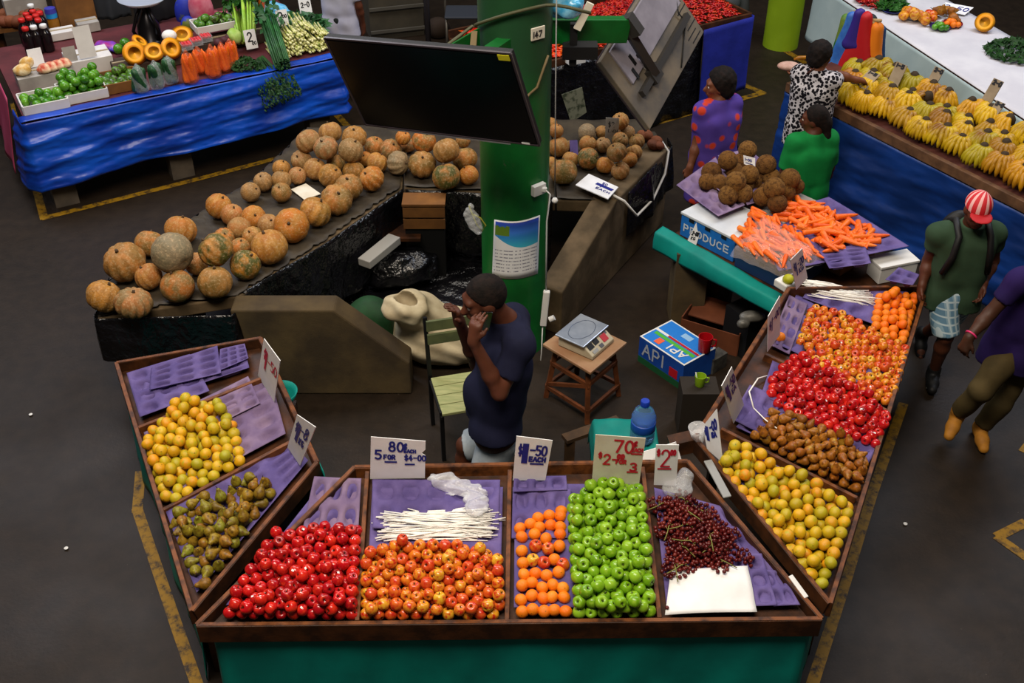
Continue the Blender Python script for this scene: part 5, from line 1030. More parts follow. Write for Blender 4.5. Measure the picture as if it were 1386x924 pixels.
sdf('plastic_bag', [ell(c, (.2, .13, .07)), ell(c + Vector((.1, -.12, .0)), (.12, .1, .06))], mat('white_film', '#d8dadf', .35), None, .014, .05, noise=lambda x, y, z: .018 * np.sin(32 * x + 3) * np.sin(35 * y + 2) * np.sin(30 * z), label='crumpled white plastic bag behind the bananas', cat='bag')
for (x, y, lab) in ((1152, 138, 'maroon bowl of fruit at the patterned blouse'), ):
    c = P(x, y - 22, 1.06); b = MB(); b.lathe([(.06, 0), (.15, .07), (.15, .08), (.06, .02), (0, .02)], 20, c); b.build('bowl', mat('maroon_plastic', '#5e2028', .5), smooth=True, label=lab, cat='bowl')
    for k in range(4): CA_ = ST['ora'](c + Vector((.05 * math.cos(k * 1.6), .05 * math.sin(k * 1.6), .075)), (k, 1, 0), .034, 'orange fruit in the maroon bowl by the patterned blouse', 'fruit in the maroon bowl', 'fruit')
# hanging bags in front of the white table
RK = thing('bag_rack', 'pale wooden rack hung with coloured bags', 'rack', (3.55, 10.25, 0)); WP = mat('pale_wood', '#a5875a', .7)
ra, rb = V(1140, 25, 10.6), V(1192, 28, 9.9); rc = V(1157, 14, 10.3)
b = MB(); b.tube([ra, rb], .016, 8); b.build('rail', WP, RK, smooth=True); b = MB(); b.tube([V(1156, 16, 10.3), V(1186, 33, 9.95)], .016, 8); b.build('rail', WP, RK, smooth=True)
for x, y in ((ra.x + .1, ra.y - .12), (rb.x - .08, rb.y + .08)): b = MB(); b.tube([(x, y, 0), (x, y, ra.z)], .02, 8); b.build('post', WP, RK, smooth=True)
def cloth_bag(p, w, h, th, m, label, tilt=0, name='shopping_bag'):
    c = V(*p, 10.12 + tilt); k = Vector((.7, -.6, 0)).normalized()
    sdf(name, [cone(c, c + k * (w * x) + Vector((0, 0, -h)), .02, th * .5) for x in [-.64 + .128 * i for i in range(11)]] + [cone(c + k * (-.6 * w) + Vector((0, 0, -h)), c + k * (.6 * w) + Vector((0, 0, -h)), th * .5, th * .5)], m, None, .014, .05, noise=lambda x, y, z: .012 * np.sin(24 * x + 4 * z), label=label, cat='bag')
cloth_bag((1171, 24), .3, .68, .08, mat('red_fabric', '#b0121a', .6), 'bright red shopping bag hanging on the rack', -.1)
cloth_bag((1155, 22), .22, .5, .07, mat('sky_blue_fabric', '#3a74c0', .5, '#2a58a8', 8), 'light blue shopping bag hanging on the rack', .0)
cloth_bag((1148, 26), .24, .78, .08, mat('leaf_green_fabric', '#2c6a2a', .6, '#7a8a30', 7), 'green patterned shopping bag hanging lowest on the rack', .06)
cloth_bag((1180, 28), .2, .75, .07, mat('dark_fabric', '#0c1418', .7), 'black shopping bag hanging on the rack', .02)
cloth_bag((1193, 40), .2, .5, .06, mat('teal_blue_fabric', '#17406e', .6), 'dark blue shopping bag hanging at the end of the rack', -.05)
cloth_bag((1189, 38), .09, .26, .03, mat('orange_fabric', '#e07a10', .6), 'small orange pouch hanging on the rack', -.16)
cloth_bag((1163, 18), .1, .3, .05, mat('violet_fabric', '#2c1c7a', .6), 'small violet bag hanging on the rack', -.06)
# ================================================================ white covered table
WD_ = Vector((.288, -.958, 0)); WN = Vector((.958, .288, 0)); W0 = Vector((3.53, 12.66, 1.0))
def ws(s, w, z=1.0): return W0 + WD_ * s + WN * w + Vector((0, 0, z - 1))
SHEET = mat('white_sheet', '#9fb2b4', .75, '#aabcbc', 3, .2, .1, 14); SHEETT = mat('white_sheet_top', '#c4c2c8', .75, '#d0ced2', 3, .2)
t = thing('long_table', 'long table under a white sheet behind the banana stand', 'table', ws(2.5, .6, 0))
b = MB(); b.extrude([ws(0, 0, .985), ws(5.4, 0, .985), ws(5.4, 1.1, .985), ws(0, 1.1, .985)], .04); b.build('table_top', WOOD, t)
for s in (.15, 2.6, 5.2):
    for w in (.12, 1.0): p = ws(s, w, 0); b = MB(); b.box((p.x, p.y, .47), (.06, .06, .94)); b.build('leg', BLACKM, t)
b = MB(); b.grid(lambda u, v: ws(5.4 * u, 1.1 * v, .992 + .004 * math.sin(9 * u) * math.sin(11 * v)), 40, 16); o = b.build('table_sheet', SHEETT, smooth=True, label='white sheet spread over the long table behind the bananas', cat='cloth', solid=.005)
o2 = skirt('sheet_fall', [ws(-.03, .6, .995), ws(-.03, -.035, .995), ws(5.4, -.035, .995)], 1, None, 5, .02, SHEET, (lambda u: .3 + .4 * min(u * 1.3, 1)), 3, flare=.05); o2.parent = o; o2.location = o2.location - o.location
if 'category' in o2: del o2['category']
PLATE = {k: mat(k + '_plate', c, .4) for k, c in (('red', '#8a1420'), ('navy', '#141a5a'), ('white', '#d0d0d4'))}
def plate(p, m, label, r=.11):
    b = MB(); b.lathe([(.05, 0), (r, .02), (r, .025), (.05, .008), (0, .008)], 20, p); return b.build('plate', PLATE[m], smooth=True, label=label, cat='plate')
MNG = fruit('mango_skin', ['#d8901c', '#e0a028', '#c87818', '#dcae3a'], '#b85a1c', .4, .4, 2); MN = Stamp(lambda: ball_mesh('mango', MNG, 14, .85))
def cluster(px, py, n, r, sp, st, label, group, cat, z=1.03):
    c = P(px, py, z)
    for i in range(n):
        a = i * 2.4; q = sp * math.sqrt(i / n); st(c + Vector((q * math.cos(a), q * math.sin(a), r * (.9 if i > n * .3 else 1.4) - .02)), (rnd.random() * 6, rnd.random() * 6, rnd.random() * 6), r * rnd.uniform(.9, 1.1), label, group, cat)
plate(P(1234, 24, 1.0), 'white', 'pale plate under the mangoes at the far end of the white sheet')
cluster(1234, 24, 7, .055, .13, MN, 'mango heaped at the far end of the white sheet', 'mangoes at the far end', 'mango')
cluster(1249, 28, 4, .05, .09, MN, 'mango in the small heap next to the big mango heap', 'mangoes in the small heap', 'mango')
plate(P(1262, 28, 1.0), 'white', 'pale plate of pinkish fruit on the white sheet'); cluster(1260, 25, 4, .045, .07, ST['bi'], 'pinkish fruit on a pale plate on the white sheet', 'pinkish fruit', 'fruit')
cluster(1281, 22, 5, .05, .09, ST['bpear'], 'brown pear-like fruit behind the navy plate on the white sheet', 'brown fruit on the white sheet', 'fruit')
plate(P(1272, 38, 1.0), 'navy', 'navy plate of green limes on the white sheet'); LIMEM = fruit('lime_peel', ['#3a7a14', '#2c6410', '#4f8c1c', '#5f9a24'], '#7ab02c', .3, .5, 2, (.55, .75)); LI = Stamp(lambda: ball_mesh('lime', LIMEM, 14, 1.05))
cluster(1272, 37, 6, .033, .07, LI, 'small lime on the navy plate on the white sheet', 'limes on the navy plate', 'lime')
plate(P(1288, 34, 1.0), 'red', 'red plate of orange fruit on the white sheet'); cluster(1288, 33, 6, .035, .07, ST['ora'], 'orange fruit on the red plate on the white sheet', 'fruit on the red plate', 'fruit')
CHM = fruit('red_chilli_skin', ['#a01414', '#c01a14', '#8a0e14'], None, .3, .5)
def chilli_stuff(name, fn, n, size, m, label, cat='chillies'):
    b = MB(); g = random.Random(5)
    for i in range(n):
        p = fn(g); a = g.uniform(0, 6.28); d = Vector((math.cos(a), math.sin(a), g.uniform(-.25, .25))) * size; s = Vector((-d.y, d.x, 0)) * .28; u = Vector((0, 0, size * .28)); bend = s * g.uniform(-1, 1)
        b.add([p - d, p + s + bend, p + u + bend, p - s + bend, p - u + bend, p + d], [(0, 2, 1), (0, 3, 2), (0, 4, 3), (0, 1, 4), (5, 1, 2), (5, 2, 3), (5, 3, 4), (5, 4, 1)])
    return b.build(name, m, smooth=True, label=label, cat=cat, kind='stuff')
def mound(c, rx, ry, h):
    def f(g):
        a, q = g.uniform(0, 6.28), math.sqrt(g.random()); return Vector(c) + Vector((rx * q * math.cos(a), ry * q * math.sin(a), h * (1 - q * q) + g.uniform(0, .01)))
    return f
def chmat(name, stops, sc_=14):
    m = NT(name); m.color(m.ramp(m.noise(m.coord('Object'), sc_, 2), stops)); m.rough(.28, .5); return m.mat
CHR = chmat('chilli_reds', [(.35, '#7a0a0c'), (.5, '#b8141a'), (.62, '#c83a10'), (.7, '#4a0a0a')])
for (x, y, k) in ((1170, 2, 'at the far end'), (1182, 6, 'nearest the leafy greens')):
    plate(P(x, y, 1.0), 'red', 'red plate of chillies on the white sheet ' + k); chilli_stuff('chillies', mound(P(x, y, 1.02), .12, .12, .06), 60, .035, CHR, 'small heap of red chillies on the white sheet ' + k)
LEAF = mat('leaf_green', '#1c4a14', .6, '#2f6a1e', 20, .3); LEAFD = mat('dark_leaf_green', '#12300f', .6, '#24501a', 20, .3)
def leafy(name, c, rx, ry, h, n, m, label, size=.06, cat='greens', seed=1):
    b = MB(); g = random.Random(seed); c = Vector(c)
    for i in range(n):
        a, q = g.uniform(0, 6.28), math.sqrt(g.random()); p = c + Vector((rx * q * math.cos(a), ry * q * math.sin(a), h * (1 - q * q) * g.uniform(.5, 1) + .01))
        d = Vector((g.gauss(0, 1), g.gauss(0, 1), g.gauss(.2, .5))).normalized() * size; s = d.orthogonal().normalized() * size * .45; n_ = d.cross(s).normalized() * size * .15
        b.add([p - d * .5, p + s + n_, p + d, p - s + n_, p - n_], [(0, 1, 4), (1, 2, 4), (2, 3, 4), (3, 0, 4)])
    return b.build(name, m, smooth=True, label=label, cat=cat, kind='stuff')
plate(P(1207, 16, 1.0), 'navy', 'navy plate under the leafy greens on the white sheet'); leafy('leafy_greens', P(1207, 10, 1.02), .16, .14, .14, 160, LEAF, 'bright leafy greens on a navy plate on the white sheet')
leafy('leafy_greens', P(1376, 72, 1.01), .3, .3, .12, 500, LEAFD, 'wide dark green pile of leaves on the near part of the white sheet', .045)
RIND = mat('pumpkin_rind', '#c8781a', .55, '#b86a18', 5, .3); FLESH = mat('pumpkin_flesh', '#e8920e', .5, '#f0a820', 6, .3); SEEDM = mat('pumpkin_core', '#e08a24', .6, '#f4d098', 30)
def cut_pumpkin(c, r, rot, label, full=PI):
    t = thing('cut_pumpkin', label, 'pumpkin', c); M = Euler(rot).to_matrix(); n = 28; k = 10
    b = MB(); b.lathe([(r * math.cos(PI / 2 * i / k), -r * .9 * math.sin(PI / 2 * i / k)) for i in range(k + 1)], n, c, M); b.build('rind', RIND, t, smooth=True)
    b = MB(); b.lathe([(r * .995, .001), (r * .55, .004), (r * .45, -r * .1), (r * .25, -r * .14), (0, -r * .15)], n, c, M); b.build('flesh', FLESH, t, smooth=True)
    b = MB(); b.lathe([(r * .5, -r * .05), (r * .4, -r * .02), (r * .2, -r * .07), (0, -r * .06)], n, c, M, wave=lambda t: 1 + .12 * math.sin(7 * t)); b.build('seed_core', SEEDM, t, smooth=True); return t
cut_pumpkin(P(1333, 30, 1.1), .1, (R(52), 0, R(-28)), 'single cut pumpkin standing on the white sheet')
card('price_sheet', [(1268, 14), (1306, 20), (1318, 10), (1280, 3)], 0, 'white paper price sheet lying on the far edge of the white sheet', WHITE, .004, [(('3-50', .1, .35, .18, .4), dict(lw=.012))], zs=(1.02, 1.02, 1.06, 1.06))
b = MB(); p = ws(2.8, 1.2, 1.1); b.box(p + Vector((.3, 0, .1)), (.5, 1.3, .34), Euler((0, 0, math.atan2(WD_.y, WD_.x) + PI / 2))); b.build('cardboard_box', mat('grey_brown_box', '#4e4438', .85), label='dull brown box on the far side of the white sheet', cat='box')
# ================================================================ chilli stall
CD = Vector((.865, .502, 0)); CN = Vector((-.502, .865, 0)); C0_ = Vector((.2, 10.34, .92))
def cs(s, w, z): return C0_ + CD * s + CN * w + Vector((0, 0, z - .92))
t = thing('chilli_table', 'long table of red chillies under dark plastic behind the pillar', 'table', cs(1.3, .6, 0))
b = MB(); b.extrude([cs(-.3, 0, .92), cs(2.75, 0, .92), cs(2.75, 1.2, .92), cs(-.3, 1.2, .92)], .04); b.build('table_top', WOOD, t)
for s in (-.2, 1.2, 2.65):
    for w in (.1, 1.1): p = cs(s, w, 0); b = MB(); b.box((p.x, p.y, .44), (.07, .07, .88)); b.build('leg', WOOD, t)
skirt('plastic_skirt', [cs(-.32, .5, .93), cs(-.32, -.02, .93), cs(2.1, -.02, .93)], 1, 'black plastic skirt hanging round the chilli table', 6, .03, BLACKP, .03, 1, flare=.05, cat='plastic sheet')
skirt('blue_cloth', [cs(2.08, -.05, .96), cs(2.77, -.05, .98), cs(2.8, .6, .98)], 1, 'royal blue cloth hanging over the end of the chilli table', 5, .02, DEEPBLUE, (lambda u: .1 + .1 * u), 2, flare=.03)
b = MB(); b.beam(cs(-.3, 0, 1.0), cs(2.75, 0, 1.0), .03, .08); b.beam(cs(2.75, 0, 1.0), cs(2.75, 1.2, 1.0), .03, .08); b.beam(cs(-.3, 1.2, 1.0), cs(2.75, 1.2, 1.0), .03, .08); b.build('edge_board', WOOD, t)
def bed(s0, s1):
    def f(g):
        s, w = g.uniform(s0 + .06, s1 - .06), g.uniform(.08, 1.12); return cs(s, w, .95 + .1 * math.sin(PI * w / 1.2) + g.uniform(0, .02))
    return f
chilli_stuff('chillies', bed(1.0, 2.72), 2600, .042, CHR, 'wide bed of red chillies beside the blue cloth')
chilli_stuff('peppers', bed(-.25, 1.0), 1300, .055, chmat('pepper_oranges', [(.35, '#b8180c'), (.5, '#d8360c'), (.6, '#e06a10'), (.7, '#a00c0c')], 9), 'bed of orange red peppers behind the pillar', 'peppers')
q = [V(760, 128, 10.45), V(773, 166, 10.45), V(794, 152, 10.45), V(788, 118, 10.45)]
b = MB(); b.extrude(q, .006); b.build('stained_card', mat('stained_card', '#7d8272', .8, '#3a4434', 14, lo=.5, hi=.62), label='stained pale card hanging on the black plastic below the peppers', cat='card')
b = MB(); b.box(P(778, 80, .98), (.18, .12, .06), Euler((0, 0, .5))); b.build('small_box', PLWHITE, label='small white box half seen among the peppers', cat='box')
# ---------------------------------------------------------------- far corner behind the screen
CABM = mat('drab_panel', '#39342a', .8, '#443d30', 4)
t = thing('wooden_bin', 'drab wooden bin with two rails at the back beyond the screen', 'bin', P(538, 52, 0)); a, e = P(503, 56, 0), P(575, 48, 0); d = (e - a).normalized(); n = Vector((-d.y, d.x, 0)); L = (e - a).length
b = MB(); b.box((a + e) / 2 + n * .3 + Vector((0, 0, .55)), (L, .55, 1.1), Matrix.Rotation(math.atan2(d.y, d.x), 3, 'Z')); b.build('panel', CABM, t)
for z in (.13, .42): b = MB(); b.beam(a - n * .01 + Vector((0, 0, z)), e - n * .01 + Vector((0, 0, z)), .03, .035); b.build('rail', mat('rail_grey', '#4a463e', .6), t)
b = MB(); p = P(580, 60, 0); b.tube([p, p + Vector((0, 0, 2.4))], .035, 10); b.build('metal_post', mat('post_grey', '#47434a', .5), smooth=True, label='thin grey metal post beside the drab wooden bin', cat='post')
t = thing('metal_chair', 'grey metal chair with a hooped frame at the back by the pillar', 'chair', P(628, 60, 0)); c = P(628, 58, 0); HM = mat('hoop_metal', '#5c564c', .45, metal=.5)
b = MB(); b.tube([c + Vector((-.2, 0, 0)), c + Vector((-.22, 0, .5)), c + Vector((-.2, .05, .85)), c + Vector((-.1, .08, .98)), c + Vector((.1, .08, .98)), c + Vector((.2, .05, .85)), c + Vector((.22, 0, .5)), c + Vector((.2, 0, 0))], .014, 8); b.build('hoop_frame', HM, t, smooth=True)
b = MB(); b.box(c + Vector((0, -.18, .46)), (.42, .4, .03)); b.build('seat', mat('slate_seat', '#2c3038', .6), t, bevel=.01)
b = MB(); b.box(c + Vector((0, .04, .75)), (.36, .02, .3)); b.build('backrest', mat('slate_seat', '#2c3038', .6), t, bevel=.01)
for s in (-1, 1): b = MB(); b.tube([c + Vector((.19 * s, -.36, 0)), c + Vector((.19 * s, -.34, .46))], .013, 8); b.build('leg', HM, t, smooth=True)
sdf('brown_bundle', [ell(P(593, 38, .12), (.16, .12, .14)), ell(P(586, 36, .1), (.1, .1, .1))], mat('brown_sack', '#2a1c10', .85), None, .02, .05, halves=[((0, 0, .004), (0, 0, -1))], label='small brown bundle on the floor beside the metal post', cat='bundle')
sdf('grey_sack', [ell(P(990, 15, .3), (.2, .18, .34)), ell(P(985, 2, .5), (.16, .15, .2))], mat('grey_sack', '#4a4d50', .8), None, .025, .08, noise=lambda x, y, z: .02 * np.sin(14 * x + 3 * z), halves=[((0, 0, .004), (0, 0, -1))], label='grey sack standing on the floor beyond the royal blue cloth', cat='sack')
# ================================================================ vegetable stall with the bright blue tarp
LD = Vector((2.57, 1.43, 0)).normalized(); LN = Vector((-LD.y, LD.x, 0)); L0 = Vector((-4.36, 9.26, .93)); LL = 2.94; LY = math.atan2(LD.y, LD.x)
def ls(s, w, z): return L0 + LD * s + LN * w + Vector((0, 0, z - .93))
t = thing('stall_table', 'long vegetable stall table with a bright blue tarp front', 'table', ls(1.5, .6, 0))
b = MB(); b.extrude([ls(-.05, 0, .93), ls(LL + .05, 0, .93), ls(LL + .05, 1.9, .93), ls(-.05, 1.9, .93)], .05); b.build('table_top', mat('dull_red_top', '#4a1c20', .7, '#5c2428', 4), t)
for i, s in enumerate((.12, 1.25, 2.72)):
    for w in (.12, 1.7): p = ls(s, w, 0); b = MB(); b.box((p.x, p.y, .44), (.22, .2, .88), Matrix.Rotation(LY, 3, 'Z')); b.build('block_leg', mat('grey_block', '#4c443a', .85, '#5c5246', 6), t)
def slack(u): return .24 + .05 * math.sin(3 * u) + .10 * u
skirt('blue_tarp', [ls(-.1, .35, .92), ls(-.09, -.03, .92), ls(LL + .06, -.03, .92), ls(LL + .07, .5, .92)], 1, 'bright blue tarp hanging across the front of the vegetable stall', 3, .03, BLUE, slack, 1, flare=.08, cat='tarp', crease=.012)
b = MB(); b.grid(lambda u, v: ls(-.09 + (LL + .15) * u, -.03 + .13 * v, .938 + .003 * math.sin(40 * u)), 60, 4); b.build('tarp_fold', BLUE, smooth=True, label='folded top edge of the bright blue tarp lying on the vegetable stall', cat='tarp', solid=.004)
skirt('pink_tarp', [ls(-.12, 2.2, 1.0), ls(-.12, .42, 1.0)], 1, 'pink tarp hanging down the end of the vegetable stall', 4, .02, mat('pink_tarp', '#a83a5c', .5, '#b84a6c', 3), .25, 2, flare=.1, cat='tarp')
def crate(px, py, z, size, label, m, h=.09, wall=.014, fill=None, name='produce_crate', inner=None, yaw=None):
    c = P(px, py, z); yw = LY if yaw is None else yaw; M = Matrix.Rotation(yw, 3, 'Z'); X = lambda x, y, zz: c + M @ Vector((x, y, zz)); t = thing(name, label, 'crate', c)
    b = MB(); b.box(X(0, 0, .008), (size[0], size[1], .014), M); b.build('base_panel', inner or m, t)
    for (x, y, sx, sy) in ((0, -size[1] / 2, size[0], wall), (0, size[1] / 2, size[0], wall), (-size[0] / 2, 0, wall, size[1] - wall), (size[0] / 2, 0, wall, size[1] - wall)):
        b = MB(); b.box(X(x, y, h / 2), (sx, sy, h), M); b.build('side_panel', m, t, bevel=.003)
    if fill:
        n, r, st, lab, grp, cat, seed, heapz = fill; k = .5
        poly = [(-size[0] / 2 + wall, -size[1] / 2 + wall), (size[0] / 2 - wall, -size[1] / 2 + wall), (size[0] / 2 - wall, size[1] / 2 - wall), (-size[0] / 2 + wall, size[1] / 2 - wall)]
        Xs, rr = pack(poly, n, r, seed, .016, 90)
        for (u, v, zz), q in zip(Xs, rr): st(X(u, v, zz), (rnd.random() * 6, rnd.random() * 6, rnd.random() * 6), float(q), lab, grp, cat)
    return t
FOAM = mat('white_foam', '#c8c4c0', .7, '#d4d0cc', 5)
crate(60, 142, .935, (.4, .33), 'white crate with few limes at the pink tarp end of the vegetable stall', FOAM, fill=(15, .043, LI, 'lime in the white crate at the pink tarp end', 'limes in the first crate', 'lime', 31, 0))
crate(112, 128, .935, (.41, .34), 'white crate heaped high with limes on the vegetable stall', FOAM, fill=(44, .043, LI, 'lime in the heaped white crate', 'limes in the heaped crate', 'lime', 32, 0))
AVO = fruit('avocado_skin', ['#2e5a14', '#3a6a18', '#27420f', '#2a1a14', '#4a7a20'], '#5c8a2a', .35, .5, 2); AV = Stamp(lambda: ball_mesh('avocado', AVO, 14, 1.15))
crate(161, 116, .935, (.38, .33), 'brown carton of avocados beside the heaped crate of limes', CARDB, h=.1, fill=(18, .042, AV, 'avocado in the brown carton beside the limes', 'avocados in the brown carton', 'avocado', 33, 0))
crate(290, 36, 1.1, (.42, .26), 'white tray of green cucumbers and avocados behind the cut pumpkins', FOAM, h=.07, fill=(16, .04, AV, 'green avocado in the white tray behind the cut pumpkins', 'avocados in the white tray', 'avocado', 34, 0))
def solid_box(px, py, z, size, m, label, name='box', yaw=None, cat='box', extra=None):
    c = P(px, py, z); M = Matrix.Rotation(LY if yaw is None else yaw, 3, 'Z'); t = thing(name, label, cat, c)
    b = MB(); b.box(c + Vector((0, 0, size[2] / 2)), size, M); b.build('box_body', m, t, bevel=.005)
    b = MB(); b.box(c + Vector((0, 0, size[2] + .004)), (size[0] * .98, .02, .008), M); b.build('tape', mat('packing_tape', '#a8987c', .4), t)
    return t, c, M
solid_box(62, 112, .935, (.5, .3, .14), GREYCARD, 'grey white carton holding the pastries at the pink tarp end', 'carton')
solid_box(122, 92, .935, (.42, .32, .15), FOAM, 'white foam box behind the limes with a card on it', 'foam_box')
solid_box(40, 30, .94, (.42, .2, .3), GREYCARD, 'pale grey box at the back of the stall behind the sauce bottles', 'box')
solid_box(85, 50, .94, (.26, .18, .08), FOAM, 'small white box beside the sauce bottles', 'box')
solid_box(105, 30, .95, (.38, .26, .32), CARDB, 'brown cardboard box standing behind the vegetable stall goods', 'cardboard_box')
solid_box(120, 40, .94, (.22, .18, .1), GREYCARD, 'creased grey paper packet in front of the brown cardboard box', 'packet')
for i in range(12): KU(P(5 + 9 * (i % 6), 20 + 9 * (i // 6), 1.05), (rnd.random(), rnd.random(), rnd.random() * 6), .075, 'large brown sweet potato piled at the back of the vegetable stall', 'sweet potatoes at the back of the vegetable stall', 'sweet potato')
b = MB(); b.extrude([P(-12, 42, .98), P(62, 32, .98), P(62, 5, .98), P(-12, 15, .98)], .04); o = b.build('shelf', CARDB, label='shelf carrying the brown sweet potatoes at the back of the vegetable stall', cat='shelf')
for k, (x, y) in enumerate(((-6, 38), (56, 29))):
    p = P(x, y, .94); b = MB(); b.box((p.x, p.y + .05, .47), (.06, .06, .94)); b.build('post', WOOD, o)
# pastries, cards, bottles, jar
CRUST = mat('pastry', '#c89a4a', .7, '#e8d8b0', 16); JAM = mat('pastry_red', '#b8452a', .6, '#e8d0a8', 14)
for (x, y, m, lab, s) in ((30, 95, CRUST, 'round cream pastry at the pink tarp end of the carton', (.085, .075, .05)), (36, 85, CRUST, 'cream topped pastry behind the round one', (.07, .06, .05))):
    c = P(x, y, 1.12); sdf('pastry', [ell(c, s), ell(c + Vector((.02, 0, .03)), (s[0] * .7, s[1] * .7, .03))], m, None, .01, .02, label=lab, cat='pastry')
for k in range(4):
    c = P(60 + 9 * k, 94 - 2.5 * k, 1.11); sdf('pastry', [ell(c, (.075, .055, .035)), ell(c + Vector((0, .01, .03)), (.05, .04, .025))], JAM, None, .01, .02, label='red and cream pastry slice in the row on the grey white carton', cat='pastry', group='pastry slices in a row')
def stand_card(px, py, z, w, h, label, marks=None, m=WHITE, ink=BLACKINK, yaw=None, lean=.25, name='price_card'):
    c = P(px, py, z); yw = LY if yaw is None else yaw; x = Vector((math.cos(yw), math.sin(yw), 0)); u = Vector((-x.y * lean, x.x * lean, 1)).normalized(); q = [c - x * w / 2, c + x * w / 2, c + x * w / 2 + u * h, c - x * w / 2 + u * h]
    b = MB(); b.extrude(q, .004); o = b.build(name, m, label=label, cat='card')
    if marks: b = MB(); [pen(b, q, *k[0], **(k[1] if len(k) > 1 else {})) for k in marks]; b.build('lettering', ink, o)
    return o
stand_card(52, 90, 1.08, .13, .17, 'blank white card standing between the pastries')
stand_card(97, 83, 1.09, .12, .14, 'grey card standing on the white foam box', m=GREYCARD)
stand_card(120, 78, 1.1, .16, .3, 'tall clear white display card on the white foam box', m=FOAM)
stand_card(342, 66, .98, .12, .19, 'white price card with a 2 in front of the celery', [(('2', .25, .4, .4, .45), dict(lw=.014)), (('00', .55, .2, .16, .16), dict(lw=.008))])
stand_card(384, 35, 1.12, .12, .16, 'white price card with a 2 beside the blue bag behind the celery', [(('2', .2, .4, .35, .45), dict(lw=.014)), (('00', .55, .5, .16, .18), dict(lw=.008)), (('KG', .3, .12, .16, .16), dict(lw=.008))])
t = stand_card(415, 18, 1.12, .13, .16, 'white price card on a stick above the pale spring onions', [(('2-0', .15, .4, .2, .3), dict(lw=.01))])
b = MB(); p = P(415, 19, 1.12); b.tube([(p.x, p.y, .93), p + Vector((0, .01, .02))], .008, 6); b.build('stick', WOOD, t)
def bottle_make(body, capm, r=.034, h=.2):
    def f():
        b = MB(); b.lathe([(0, 0), (r, .003), (r, h * .62), (r * .8, h * .74), (r * .42, h * .84), (r * .42, h * .9)], 14); o = b.build('sauce_bottle', body, smooth=True, origin=(0, 0, 0), auto=60)
        b = MB(); b.lathe([(r * .55, h * .88), (r * .6, h * .89), (r * .6, h), (r * .5, h * 1.02), (0, h * 1.02)], 14); b.build('cap', capm, o, smooth=True, auto=50); return o
    return Stamp(f)
SOY = mat('dark_sauce', '#120a0c', .2, None, spec=.5); RC = mat('red_cap', '#c0201c', .45)
SB, SW = bottle_make(SOY, RC, .042, .2), bottle_make(SOY, PLWHITE, .042, .2)
for i, (x, y) in enumerate([(38, 60), (48, 57), (57, 54), (44, 52), (53, 48), (62, 50), (43, 72), (60, 60)]): SB(P(x, y, .94), (0, 0, i), 1.35, 'dark sauce bottle with a red cap on the vegetable stall', 'red capped sauce bottles', 'bottle')
for (x, y) in ((54, 70), (67, 68), (50, 40)): SW(P(x, y, .94), (0, 0, x), 1.35, 'dark sauce bottle with a white cap on the vegetable stall', 'white capped sauce bottles', 'bottle')
t = thing('jar', 'amber jar with a bright blue lid beside the sauce bottles', 'jar', P(75, 42, .94)); c = P(75, 42, .94)
b = MB(); b.lathe([(0, 0), (.06, .0), (.062, .12), (.05, .15), (.05, .16)], 18, c); b.build('jar_body', mat('amber', '#8a5a1c', .25), t, smooth=True, auto=50); b = MB(); b.lathe([(.056, .15), (.058, .15), (.058, .2), (0, .2)], 18, c); b.build('lid', mat('blue_lid', '#1c86c8', .4), t, smooth=True, auto=50)
b = MB(); b.lathe([(.06, .2), (.055, .25), (0, .26)], 18, c); b.build('upper_lid', mat('violet_lid', '#3a3a98', .4), t, smooth=True, auto=50)
# counter balance with a big pan
c = P(205, 58, .95); t = thing('balance_scale', 'old balance scale with a broad pale pan on the vegetable stall', 'scale', c); DS = mat('dark_glossy_metal', '#1c1a1e', .3, None, metal=.6)
b = MB(); b.lathe([(.16, 0), (.16, .03), (.12, .06), (.11, .2), (.05, .3), (.03, .34), (.03, .42)], 24, c); b.build('scale_body', DS, t, smooth=True, auto=50)
b = MB(); b.lathe([(.03, .42), (.18, .43), (.25, .48), (.24, .48), (.17, .445), (0, .44)], 32, c, wave=None); b.build('pan', mat('pale_enamel', '#b8c0d0', .3, metal=.3), t, smooth=True)
b = MB()
for k in (-1, 1): b.tube([c + Vector((.1 * k, -.06, .05)), c + Vector((.13 * k, -.09, .16)), c + Vector((.08 * k, -.06, .3)), c + Vector((.03 * k, 0, .4))], .018, 8)
b.build('arm', DS, t, smooth=True)
# cut pumpkins, punnets, bagged goods
for (x, y, r, rot, lab) in [(182, 72, .115, (R(60), 0, LY), 'largest cut pumpkin half with seeds showing'), (190, 55, .085, (R(30), R(25), LY + .4), 'cut pumpkin piece lying behind the largest half'), (208, 69, .1, (R(35), 0, LY - .2), 'cut pumpkin piece with a pale core next to the largest half'), (232, 65, .105, (R(62), 0, LY + .3), 'oval cut pumpkin half under the white ball'), (246, 46, .11, (R(20), R(-20), LY + .6), 'crescent cut pumpkin piece propped at the back')]:
    cut_pumpkin(P(x, y, 1.12), r, rot, lab)
solid_box(205, 88, .935, (.75, .26, .09), mat('dark_step', '#3a2c22', .8), 'dark step board under the cut pumpkins', 'step_board')
solid_box(300, 62, .935, (1.0, .26, .1), mat('dark_step', '#3a2c22', .8), 'dark step board under the punnets and celery', 'step_board')
sdf('white_cauliflower', [ell(P(229, 48, 1.14), (.075, .07, .055))], mat('cauliflower', '#e0dcd6', .8, None, bump=.8, bscale=60), None, .012, .02, label='white cauliflower behind the cut pumpkins', cat='cauliflower')
CUCM = mat('cucumber_green', '#173a1e', .4, '#2c5a34', 12); CUC = Stamp(lambda: (lambda b: (b.lathe([(0, -.5), (.09, -.46), (.14, -.3), (.15, 0), (.14, .3), (.09, .46), (0, .5)], 12), b.build('cucumber', CUCM, smooth=True, origin=(0, 0, 0)))[1])(MB()))
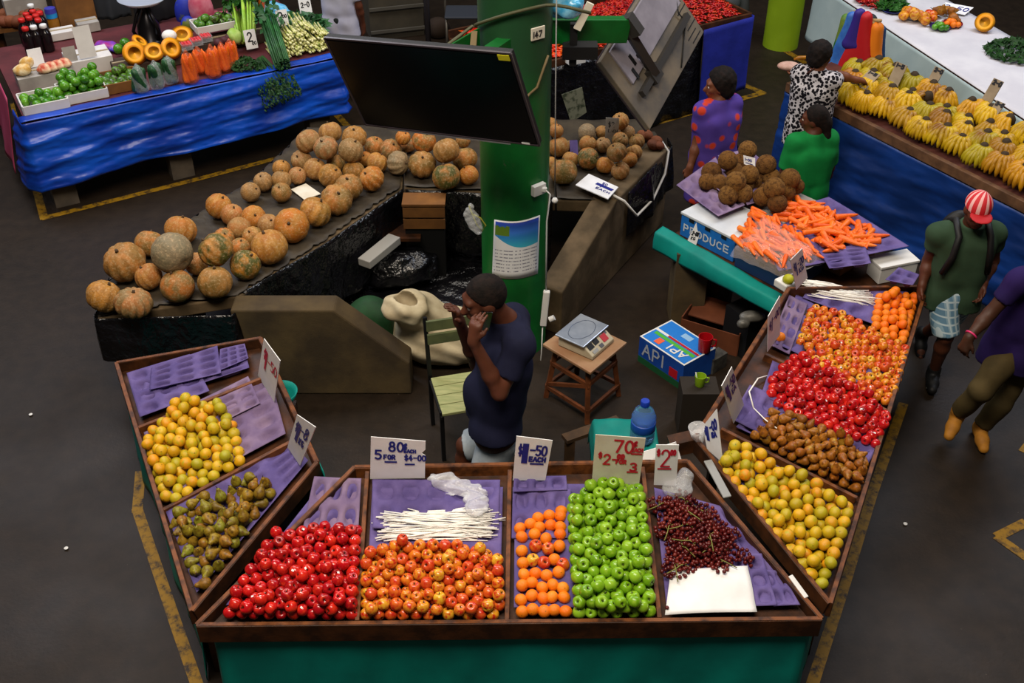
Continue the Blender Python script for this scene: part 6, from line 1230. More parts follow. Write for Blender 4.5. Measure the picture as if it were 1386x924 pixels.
def bagged(px, py, st, n, sc_, label, ilabel, grp, cat, film, hgt, z=.94):
    c = P(px, py, z)
    for i in range(n):
        a = i * 6.28 / n; q = .034 if n < 6 else .038; st(c + Vector((q * math.cos(a), q * math.sin(a), hgt * .52)), (rnd.gauss(0, .1) - .12 * math.sin(a), rnd.gauss(0, .1) + .12 * -math.cos(a) * -1, a), sc_ * rnd.uniform(.92, 1.05), ilabel, grp, cat)
    sdf('produce_bag', [cone(c + Vector((0, 0, .05)), c + Vector((0, 0, hgt * .75)), .078, .06), cone(c + Vector((0, 0, hgt * .75)), c + Vector((0, 0, hgt * 1.08)), .05, .014)], film, None, .012, .03, noise=lambda x, y, z: .006 * np.sin(50 * x + 20 * z) * np.sin(46 * y), halves=[(c + Vector((0, 0, .002)), (0, 0, -1))], label=label, cat='bag')
FILM = clear('bag_film', '#dfe8ea', .12, .2); FILMO = clear('orange_bag_film', '#e06a3a', .2, .3)
for (x, y, l) in ((192, 124, 'nearest the brown carton of avocados'), (214, 119, 'in the middle of the three'), (233, 112, 'nearest the bagged carrots')): bagged(x, y, CUC, 5, .24, 'clear bag of dark green cucumbers ' + l, 'dark green cucumber in the bag ' + l, 'cucumbers in the bag ' + l, 'cucumber', FILM, .25)
for (x, y, l, h) in ((259, 112, 'nearest the bagged cucumbers', .3), (272, 98, 'standing back second from the cucumbers', .24), (291, 104, 'third from the cucumbers', .3), (305, 95, 'fourth from the cucumbers', .26), (316, 90, 'next to the dark green bunch', .26)): bagged(x, y, CA, 8, h * .86, 'orange bag of carrots ' + l, 'carrot in the orange bag ' + l, 'carrots in the bag ' + l, 'carrot', FILMO, h)
STRB = fruit('strawberry_red', ['#b81420', '#c8202a', '#a01018'], None, .35, .5); SR = Stamp(lambda: ball_mesh('strawberry', STRB, 10, 1.1))
for (x, y, l) in ((253, 66, 'nearest the oval pumpkin half'), (266, 60, 'in the middle of the row'), (279, 55, 'nearest the beetroots')):
    c = P(x, y, 1.05); t = thing('punnet', 'clear punnet of red berries ' + l, 'punnet', c); M = Matrix.Rotation(LY, 3, 'Z')
    b = MB(); b.box(c + Vector((0, 0, .03)), (.115, .1, .06), M); b.build('box_body', FILM, t)
    for k in range(9): p = M @ Vector((-.033 + .033 * (k % 3), -.03 + .03 * (k // 3), .05)); SR(c + p, (k, k, k), .02, 'red berry in the clear punnet ' + l, 'berries in the punnet ' + l, 'berry')
BEET = fruit('beet_skin', ['#4a2026', '#3a181e'], None, .6, .3); BE = Stamp(lambda: ball_mesh('beetroot', BEET, 14, .9))
for (x, y) in ((296, 58), (304, 55), (310, 52)): BE(P(x, y, 1.09), (x, 0, 0), .05, 'dull dark beetroot between the berry punnets and the cabbage', 'beetroots by the cabbage', 'beetroot')
sdf('cabbage', [ell(P(317, 49, 1.1), (.085, .08, .075))], mat('pale_cabbage', '#8fb04a', .5, '#b8cc78', 9), None, .012, .02, noise=lambda x, y, z: .008 * np.sin(40 * x + 20 * z), label='pale green cabbage beside the celery', cat='cabbage')
def stalks(name, base, top, n, r, spread0, spread1, m, label, cat, leaf=None, seed=2, leafn=200, lsize=.06, stuff=False):
    base, top = Vector(base), Vector(top); t = thing(name, label, cat, base); b = MB(); g = random.Random(seed); d = (top - base); a = d.orthogonal().normalized(); c = d.normalized().cross(a)
    for i in range(n):
        f, q = g.uniform(0, 6.28), math.sqrt(g.random()); o = (a * math.cos(f) + c * math.sin(f)) * q; L = g.uniform(.85, 1.05)
        b.tube([base + o * spread0, base + d * .5 * L + o * (spread0 + spread1) * .5, base + d * L + o * spread1], [r, r * .9, r * .6], 6)
    b.build('stalks', m, t, smooth=True, kind='stuff')
    if leaf:
        b = MB()
        for i in range(leafn):
            f, q = g.uniform(0, 6.28), math.sqrt(g.random()); p = base + d * g.uniform(.75, 1.35) + (a * math.cos(f) + c * math.sin(f)) * q * spread1 * 1.4
            u = (d.normalized() + Vector((g.gauss(0, .5), g.gauss(0, .5), g.gauss(0, .5)))).normalized() * lsize; s = u.orthogonal().normalized() * lsize * .4
            b.add([p - u * .5, p + s, p + u, p - s], [(0, 1, 2), (0, 2, 3)])
        b.build('leaves', leaf, t, smooth=True, kind='stuff')
    return t
CEL = mat('celery_green', '#7fae2c', .4, '#a4c850', 6, .4); ONG = mat('onion_green', '#1f4a26', .5, '#2f6a34', 9)
stalks('celery_bunch', P(332, 52, 1.06), P(328, 5, 1.25), 30, .014, .1, .15, CEL, 'big bunch of pale celery with leafy tops standing on the stall', 'celery', LEAF, 2, 320, .06)
stalks('leek_bunch', P(383, 88, 1.0), P(362, 22, 1.25), 40, .01, .08, .09, ONG, 'long dark green leek tops lying behind the hanging herbs', 'leeks', ONG, 3, 60, .07)
stalks('herb_bunch', P(352, 78, 1.0), P(376, 122, .74), 70, .004, .04, .15, LEAFD, 'feathery dark green herb bunch hanging over the blue tarp', 'herbs', LEAFD, 4, 1100, .022)
leafy('herb_pile', P(333, 92, .95), .16, .1, .1, 300, LEAFD, 'low dark green pile of herbs beside the bagged carrots', .035, 'herbs', 7)
cut_pumpkin(P(388, 50, 1.04), .075, (R(70), 0, LY + .5), 'small cut pumpkin wedge beside the pale spring onions')
# spring onions with their pale cut ends to the front
c = P(418, 72, .95); b = MB(); g = random.Random(8); ONW = chmat('spring_onion_ends', [(.3, '#5a7a20'), (.45, '#b8b860'), (.6, '#e0dca8')], 30)
for i in range(330):
    w = g.uniform(-.36, .3); h = g.random() ** 1.2 * .26 * (1 - abs(w) * 2.2); p = c + LD * w + Vector((0, 0, .012 + max(h, 0))) + LN * (g.uniform(-.03, .03) + h * .6)
    b.tube([p - LN * .02, p + LN * .07, p + LN * .22 + Vector((0, 0, g.uniform(0, .05)))], [.012, .010, .007], 6)
b.build('spring_onions', ONW, smooth=True, label='heap of spring onions showing their pale cut ends at the end of the stall', cat='spring onions', kind='stuff')
leafy('onion_tops', P(405, 38, 1.0), .3, .2, .14, 300, ONG, 'dark green onion tops behind the pale cut ends', .09, 'greens', 9)
bagged(352, 26, CA, 7, .3, 'orange bag of carrots behind the celery near the blue bag', 'carrot in the orange bag behind the celery', 'carrots in the bag behind the celery', 'carrot', FILMO, .34, 1.0)
sdf('blue_bag', [ell(P(372, 18, 1.05), (.16, .12, .12)), ell(P(392, 24, 1.02), (.08, .1, .08))], mat('pale_blue_plastic', '#3f9fd0'), None, .014, .04, noise=lambda x, y, z: .014 * np.sin(30 * x) * np.sin(28 * z), label='pale blue plastic bag behind the celery', cat='bag')
sdf('pink_bag', [ell(P(272, 12, 1.1), (.14, .1, .22)), ell(P(280, 22, 1.0), (.1, .09, .12))], mat('pink_fabric', '#c0506a', .6, '#d08090', 8), None, .016, .05, noise=lambda x, y, z: .012 * np.sin(26 * x + 3 * z), label='tall pink bag standing behind the white tray of avocados', cat='bag')
sdf('blue_olive_bag', [ell(P(252, 18, 1.0), (.12, .1, .2)), ell(P(255, 34, .98), (.08, .08, .1))], mat('deep_blue_olive', '#1c2c9a', .6, '#5a6420', 5, lo=.5, hi=.55), None, .016, .05, label='deep blue and olive bag beside the tall pink bag', cat='bag')
for k in range(5): sdf('red_onion', [ell(P(292 + 6 * k, 20 + k % 2, 1.0), (.05, .05, .045))], mat('red_onion_skin', '#8a3448', .45, '#b86a78', 12), None, .012, .02, label='reddish onion in the pile behind the white tray of avocados', cat='onion', group='onions behind the white tray')
sdf('small_bags', [ell(P(142, 62, .99), (.11, .08, .05)), ell(P(158, 66, .97), (.08, .06, .04))], mat('magenta_plastic', '#a02a7a', .35, '#4a4ac8', 9), None, .012, .03, noise=lambda x, y, z: .01 * np.sin(40 * x) * np.sin(38 * y), label='shiny magenta and blue packets behind the cut pumpkins', cat='packet')
for (x, y) in ((160, 66), (169, 58)): MNo = LI(P(x, y, 1.02), (x, y, 0), .05, 'green round fruit beside the shiny magenta packets', 'green fruit by the packets', 'fruit')
for (x, h, m, lab) in ((150, 1.5, 'coat_grey', 'dark grey fabric hanging behind the balance scale'), (235, 1.35, 'coat_black', 'black fabric hanging behind the white cauliflower')):
    p = P(x, 40, .95) + LN * .35; MM = mat(m, '#23262c' if m == 'coat_grey' else '#101014', .8)
    skirt('hanging_fabric', [p + Vector((-.28, -.1, h - .95)), p + Vector((.28, .1, h - .95))], 1, lab, 22, .03, MM, .95, x, cat='fabric')
# ================================================================ inside the stall
SACKM = mat('woven_sack', '#c0b496', .8, '#a8997c', 6, .2, .35, 60)
c = Vector((-.62, 7.0, 0)); mth = P(547, 416, .6)
t = thing('sack', 'open cream woven sack standing behind the chair', 'sack', c)
ax = (mth - (c + Vector((-.02, 0, .3)))).normalized()
sdf('sack_body', [ell(c + Vector((.02, 0, .2)), (.34, .28, .23)), ell(c + Vector((.24, -.06, .18)), (.2, .2, .18)), ell(c + Vector((-.08, 0, .36)), (.2, .19, .18)), cone(c + Vector((-.08, 0, .38)), mth - ax * .02, .17, .13)] + [ell(mth + Vector((.12 * math.cos(a), .1 * math.sin(a), .025 * math.sin(3 * a))), (.055, .05, .05)) for a in [k * PI / 4 for k in range(8)]], SACKM, t, .011, .05,
    sub=[ell(mth + Vector((0, 0, .05)), (.085, .075, .16))], halves=[((0, 0, .004), (0, 0, -1))], noise=lambda x, y, z: .015 * np.sin(20 * x + 6 * z) * np.sin(17 * y + 9 * z) + .007 * np.sin(44 * z + 20 * x + 3 * np.sin(12 * y)))
b = MB(); q = [c + Vector((.1, -.24, .3)), c + Vector((.24, -.2, .3)), c + Vector((.24, -.16, .42)), c + Vector((.1, -.2, .42))]
pen(b, q, 'BAG', .1, .2, .2, .5, lw=.008); 
for k in range(3): KU(mth + Vector((.03 * math.cos(2 * k), .03 * math.sin(2 * k), -.06)), (k, 0, 0), .04, 'brown sweet potato inside the open cream sack', 'sweet potatoes in the open sack', 'sweet potato')
c = P(500, 428, .3)
sdf('green_sack', [ell(c, (.2, .16, .16)), ell(c + Vector((.0, 0, -.16)), (.22, .2, .2))], mat('green_sack', '#083c16', .75, '#062a10', 6), None, .02, .06, halves=[((0, 0, .004), (0, 0, -1))], noise=lambda x, y, z: .014 * np.sin(20 * x + 4 * z) * np.sin(17 * y), label='green sack behind the sloping bench end', cat='sack')
# vendor's chair
A, F = P(583, 511, .45), P(599, 561, .45); d = (F - A).normalized(); r = Vector((-d.y, d.x, 0)); Z = Vector((0, 0, 1)); wd, dp = .42, (F - A).length
FRM = mat('black_frame', '#0c0c0e', .45); SLAT = mat('olive_slat', '#8e9460', .6, '#a4a470', 9, stretch=(1, 6, 1)); SLATG = mat('faded_green_slat', '#5d6440', .65, '#4a5236', 7)
t = thing('chair', 'wooden slatted chair with black frame beside the man on the phone', 'chair', Vector((A.x, A.y, 0)) + r * wd / 2 + d * dp / 2)
for k in range(4):
    b = MB(); p = A + d * (dp * (k + .5) / 4) + r * wd / 2; b.box(p - Z * .01, (dp / 4 - .006, wd, .022), Matrix.Rotation(math.atan2(d.y, d.x), 3, 'Z')); b.build('seat_slat', SLAT, t, bevel=.003)
for k in range(2):
    b = MB(); p = A - d * (.05 + .02 * k) + Z * (.3 + .1 * k) + r * wd / 2; b.box(p, (.02, wd, .085), Matrix.Rotation(math.atan2(d.y, d.x), 3, 'Z')); b.build('back_slat', SLATG, t, bevel=.003)
for s in (.0, 1.0):
    o0 = A + r * (wd * s) ; b = MB(); b.beam(o0 + d * .0 - Z * .45, o0 - d * .02, .028, .028, up=d); b.beam(o0 - d * .02, o0 - d * .1 + Z * .45, .028, .028, up=d); b.build('rear_post', FRM, t)
    b = MB(); b.beam(o0 + d * (dp - .02) - Z * .45, o0 + d * (dp - .02) - Z * .0, .028, .028, up=d); b.build('leg', FRM, t)
    b = MB(); b.beam(o0 - Z * .025, o0 + d * dp - Z * .025, .022, .022); b.build('side_rail', FRM, t)
# stool with the weighing scale
ST_W = mat('stool_wood', '#6a3a1e', .55, '#4a2814', 8, .3, .15, 40); ST_T = mat('pale_stool_top', '#9a7a5a', .5, '#8a6244', 4)
q = [P(736, 465, .5), P(799, 503, .5), P(847, 463, .5), P(783, 432, .5)]; cc = sum(q, Vector()) / 4; ft = [Vector((x.x, x.y, 0)) for x in (P(724, 563, 0), P(790, 573, 0), P(832, 557, 0), P(770, 522, 0))]
ft = [Vector((cc.x, cc.y, 0)) + (Vector((x.x, x.y, 0)) - Vector((cc.x, cc.y, 0))) * .98 for x in q]
t = thing('stool', 'square wooden stool with splayed legs under the weighing scale', 'stool', Vector((cc.x, cc.y, 0)))
b = MB(); b.extrude([cc + (x - cc) * 1.03 for x in q], .025); b.build('seat', ST_T, t, bevel=.006)
tp = [cc + (x - cc) * .74 - Z * .025 for x in q]
for a, e in zip(tp, ft): b = MB(); b.beam(e, a, .036, .036, up=(a - cc).normalized()); b.build('leg', ST_W, t)
for i in range(4):
    for f in (.25, .72): b = MB(); b.beam(ft[i].lerp(tp[i], f), ft[(i + 1) % 4].lerp(tp[(i + 1) % 4], f), .022, .03); b.build('stretcher', ST_W, t)
b = MB(); b.beam(ft[0].lerp(tp[0], .3), ft[1].lerp(tp[1], .7), .02, .028); b.build('brace', ST_W, t)
ea = (P(783, 469, .6) - P(817, 440, .6)); ex = Vector((-ea.x, -ea.y, 0)).normalized(); ey = Vector((-ex.y, ex.x, 0)); M = Matrix((ex, ey, Z)).transposed(); sc0 = P(790, 463, .5) ; SCB = mat('scale_beige', '#b8ae96', .45, '#a89e84', 6)
sc0 = Vector((cc.x - .005, cc.y + .01, .505)); t = thing('weighing_scale', 'beige electronic weighing scale with a steel pan on the wooden stool', 'scale', sc0); X = lambda x, y, z: sc0 + M @ Vector((x, y, z))
b = MB(); pr = [(-.13, 0), (.17, 0), (.17, .03), (.09, .085), (-.13, .085)]   # profile across the body: the sloped face carries the keys
vs = [X(s, -y, z) for s in (-.14, .14) for y, z in pr]; k = 5
b.add(vs, [tuple(range(k)), tuple(range(2 * k - 1, k - 1, -1))] + [(i, k + i, k + (i + 1) % k, (i + 1) % k) for i in range(k)]); b.build('scale_body', SCB, t, bevel=.006)
b = MB(); b.box(X(0, .02, .1), (.33, .25, .014), M); b.build('steel_pan', mat('pan_steel', '#9aa4b4', .35, '#b4bcc8', 5, metal=.55), t, bevel=.006)
b = MB(); b.tube([X(.11 * math.cos(a) * (1.15 if abs(math.cos(a)) > .7 else 1), .02 + .085 * math.sin(a), .1085) for a in [2 * PI * i / 32 for i in range(33)]], .0022, 5); b.build('oval_groove', mat('pan_line', '#5c6678', .4, metal=.5), t, smooth=True)
fn = Vector((0, -.08, -.055)); sl = lambda u, v, w, h: [X(u - w / 2, -(.13 - .04 * v + h * .34), .0575 + .0275 * v - h * .235 + .0012), X(u + w / 2, -(.13 - .04 * v + h * .34), .0575 + .0275 * v - h * .235 + .0012), X(u + w / 2, -(.13 - .04 * v - h * .34), .0575 + .0275 * v + h * .235 + .0012), X(u - w / 2, -(.13 - .04 * v - h * .34), .0575 + .0275 * v + h * .235 + .0012)]
for (u, v, w, h, m, nm) in ((-.09, .35, .06, .05, BLACKM, 'display'), (-.02, .45, .055, .05, BLACKM, 'display'), (.0, -.55, .04, .035, mat('key_grey', '#4a4a50', .5), 'keypad'), (-.08, -.6, .06, .03, PLGREY, 'keypad'), (.07, .1, .06, .07, mat('key_red', '#a81c28', .5), 'red_keypad'), (.1, .6, .04, .025, mat('key_grey', '#4a4a50'), 'keypad')):
    b = MB(); b.extrude(sl(u, v, w, h), -.003); b.build(nm, m, t)
# blue fruit carton with the red mug, brown carton behind
q = [P(866, 455, .24), P(926, 495, .24), P(961, 466, .24), P(901, 430, .24)]; cc = sum(q, Vector()) / 4; e0 = (q[1] - q[0]); W_ = e0.length; e0.normalize(); e1 = Vector((-e0.y, e0.x, 0)); D_ = (q[2] - q[1]).dot(e1); hh = .24
t = thing('fruit_carton', 'bright blue fruit carton on the floor with a red mug on it', 'carton', Vector((cc.x, cc.y, 0))); o0 = Vector((q[0].x, q[0].y, 0)); X = lambda u, v, z: o0 + e0 * (u * W_) + e1 * (v * D_) + Z * z
b = MB(); b.extrude([X(0, 0, hh), X(1, 0, hh), X(1, 1, hh), X(0, 1, hh)], hh - .002); b.build('box_body', mat('carton_deep_blue', '#10409a', .55, '#1450b0', 5), t)
LB = mat('carton_light_blue', '#1c74cc', .5); LG = mat('carton_green', '#4aa83a', .5)
def patch(u0, u1, v0, v1, m, nm, z=hh + .002): b = MB(); b.extrude([X(u0, v0, z), X(u1, v0, z), X(u1, v1, z), X(u0, v1, z)], .002); return b.build(nm, m, t)
patch(0, 1, 0, 1, PLWHITE, 'white_border'); patch(.03, .97, .04, .46, LB, 'front_flap', hh + .004); patch(.03, .97, .54, .96, LB, 'rear_flap', hh + .004); patch(.08, .95, .33, .43, LG, 'green_stripe', hh + .006); patch(.42, .62, .7, .86, mat('pale_blue_print', '#8ab4dc', .5), 'pale_print', hh + .006); patch(.3, .97, .465, .525, mat('carton_red', '#b01424', .5), 'red_stripe', hh + .005)
b = MB(); pen(b, [X(1, .46, hh + .005), X(0, .46, hh + .005), X(0, .0, hh + .005), X(1, 0, hh + .005)], 'API', .14, .3, .13, .42, lw=.014); b.build('top_lettering', PLWHITE, t)
patch(.24, .36, .1, .3, mat('carton_orange', '#e0603a', .5), 'apple_picture', hh + .007)
b = MB(); pen(b, [X(0, -.004, 0), X(1, -.004, 0), X(1, -.004, hh), X(0, -.004, hh)], 'API', .1, .4, .17, .45, lw=.016); b.build('side_lettering', mat('faded_white', '#a8b0c0', .6), t)
b = MB(); b.extrude([X(.7, -.006, .07), X(.88, -.006, .07), X(.88, -.006, .15), X(.7, -.006, .15)], .003); b.build('red_mark', mat('carton_red', '#b01424'), t)
b = MB(); b.extrude([X(0, -.005, 0), X(1, -.005, 0), X(1, -.005, .06), X(0, -.005, .06)], .003); b.build('green_band', mat('carton_dark_green', '#14502e', .6), t)
def mug(c, r, h, m, label, spoon=None):
    t = thing('mug', label, 'mug', c); b = MB(); b.lathe([(r * .8, 0), (r * .85, .004), (r, h), (r * .93, h), (r * .78, .01), (0, .01)], 22, c); b.build('cup', m, t, smooth=True, auto=50)
    b = MB(); b.tube([c + Vector((r * .9, 0, h * .8)), c + Vector((r * 1.5, 0, h * .75)), c + Vector((r * 1.5, 0, h * .35)), c + Vector((r * .86, 0, h * .25))], r * .14, 8); b.build('handle', m, t, smooth=True)
    if spoon: b = MB(); b.tube([c + Vector((-.3 * r, 0, .01)), c + Vector((-r * .9, .01, h * 1.25))], .004, 6); b.build('spoon', spoon, t, smooth=True)
mug(X(.93, .72, hh + .008), .055, .13, mat('red_mug', '#a80c18', .35), 'tall red plastic mug standing on the bright blue carton')
c = P(968, 455, 0); t = thing('cardboard_box', 'open brown cardboard box on the floor behind the bright blue carton', 'box', Vector((c.x, c.y, 0))); bm = mat('rust_cardboard', '#5c2e16', .85, '#6b381c', 5); M = Matrix.Rotation(-.5, 3, 'Z'); X2 = lambda x, y, z: Vector((c.x, c.y, 0)) + M @ Vector((x, y, z))
b = MB(); b.box(X2(0, 0, .01), (.48, .34, .015), M); b.build('base_panel', bm, t)
for (x, y, sx, sy, hh2) in ((0, -.17, .48, .01, .2), (0, .17, .48, .01, .24), (-.24, 0, .01, .34, .22), (.24, 0, .01, .34, .22)): b = MB(); b.box(X2(x, y, hh2 / 2), (sx, sy, hh2), M); b.build('side_panel', bm, t)
b = MB(); b.box(X2(0, .05, .19), (.46, .22, .012), M @ Matrix.Rotation(.15, 3, 'X')); b.build('flap', bm, t)
b = MB(); c = P(968, 503, 0); b.box(c + Vector((.0, 0.05, .07)), (.16, .1, .14), Euler((0, 0, .7))); b.build('small_carton', mat('grey_print', '#4c4a46', .7, '#2a2826', 14), label='small grey printed carton between the blue carton and the brown box', cat='carton', bevel=.004)
c = Vector((1.33, 6.12, 0)); t = thing('side_block', 'dark wooden block beside the tray carrying the lime green mug', 'block', c); b = MB(); b.box(c + Vector((0, 0, .2)), (.26, .2, .4)); b.build('block_body', mat('dark_timber', '#221a12', .8), t)
mug(c + Vector((.0, 0, .402)), .04, .085, mat('lime_mug', '#8ab01c', .4), 'lime green mug with a spoon on the dark wooden block', PLWHITE)
sdf('silver_packet', [ell(P(1018, 428, .45), (.1, .05, .045)), ell(P(1006, 438, .43), (.05, .04, .04))], mat('dull_foil', '#6a6862', .45, '#45433e', 12, metal=.3), None, .01, .03, label='dull silver packet in the dark under the carrot table', cat='packet')
b = MB(); p = P(1016, 440, .19); b.box(Vector((p.x, p.y, .19)), (.34, .26, .38), Euler((0, 0, .6))); b.build('dark_crate', BLACKM, label='black crate under the carrot table carrying a silver packet', cat='crate')
c = P(968, 395, .2); b = MB(); b.box(Vector((c.x, c.y, .2)), (.2, .2, .4), Euler((0, 0, YAW))); b.build('wooden_box', mat('dim_wood', '#3a2814', .8), label='dim wooden box under the carrot table behind the open cardboard box', cat='box')
b = MB(); a, e = P(764, 592, .3), P(838, 566, .3); b.beam(a, e, .08, .03); 
for p in (a.lerp(e, .1), a.lerp(e, .9)): b.box((p.x, p.y, .135), (.07, .06, .27))
b.build('plank_bench', mat('old_plank', '#3e2c1a', .8, '#52391f', 8), label='short low plank bench in front of the stool', cat='bench')
# water bottle on a cloth-covered crate behind the front tray
c = Vector((.75, 5.48, 0)); t = thing('cloth_crate', 'crate under a teal cloth behind the front tray carrying the water bottle', 'crate', c); b = MB(); b.box(c + Vector((0, 0, .24)), (.4, .34, .48)); b.build('crate_body', WOOD, t)
def cov(u, v):
    x, y = (u - .5) * .66, (v - .5) * .6; ex = max(abs(x) - .205, 0); ey = max(abs(y) - .175, 0); dr = ex + ey
    return c + Vector((max(min(x, .205 + .2 * ex), -.205 - .2 * ex), max(min(y, .175 + .2 * ey), -.175 - .2 * ey), .49 - dr + .006 * math.sin(20 * u) * math.sin(17 * v)))
b = MB(); b.grid(cov, 30, 28); b.build('cloth_cover', TEAL, t, smooth=True, solid=.005)
wb = c + Vector((.1, -.04, .5)); t = thing('water_bottle', 'large blue clear water bottle standing behind the 70c price card', 'bottle', wb); WBM = NT('bottle_blue'); WBM.color('#8cc0ec'); WBM.rough(.06, .6); WBM.b.inputs['Transmission Weight'].default_value = .75; WBM.b.inputs['IOR'].default_value = 1.2; WBM = WBM.mat
b = MB(); b.lathe([(0, 0), (.07, .0), (.078, .015)] + [(.076 + .004 * math.cos(i * PI), .03 + .014 * i) for i in range(10)] + [(.08, .18), (.08, .2), (.06, .25), (.026, .285), (.022, .3)], 24, wb); b.build('bottle_body', WBM, t, smooth=True)
b = MB(); b.lathe([(.081, .1), (.0815, .101), (.0815, .16), (.081, .161)], 24, wb); b.build('label', mat('bottle_label', '#1a4aa8', .4), t, smooth=True)
b = MB(); b.lathe([(.027, .29), (.03, .292), (.03, .325), (.026, .33), (0, .33)], 18, wb); b.build('cap', mat('bottle_cap', '#1a3aa8', .4), t, smooth=True, auto=50)
b = MB(); q = [V(866, 634, 4.69), V(925, 630, 4.70), V(915, 598, 4.73), V(868, 612, 4.73)]; b.extrude(q, .004); b.build('folded_paper', WHITE, label='folded white paper behind the two dollar price card', cat='paper')
c = P(945, 592, 1.0)
t = thing('plastic_cup', 'clear crumpled plastic cup between the grapes and the 1-00 card', 'cup', c + Vector((0, 0, -.02))); b = MB(); b.lathe([(.035, -.02), (.05, .1), (.047, .1), (.032, -.015), (0, -.015)], 18, c, Euler((.2, -.2, 0)).to_matrix(), wave=lambda a: 1 + .06 * math.sin(3 * a)); b.build('cup_body', BAGW, t, smooth=True)
b = MB(); a, e = P(905, 606, .92), P(948, 640, .9); b.beam(P(905, 596, .97), P(940, 588, 1.0), .09, .1); b.build('small_board', WOOD, label='short dark board joining the front tray to the tray beside the walkway', cat='board')
t = thing('bowl', 'teal plastic bowl behind the tray of yellow citrus', 'bowl', P(382, 552, .72)); c = P(382, 552, .72); b = MB(); b.lathe([(.05, 0), (.1, .1), (.115, .14), (.108, .14), (.09, .1), (.04, .012), (0, .012)], 26, c); b.build('bowl_body', TEAL, t, smooth=True)
b = MB(); p = c; b.box((p.x, p.y, .36), (.16, .16, .718)); b.build('support_post', WOOD, label='wooden post carrying the teal bowl behind the tray of yellow citrus', cat='post')
for (x, y, h) in ((684, 508, 0), (42, 562, 0), (90, 743, 0), (1316, 556, 0), (1225, 710, 0), (292, 880, 0)):
    b = MB(); p = P(x, y, 0); b.lathe([(0, .004), (.012, .006), (.014, .012), (0, .016)], 8, p); b.build('scrap', PLWHITE, label='tiny white scrap of paper on the dark floor', cat='scrap', group='white scraps on the floor')
# ================================================================ people
def skin_mat(name, a, b): return mat(name, a, .55, b, 5, .35)
SK1 = skin_mat('brown_skin', '#4a2718', '#5a301e'); SK2 = skin_mat('warm_brown_skin', '#6a3c24', '#7a4830'); SK3 = skin_mat('dark_brown_skin', '#382014', '#452819')
HAIR = mat('black_hair', '#0c0807', .85, '#1c1310', 30, .2, .9, 60); EYEW = mat('eye_white', '#c8c0b8', .4); EYED = mat('eye_dark', '#140c08', .3); LIP = mat('lips', '#4a2420', .5)
def npv(p): return np.array(tuple(p), float)
def basis(fwd, pitch=0, roll=0):        # columns: right, forward, up
    f = Vector((fwd[0], fwd[1], 0)).normalized(); r = Vector((f.y, -f.x, 0)); u = Vector((0, 0, 1)); M = Matrix((r, f, u)).transposed()
    return M @ Matrix.Rotation(pitch, 3, 'X') @ Matrix.Rotation(roll, 3, 'Y')
def finger_prims(w, d, n, side, curl, s, grip=0):
    # w: wrist, d: hand direction, n: palm normal, side: direction of the thumb
    d, n, side = Vector(d).normalized(), Vector(n), Vector(side); n = (n - d * n.dot(d)).normalized(); side = d.cross(n) * (1 if d.cross(n).dot(side) > 0 else -1); w = Vector(w); P_ = []
    k = w + d * .085 * s
    P_.append(cone(w, k + side * .022 * s, .024 * s, .021 * s)); P_.append(cone(w, k - side * .022 * s, .024 * s, .019 * s)); P_.append(cone(w + d * .03 * s, k, .023 * s, .02 * s))
    for i, (o, L) in enumerate(((.034, .076), (.0115, .085), (-.0115, .078), (-.034, .062))):
        a = k + side * o * s; c1 = curl * (1 + .1 * i); d1 = (d * math.cos(c1 * .6) + n * math.sin(c1 * .6) + side * o * 1.5).normalized(); m = a + d1 * L * .5 * s
        d2 = (d * math.cos(c1 * 1.5) + n * math.sin(c1 * 1.5)).normalized(); e = m + d2 * L * .5 * s
        P_ += [cone(a, m, .0105 * s, .0095 * s, None, .005), cone(m, e, .0095 * s, .008 * s, None, .005)]
    a = w + d * .025 * s + side * .024 * s; m = a + (d * .75 + side * .65 + n * .25).normalized() * .042 * s; e = m + (d * .85 + side * (.25 - grip) + n * .35).normalized() * .034 * s
    return P_ + [cone(a, m, .014 * s, .0115 * s, None, .008), cone(m, e, .0115 * s, .009 * s, None, .008)]
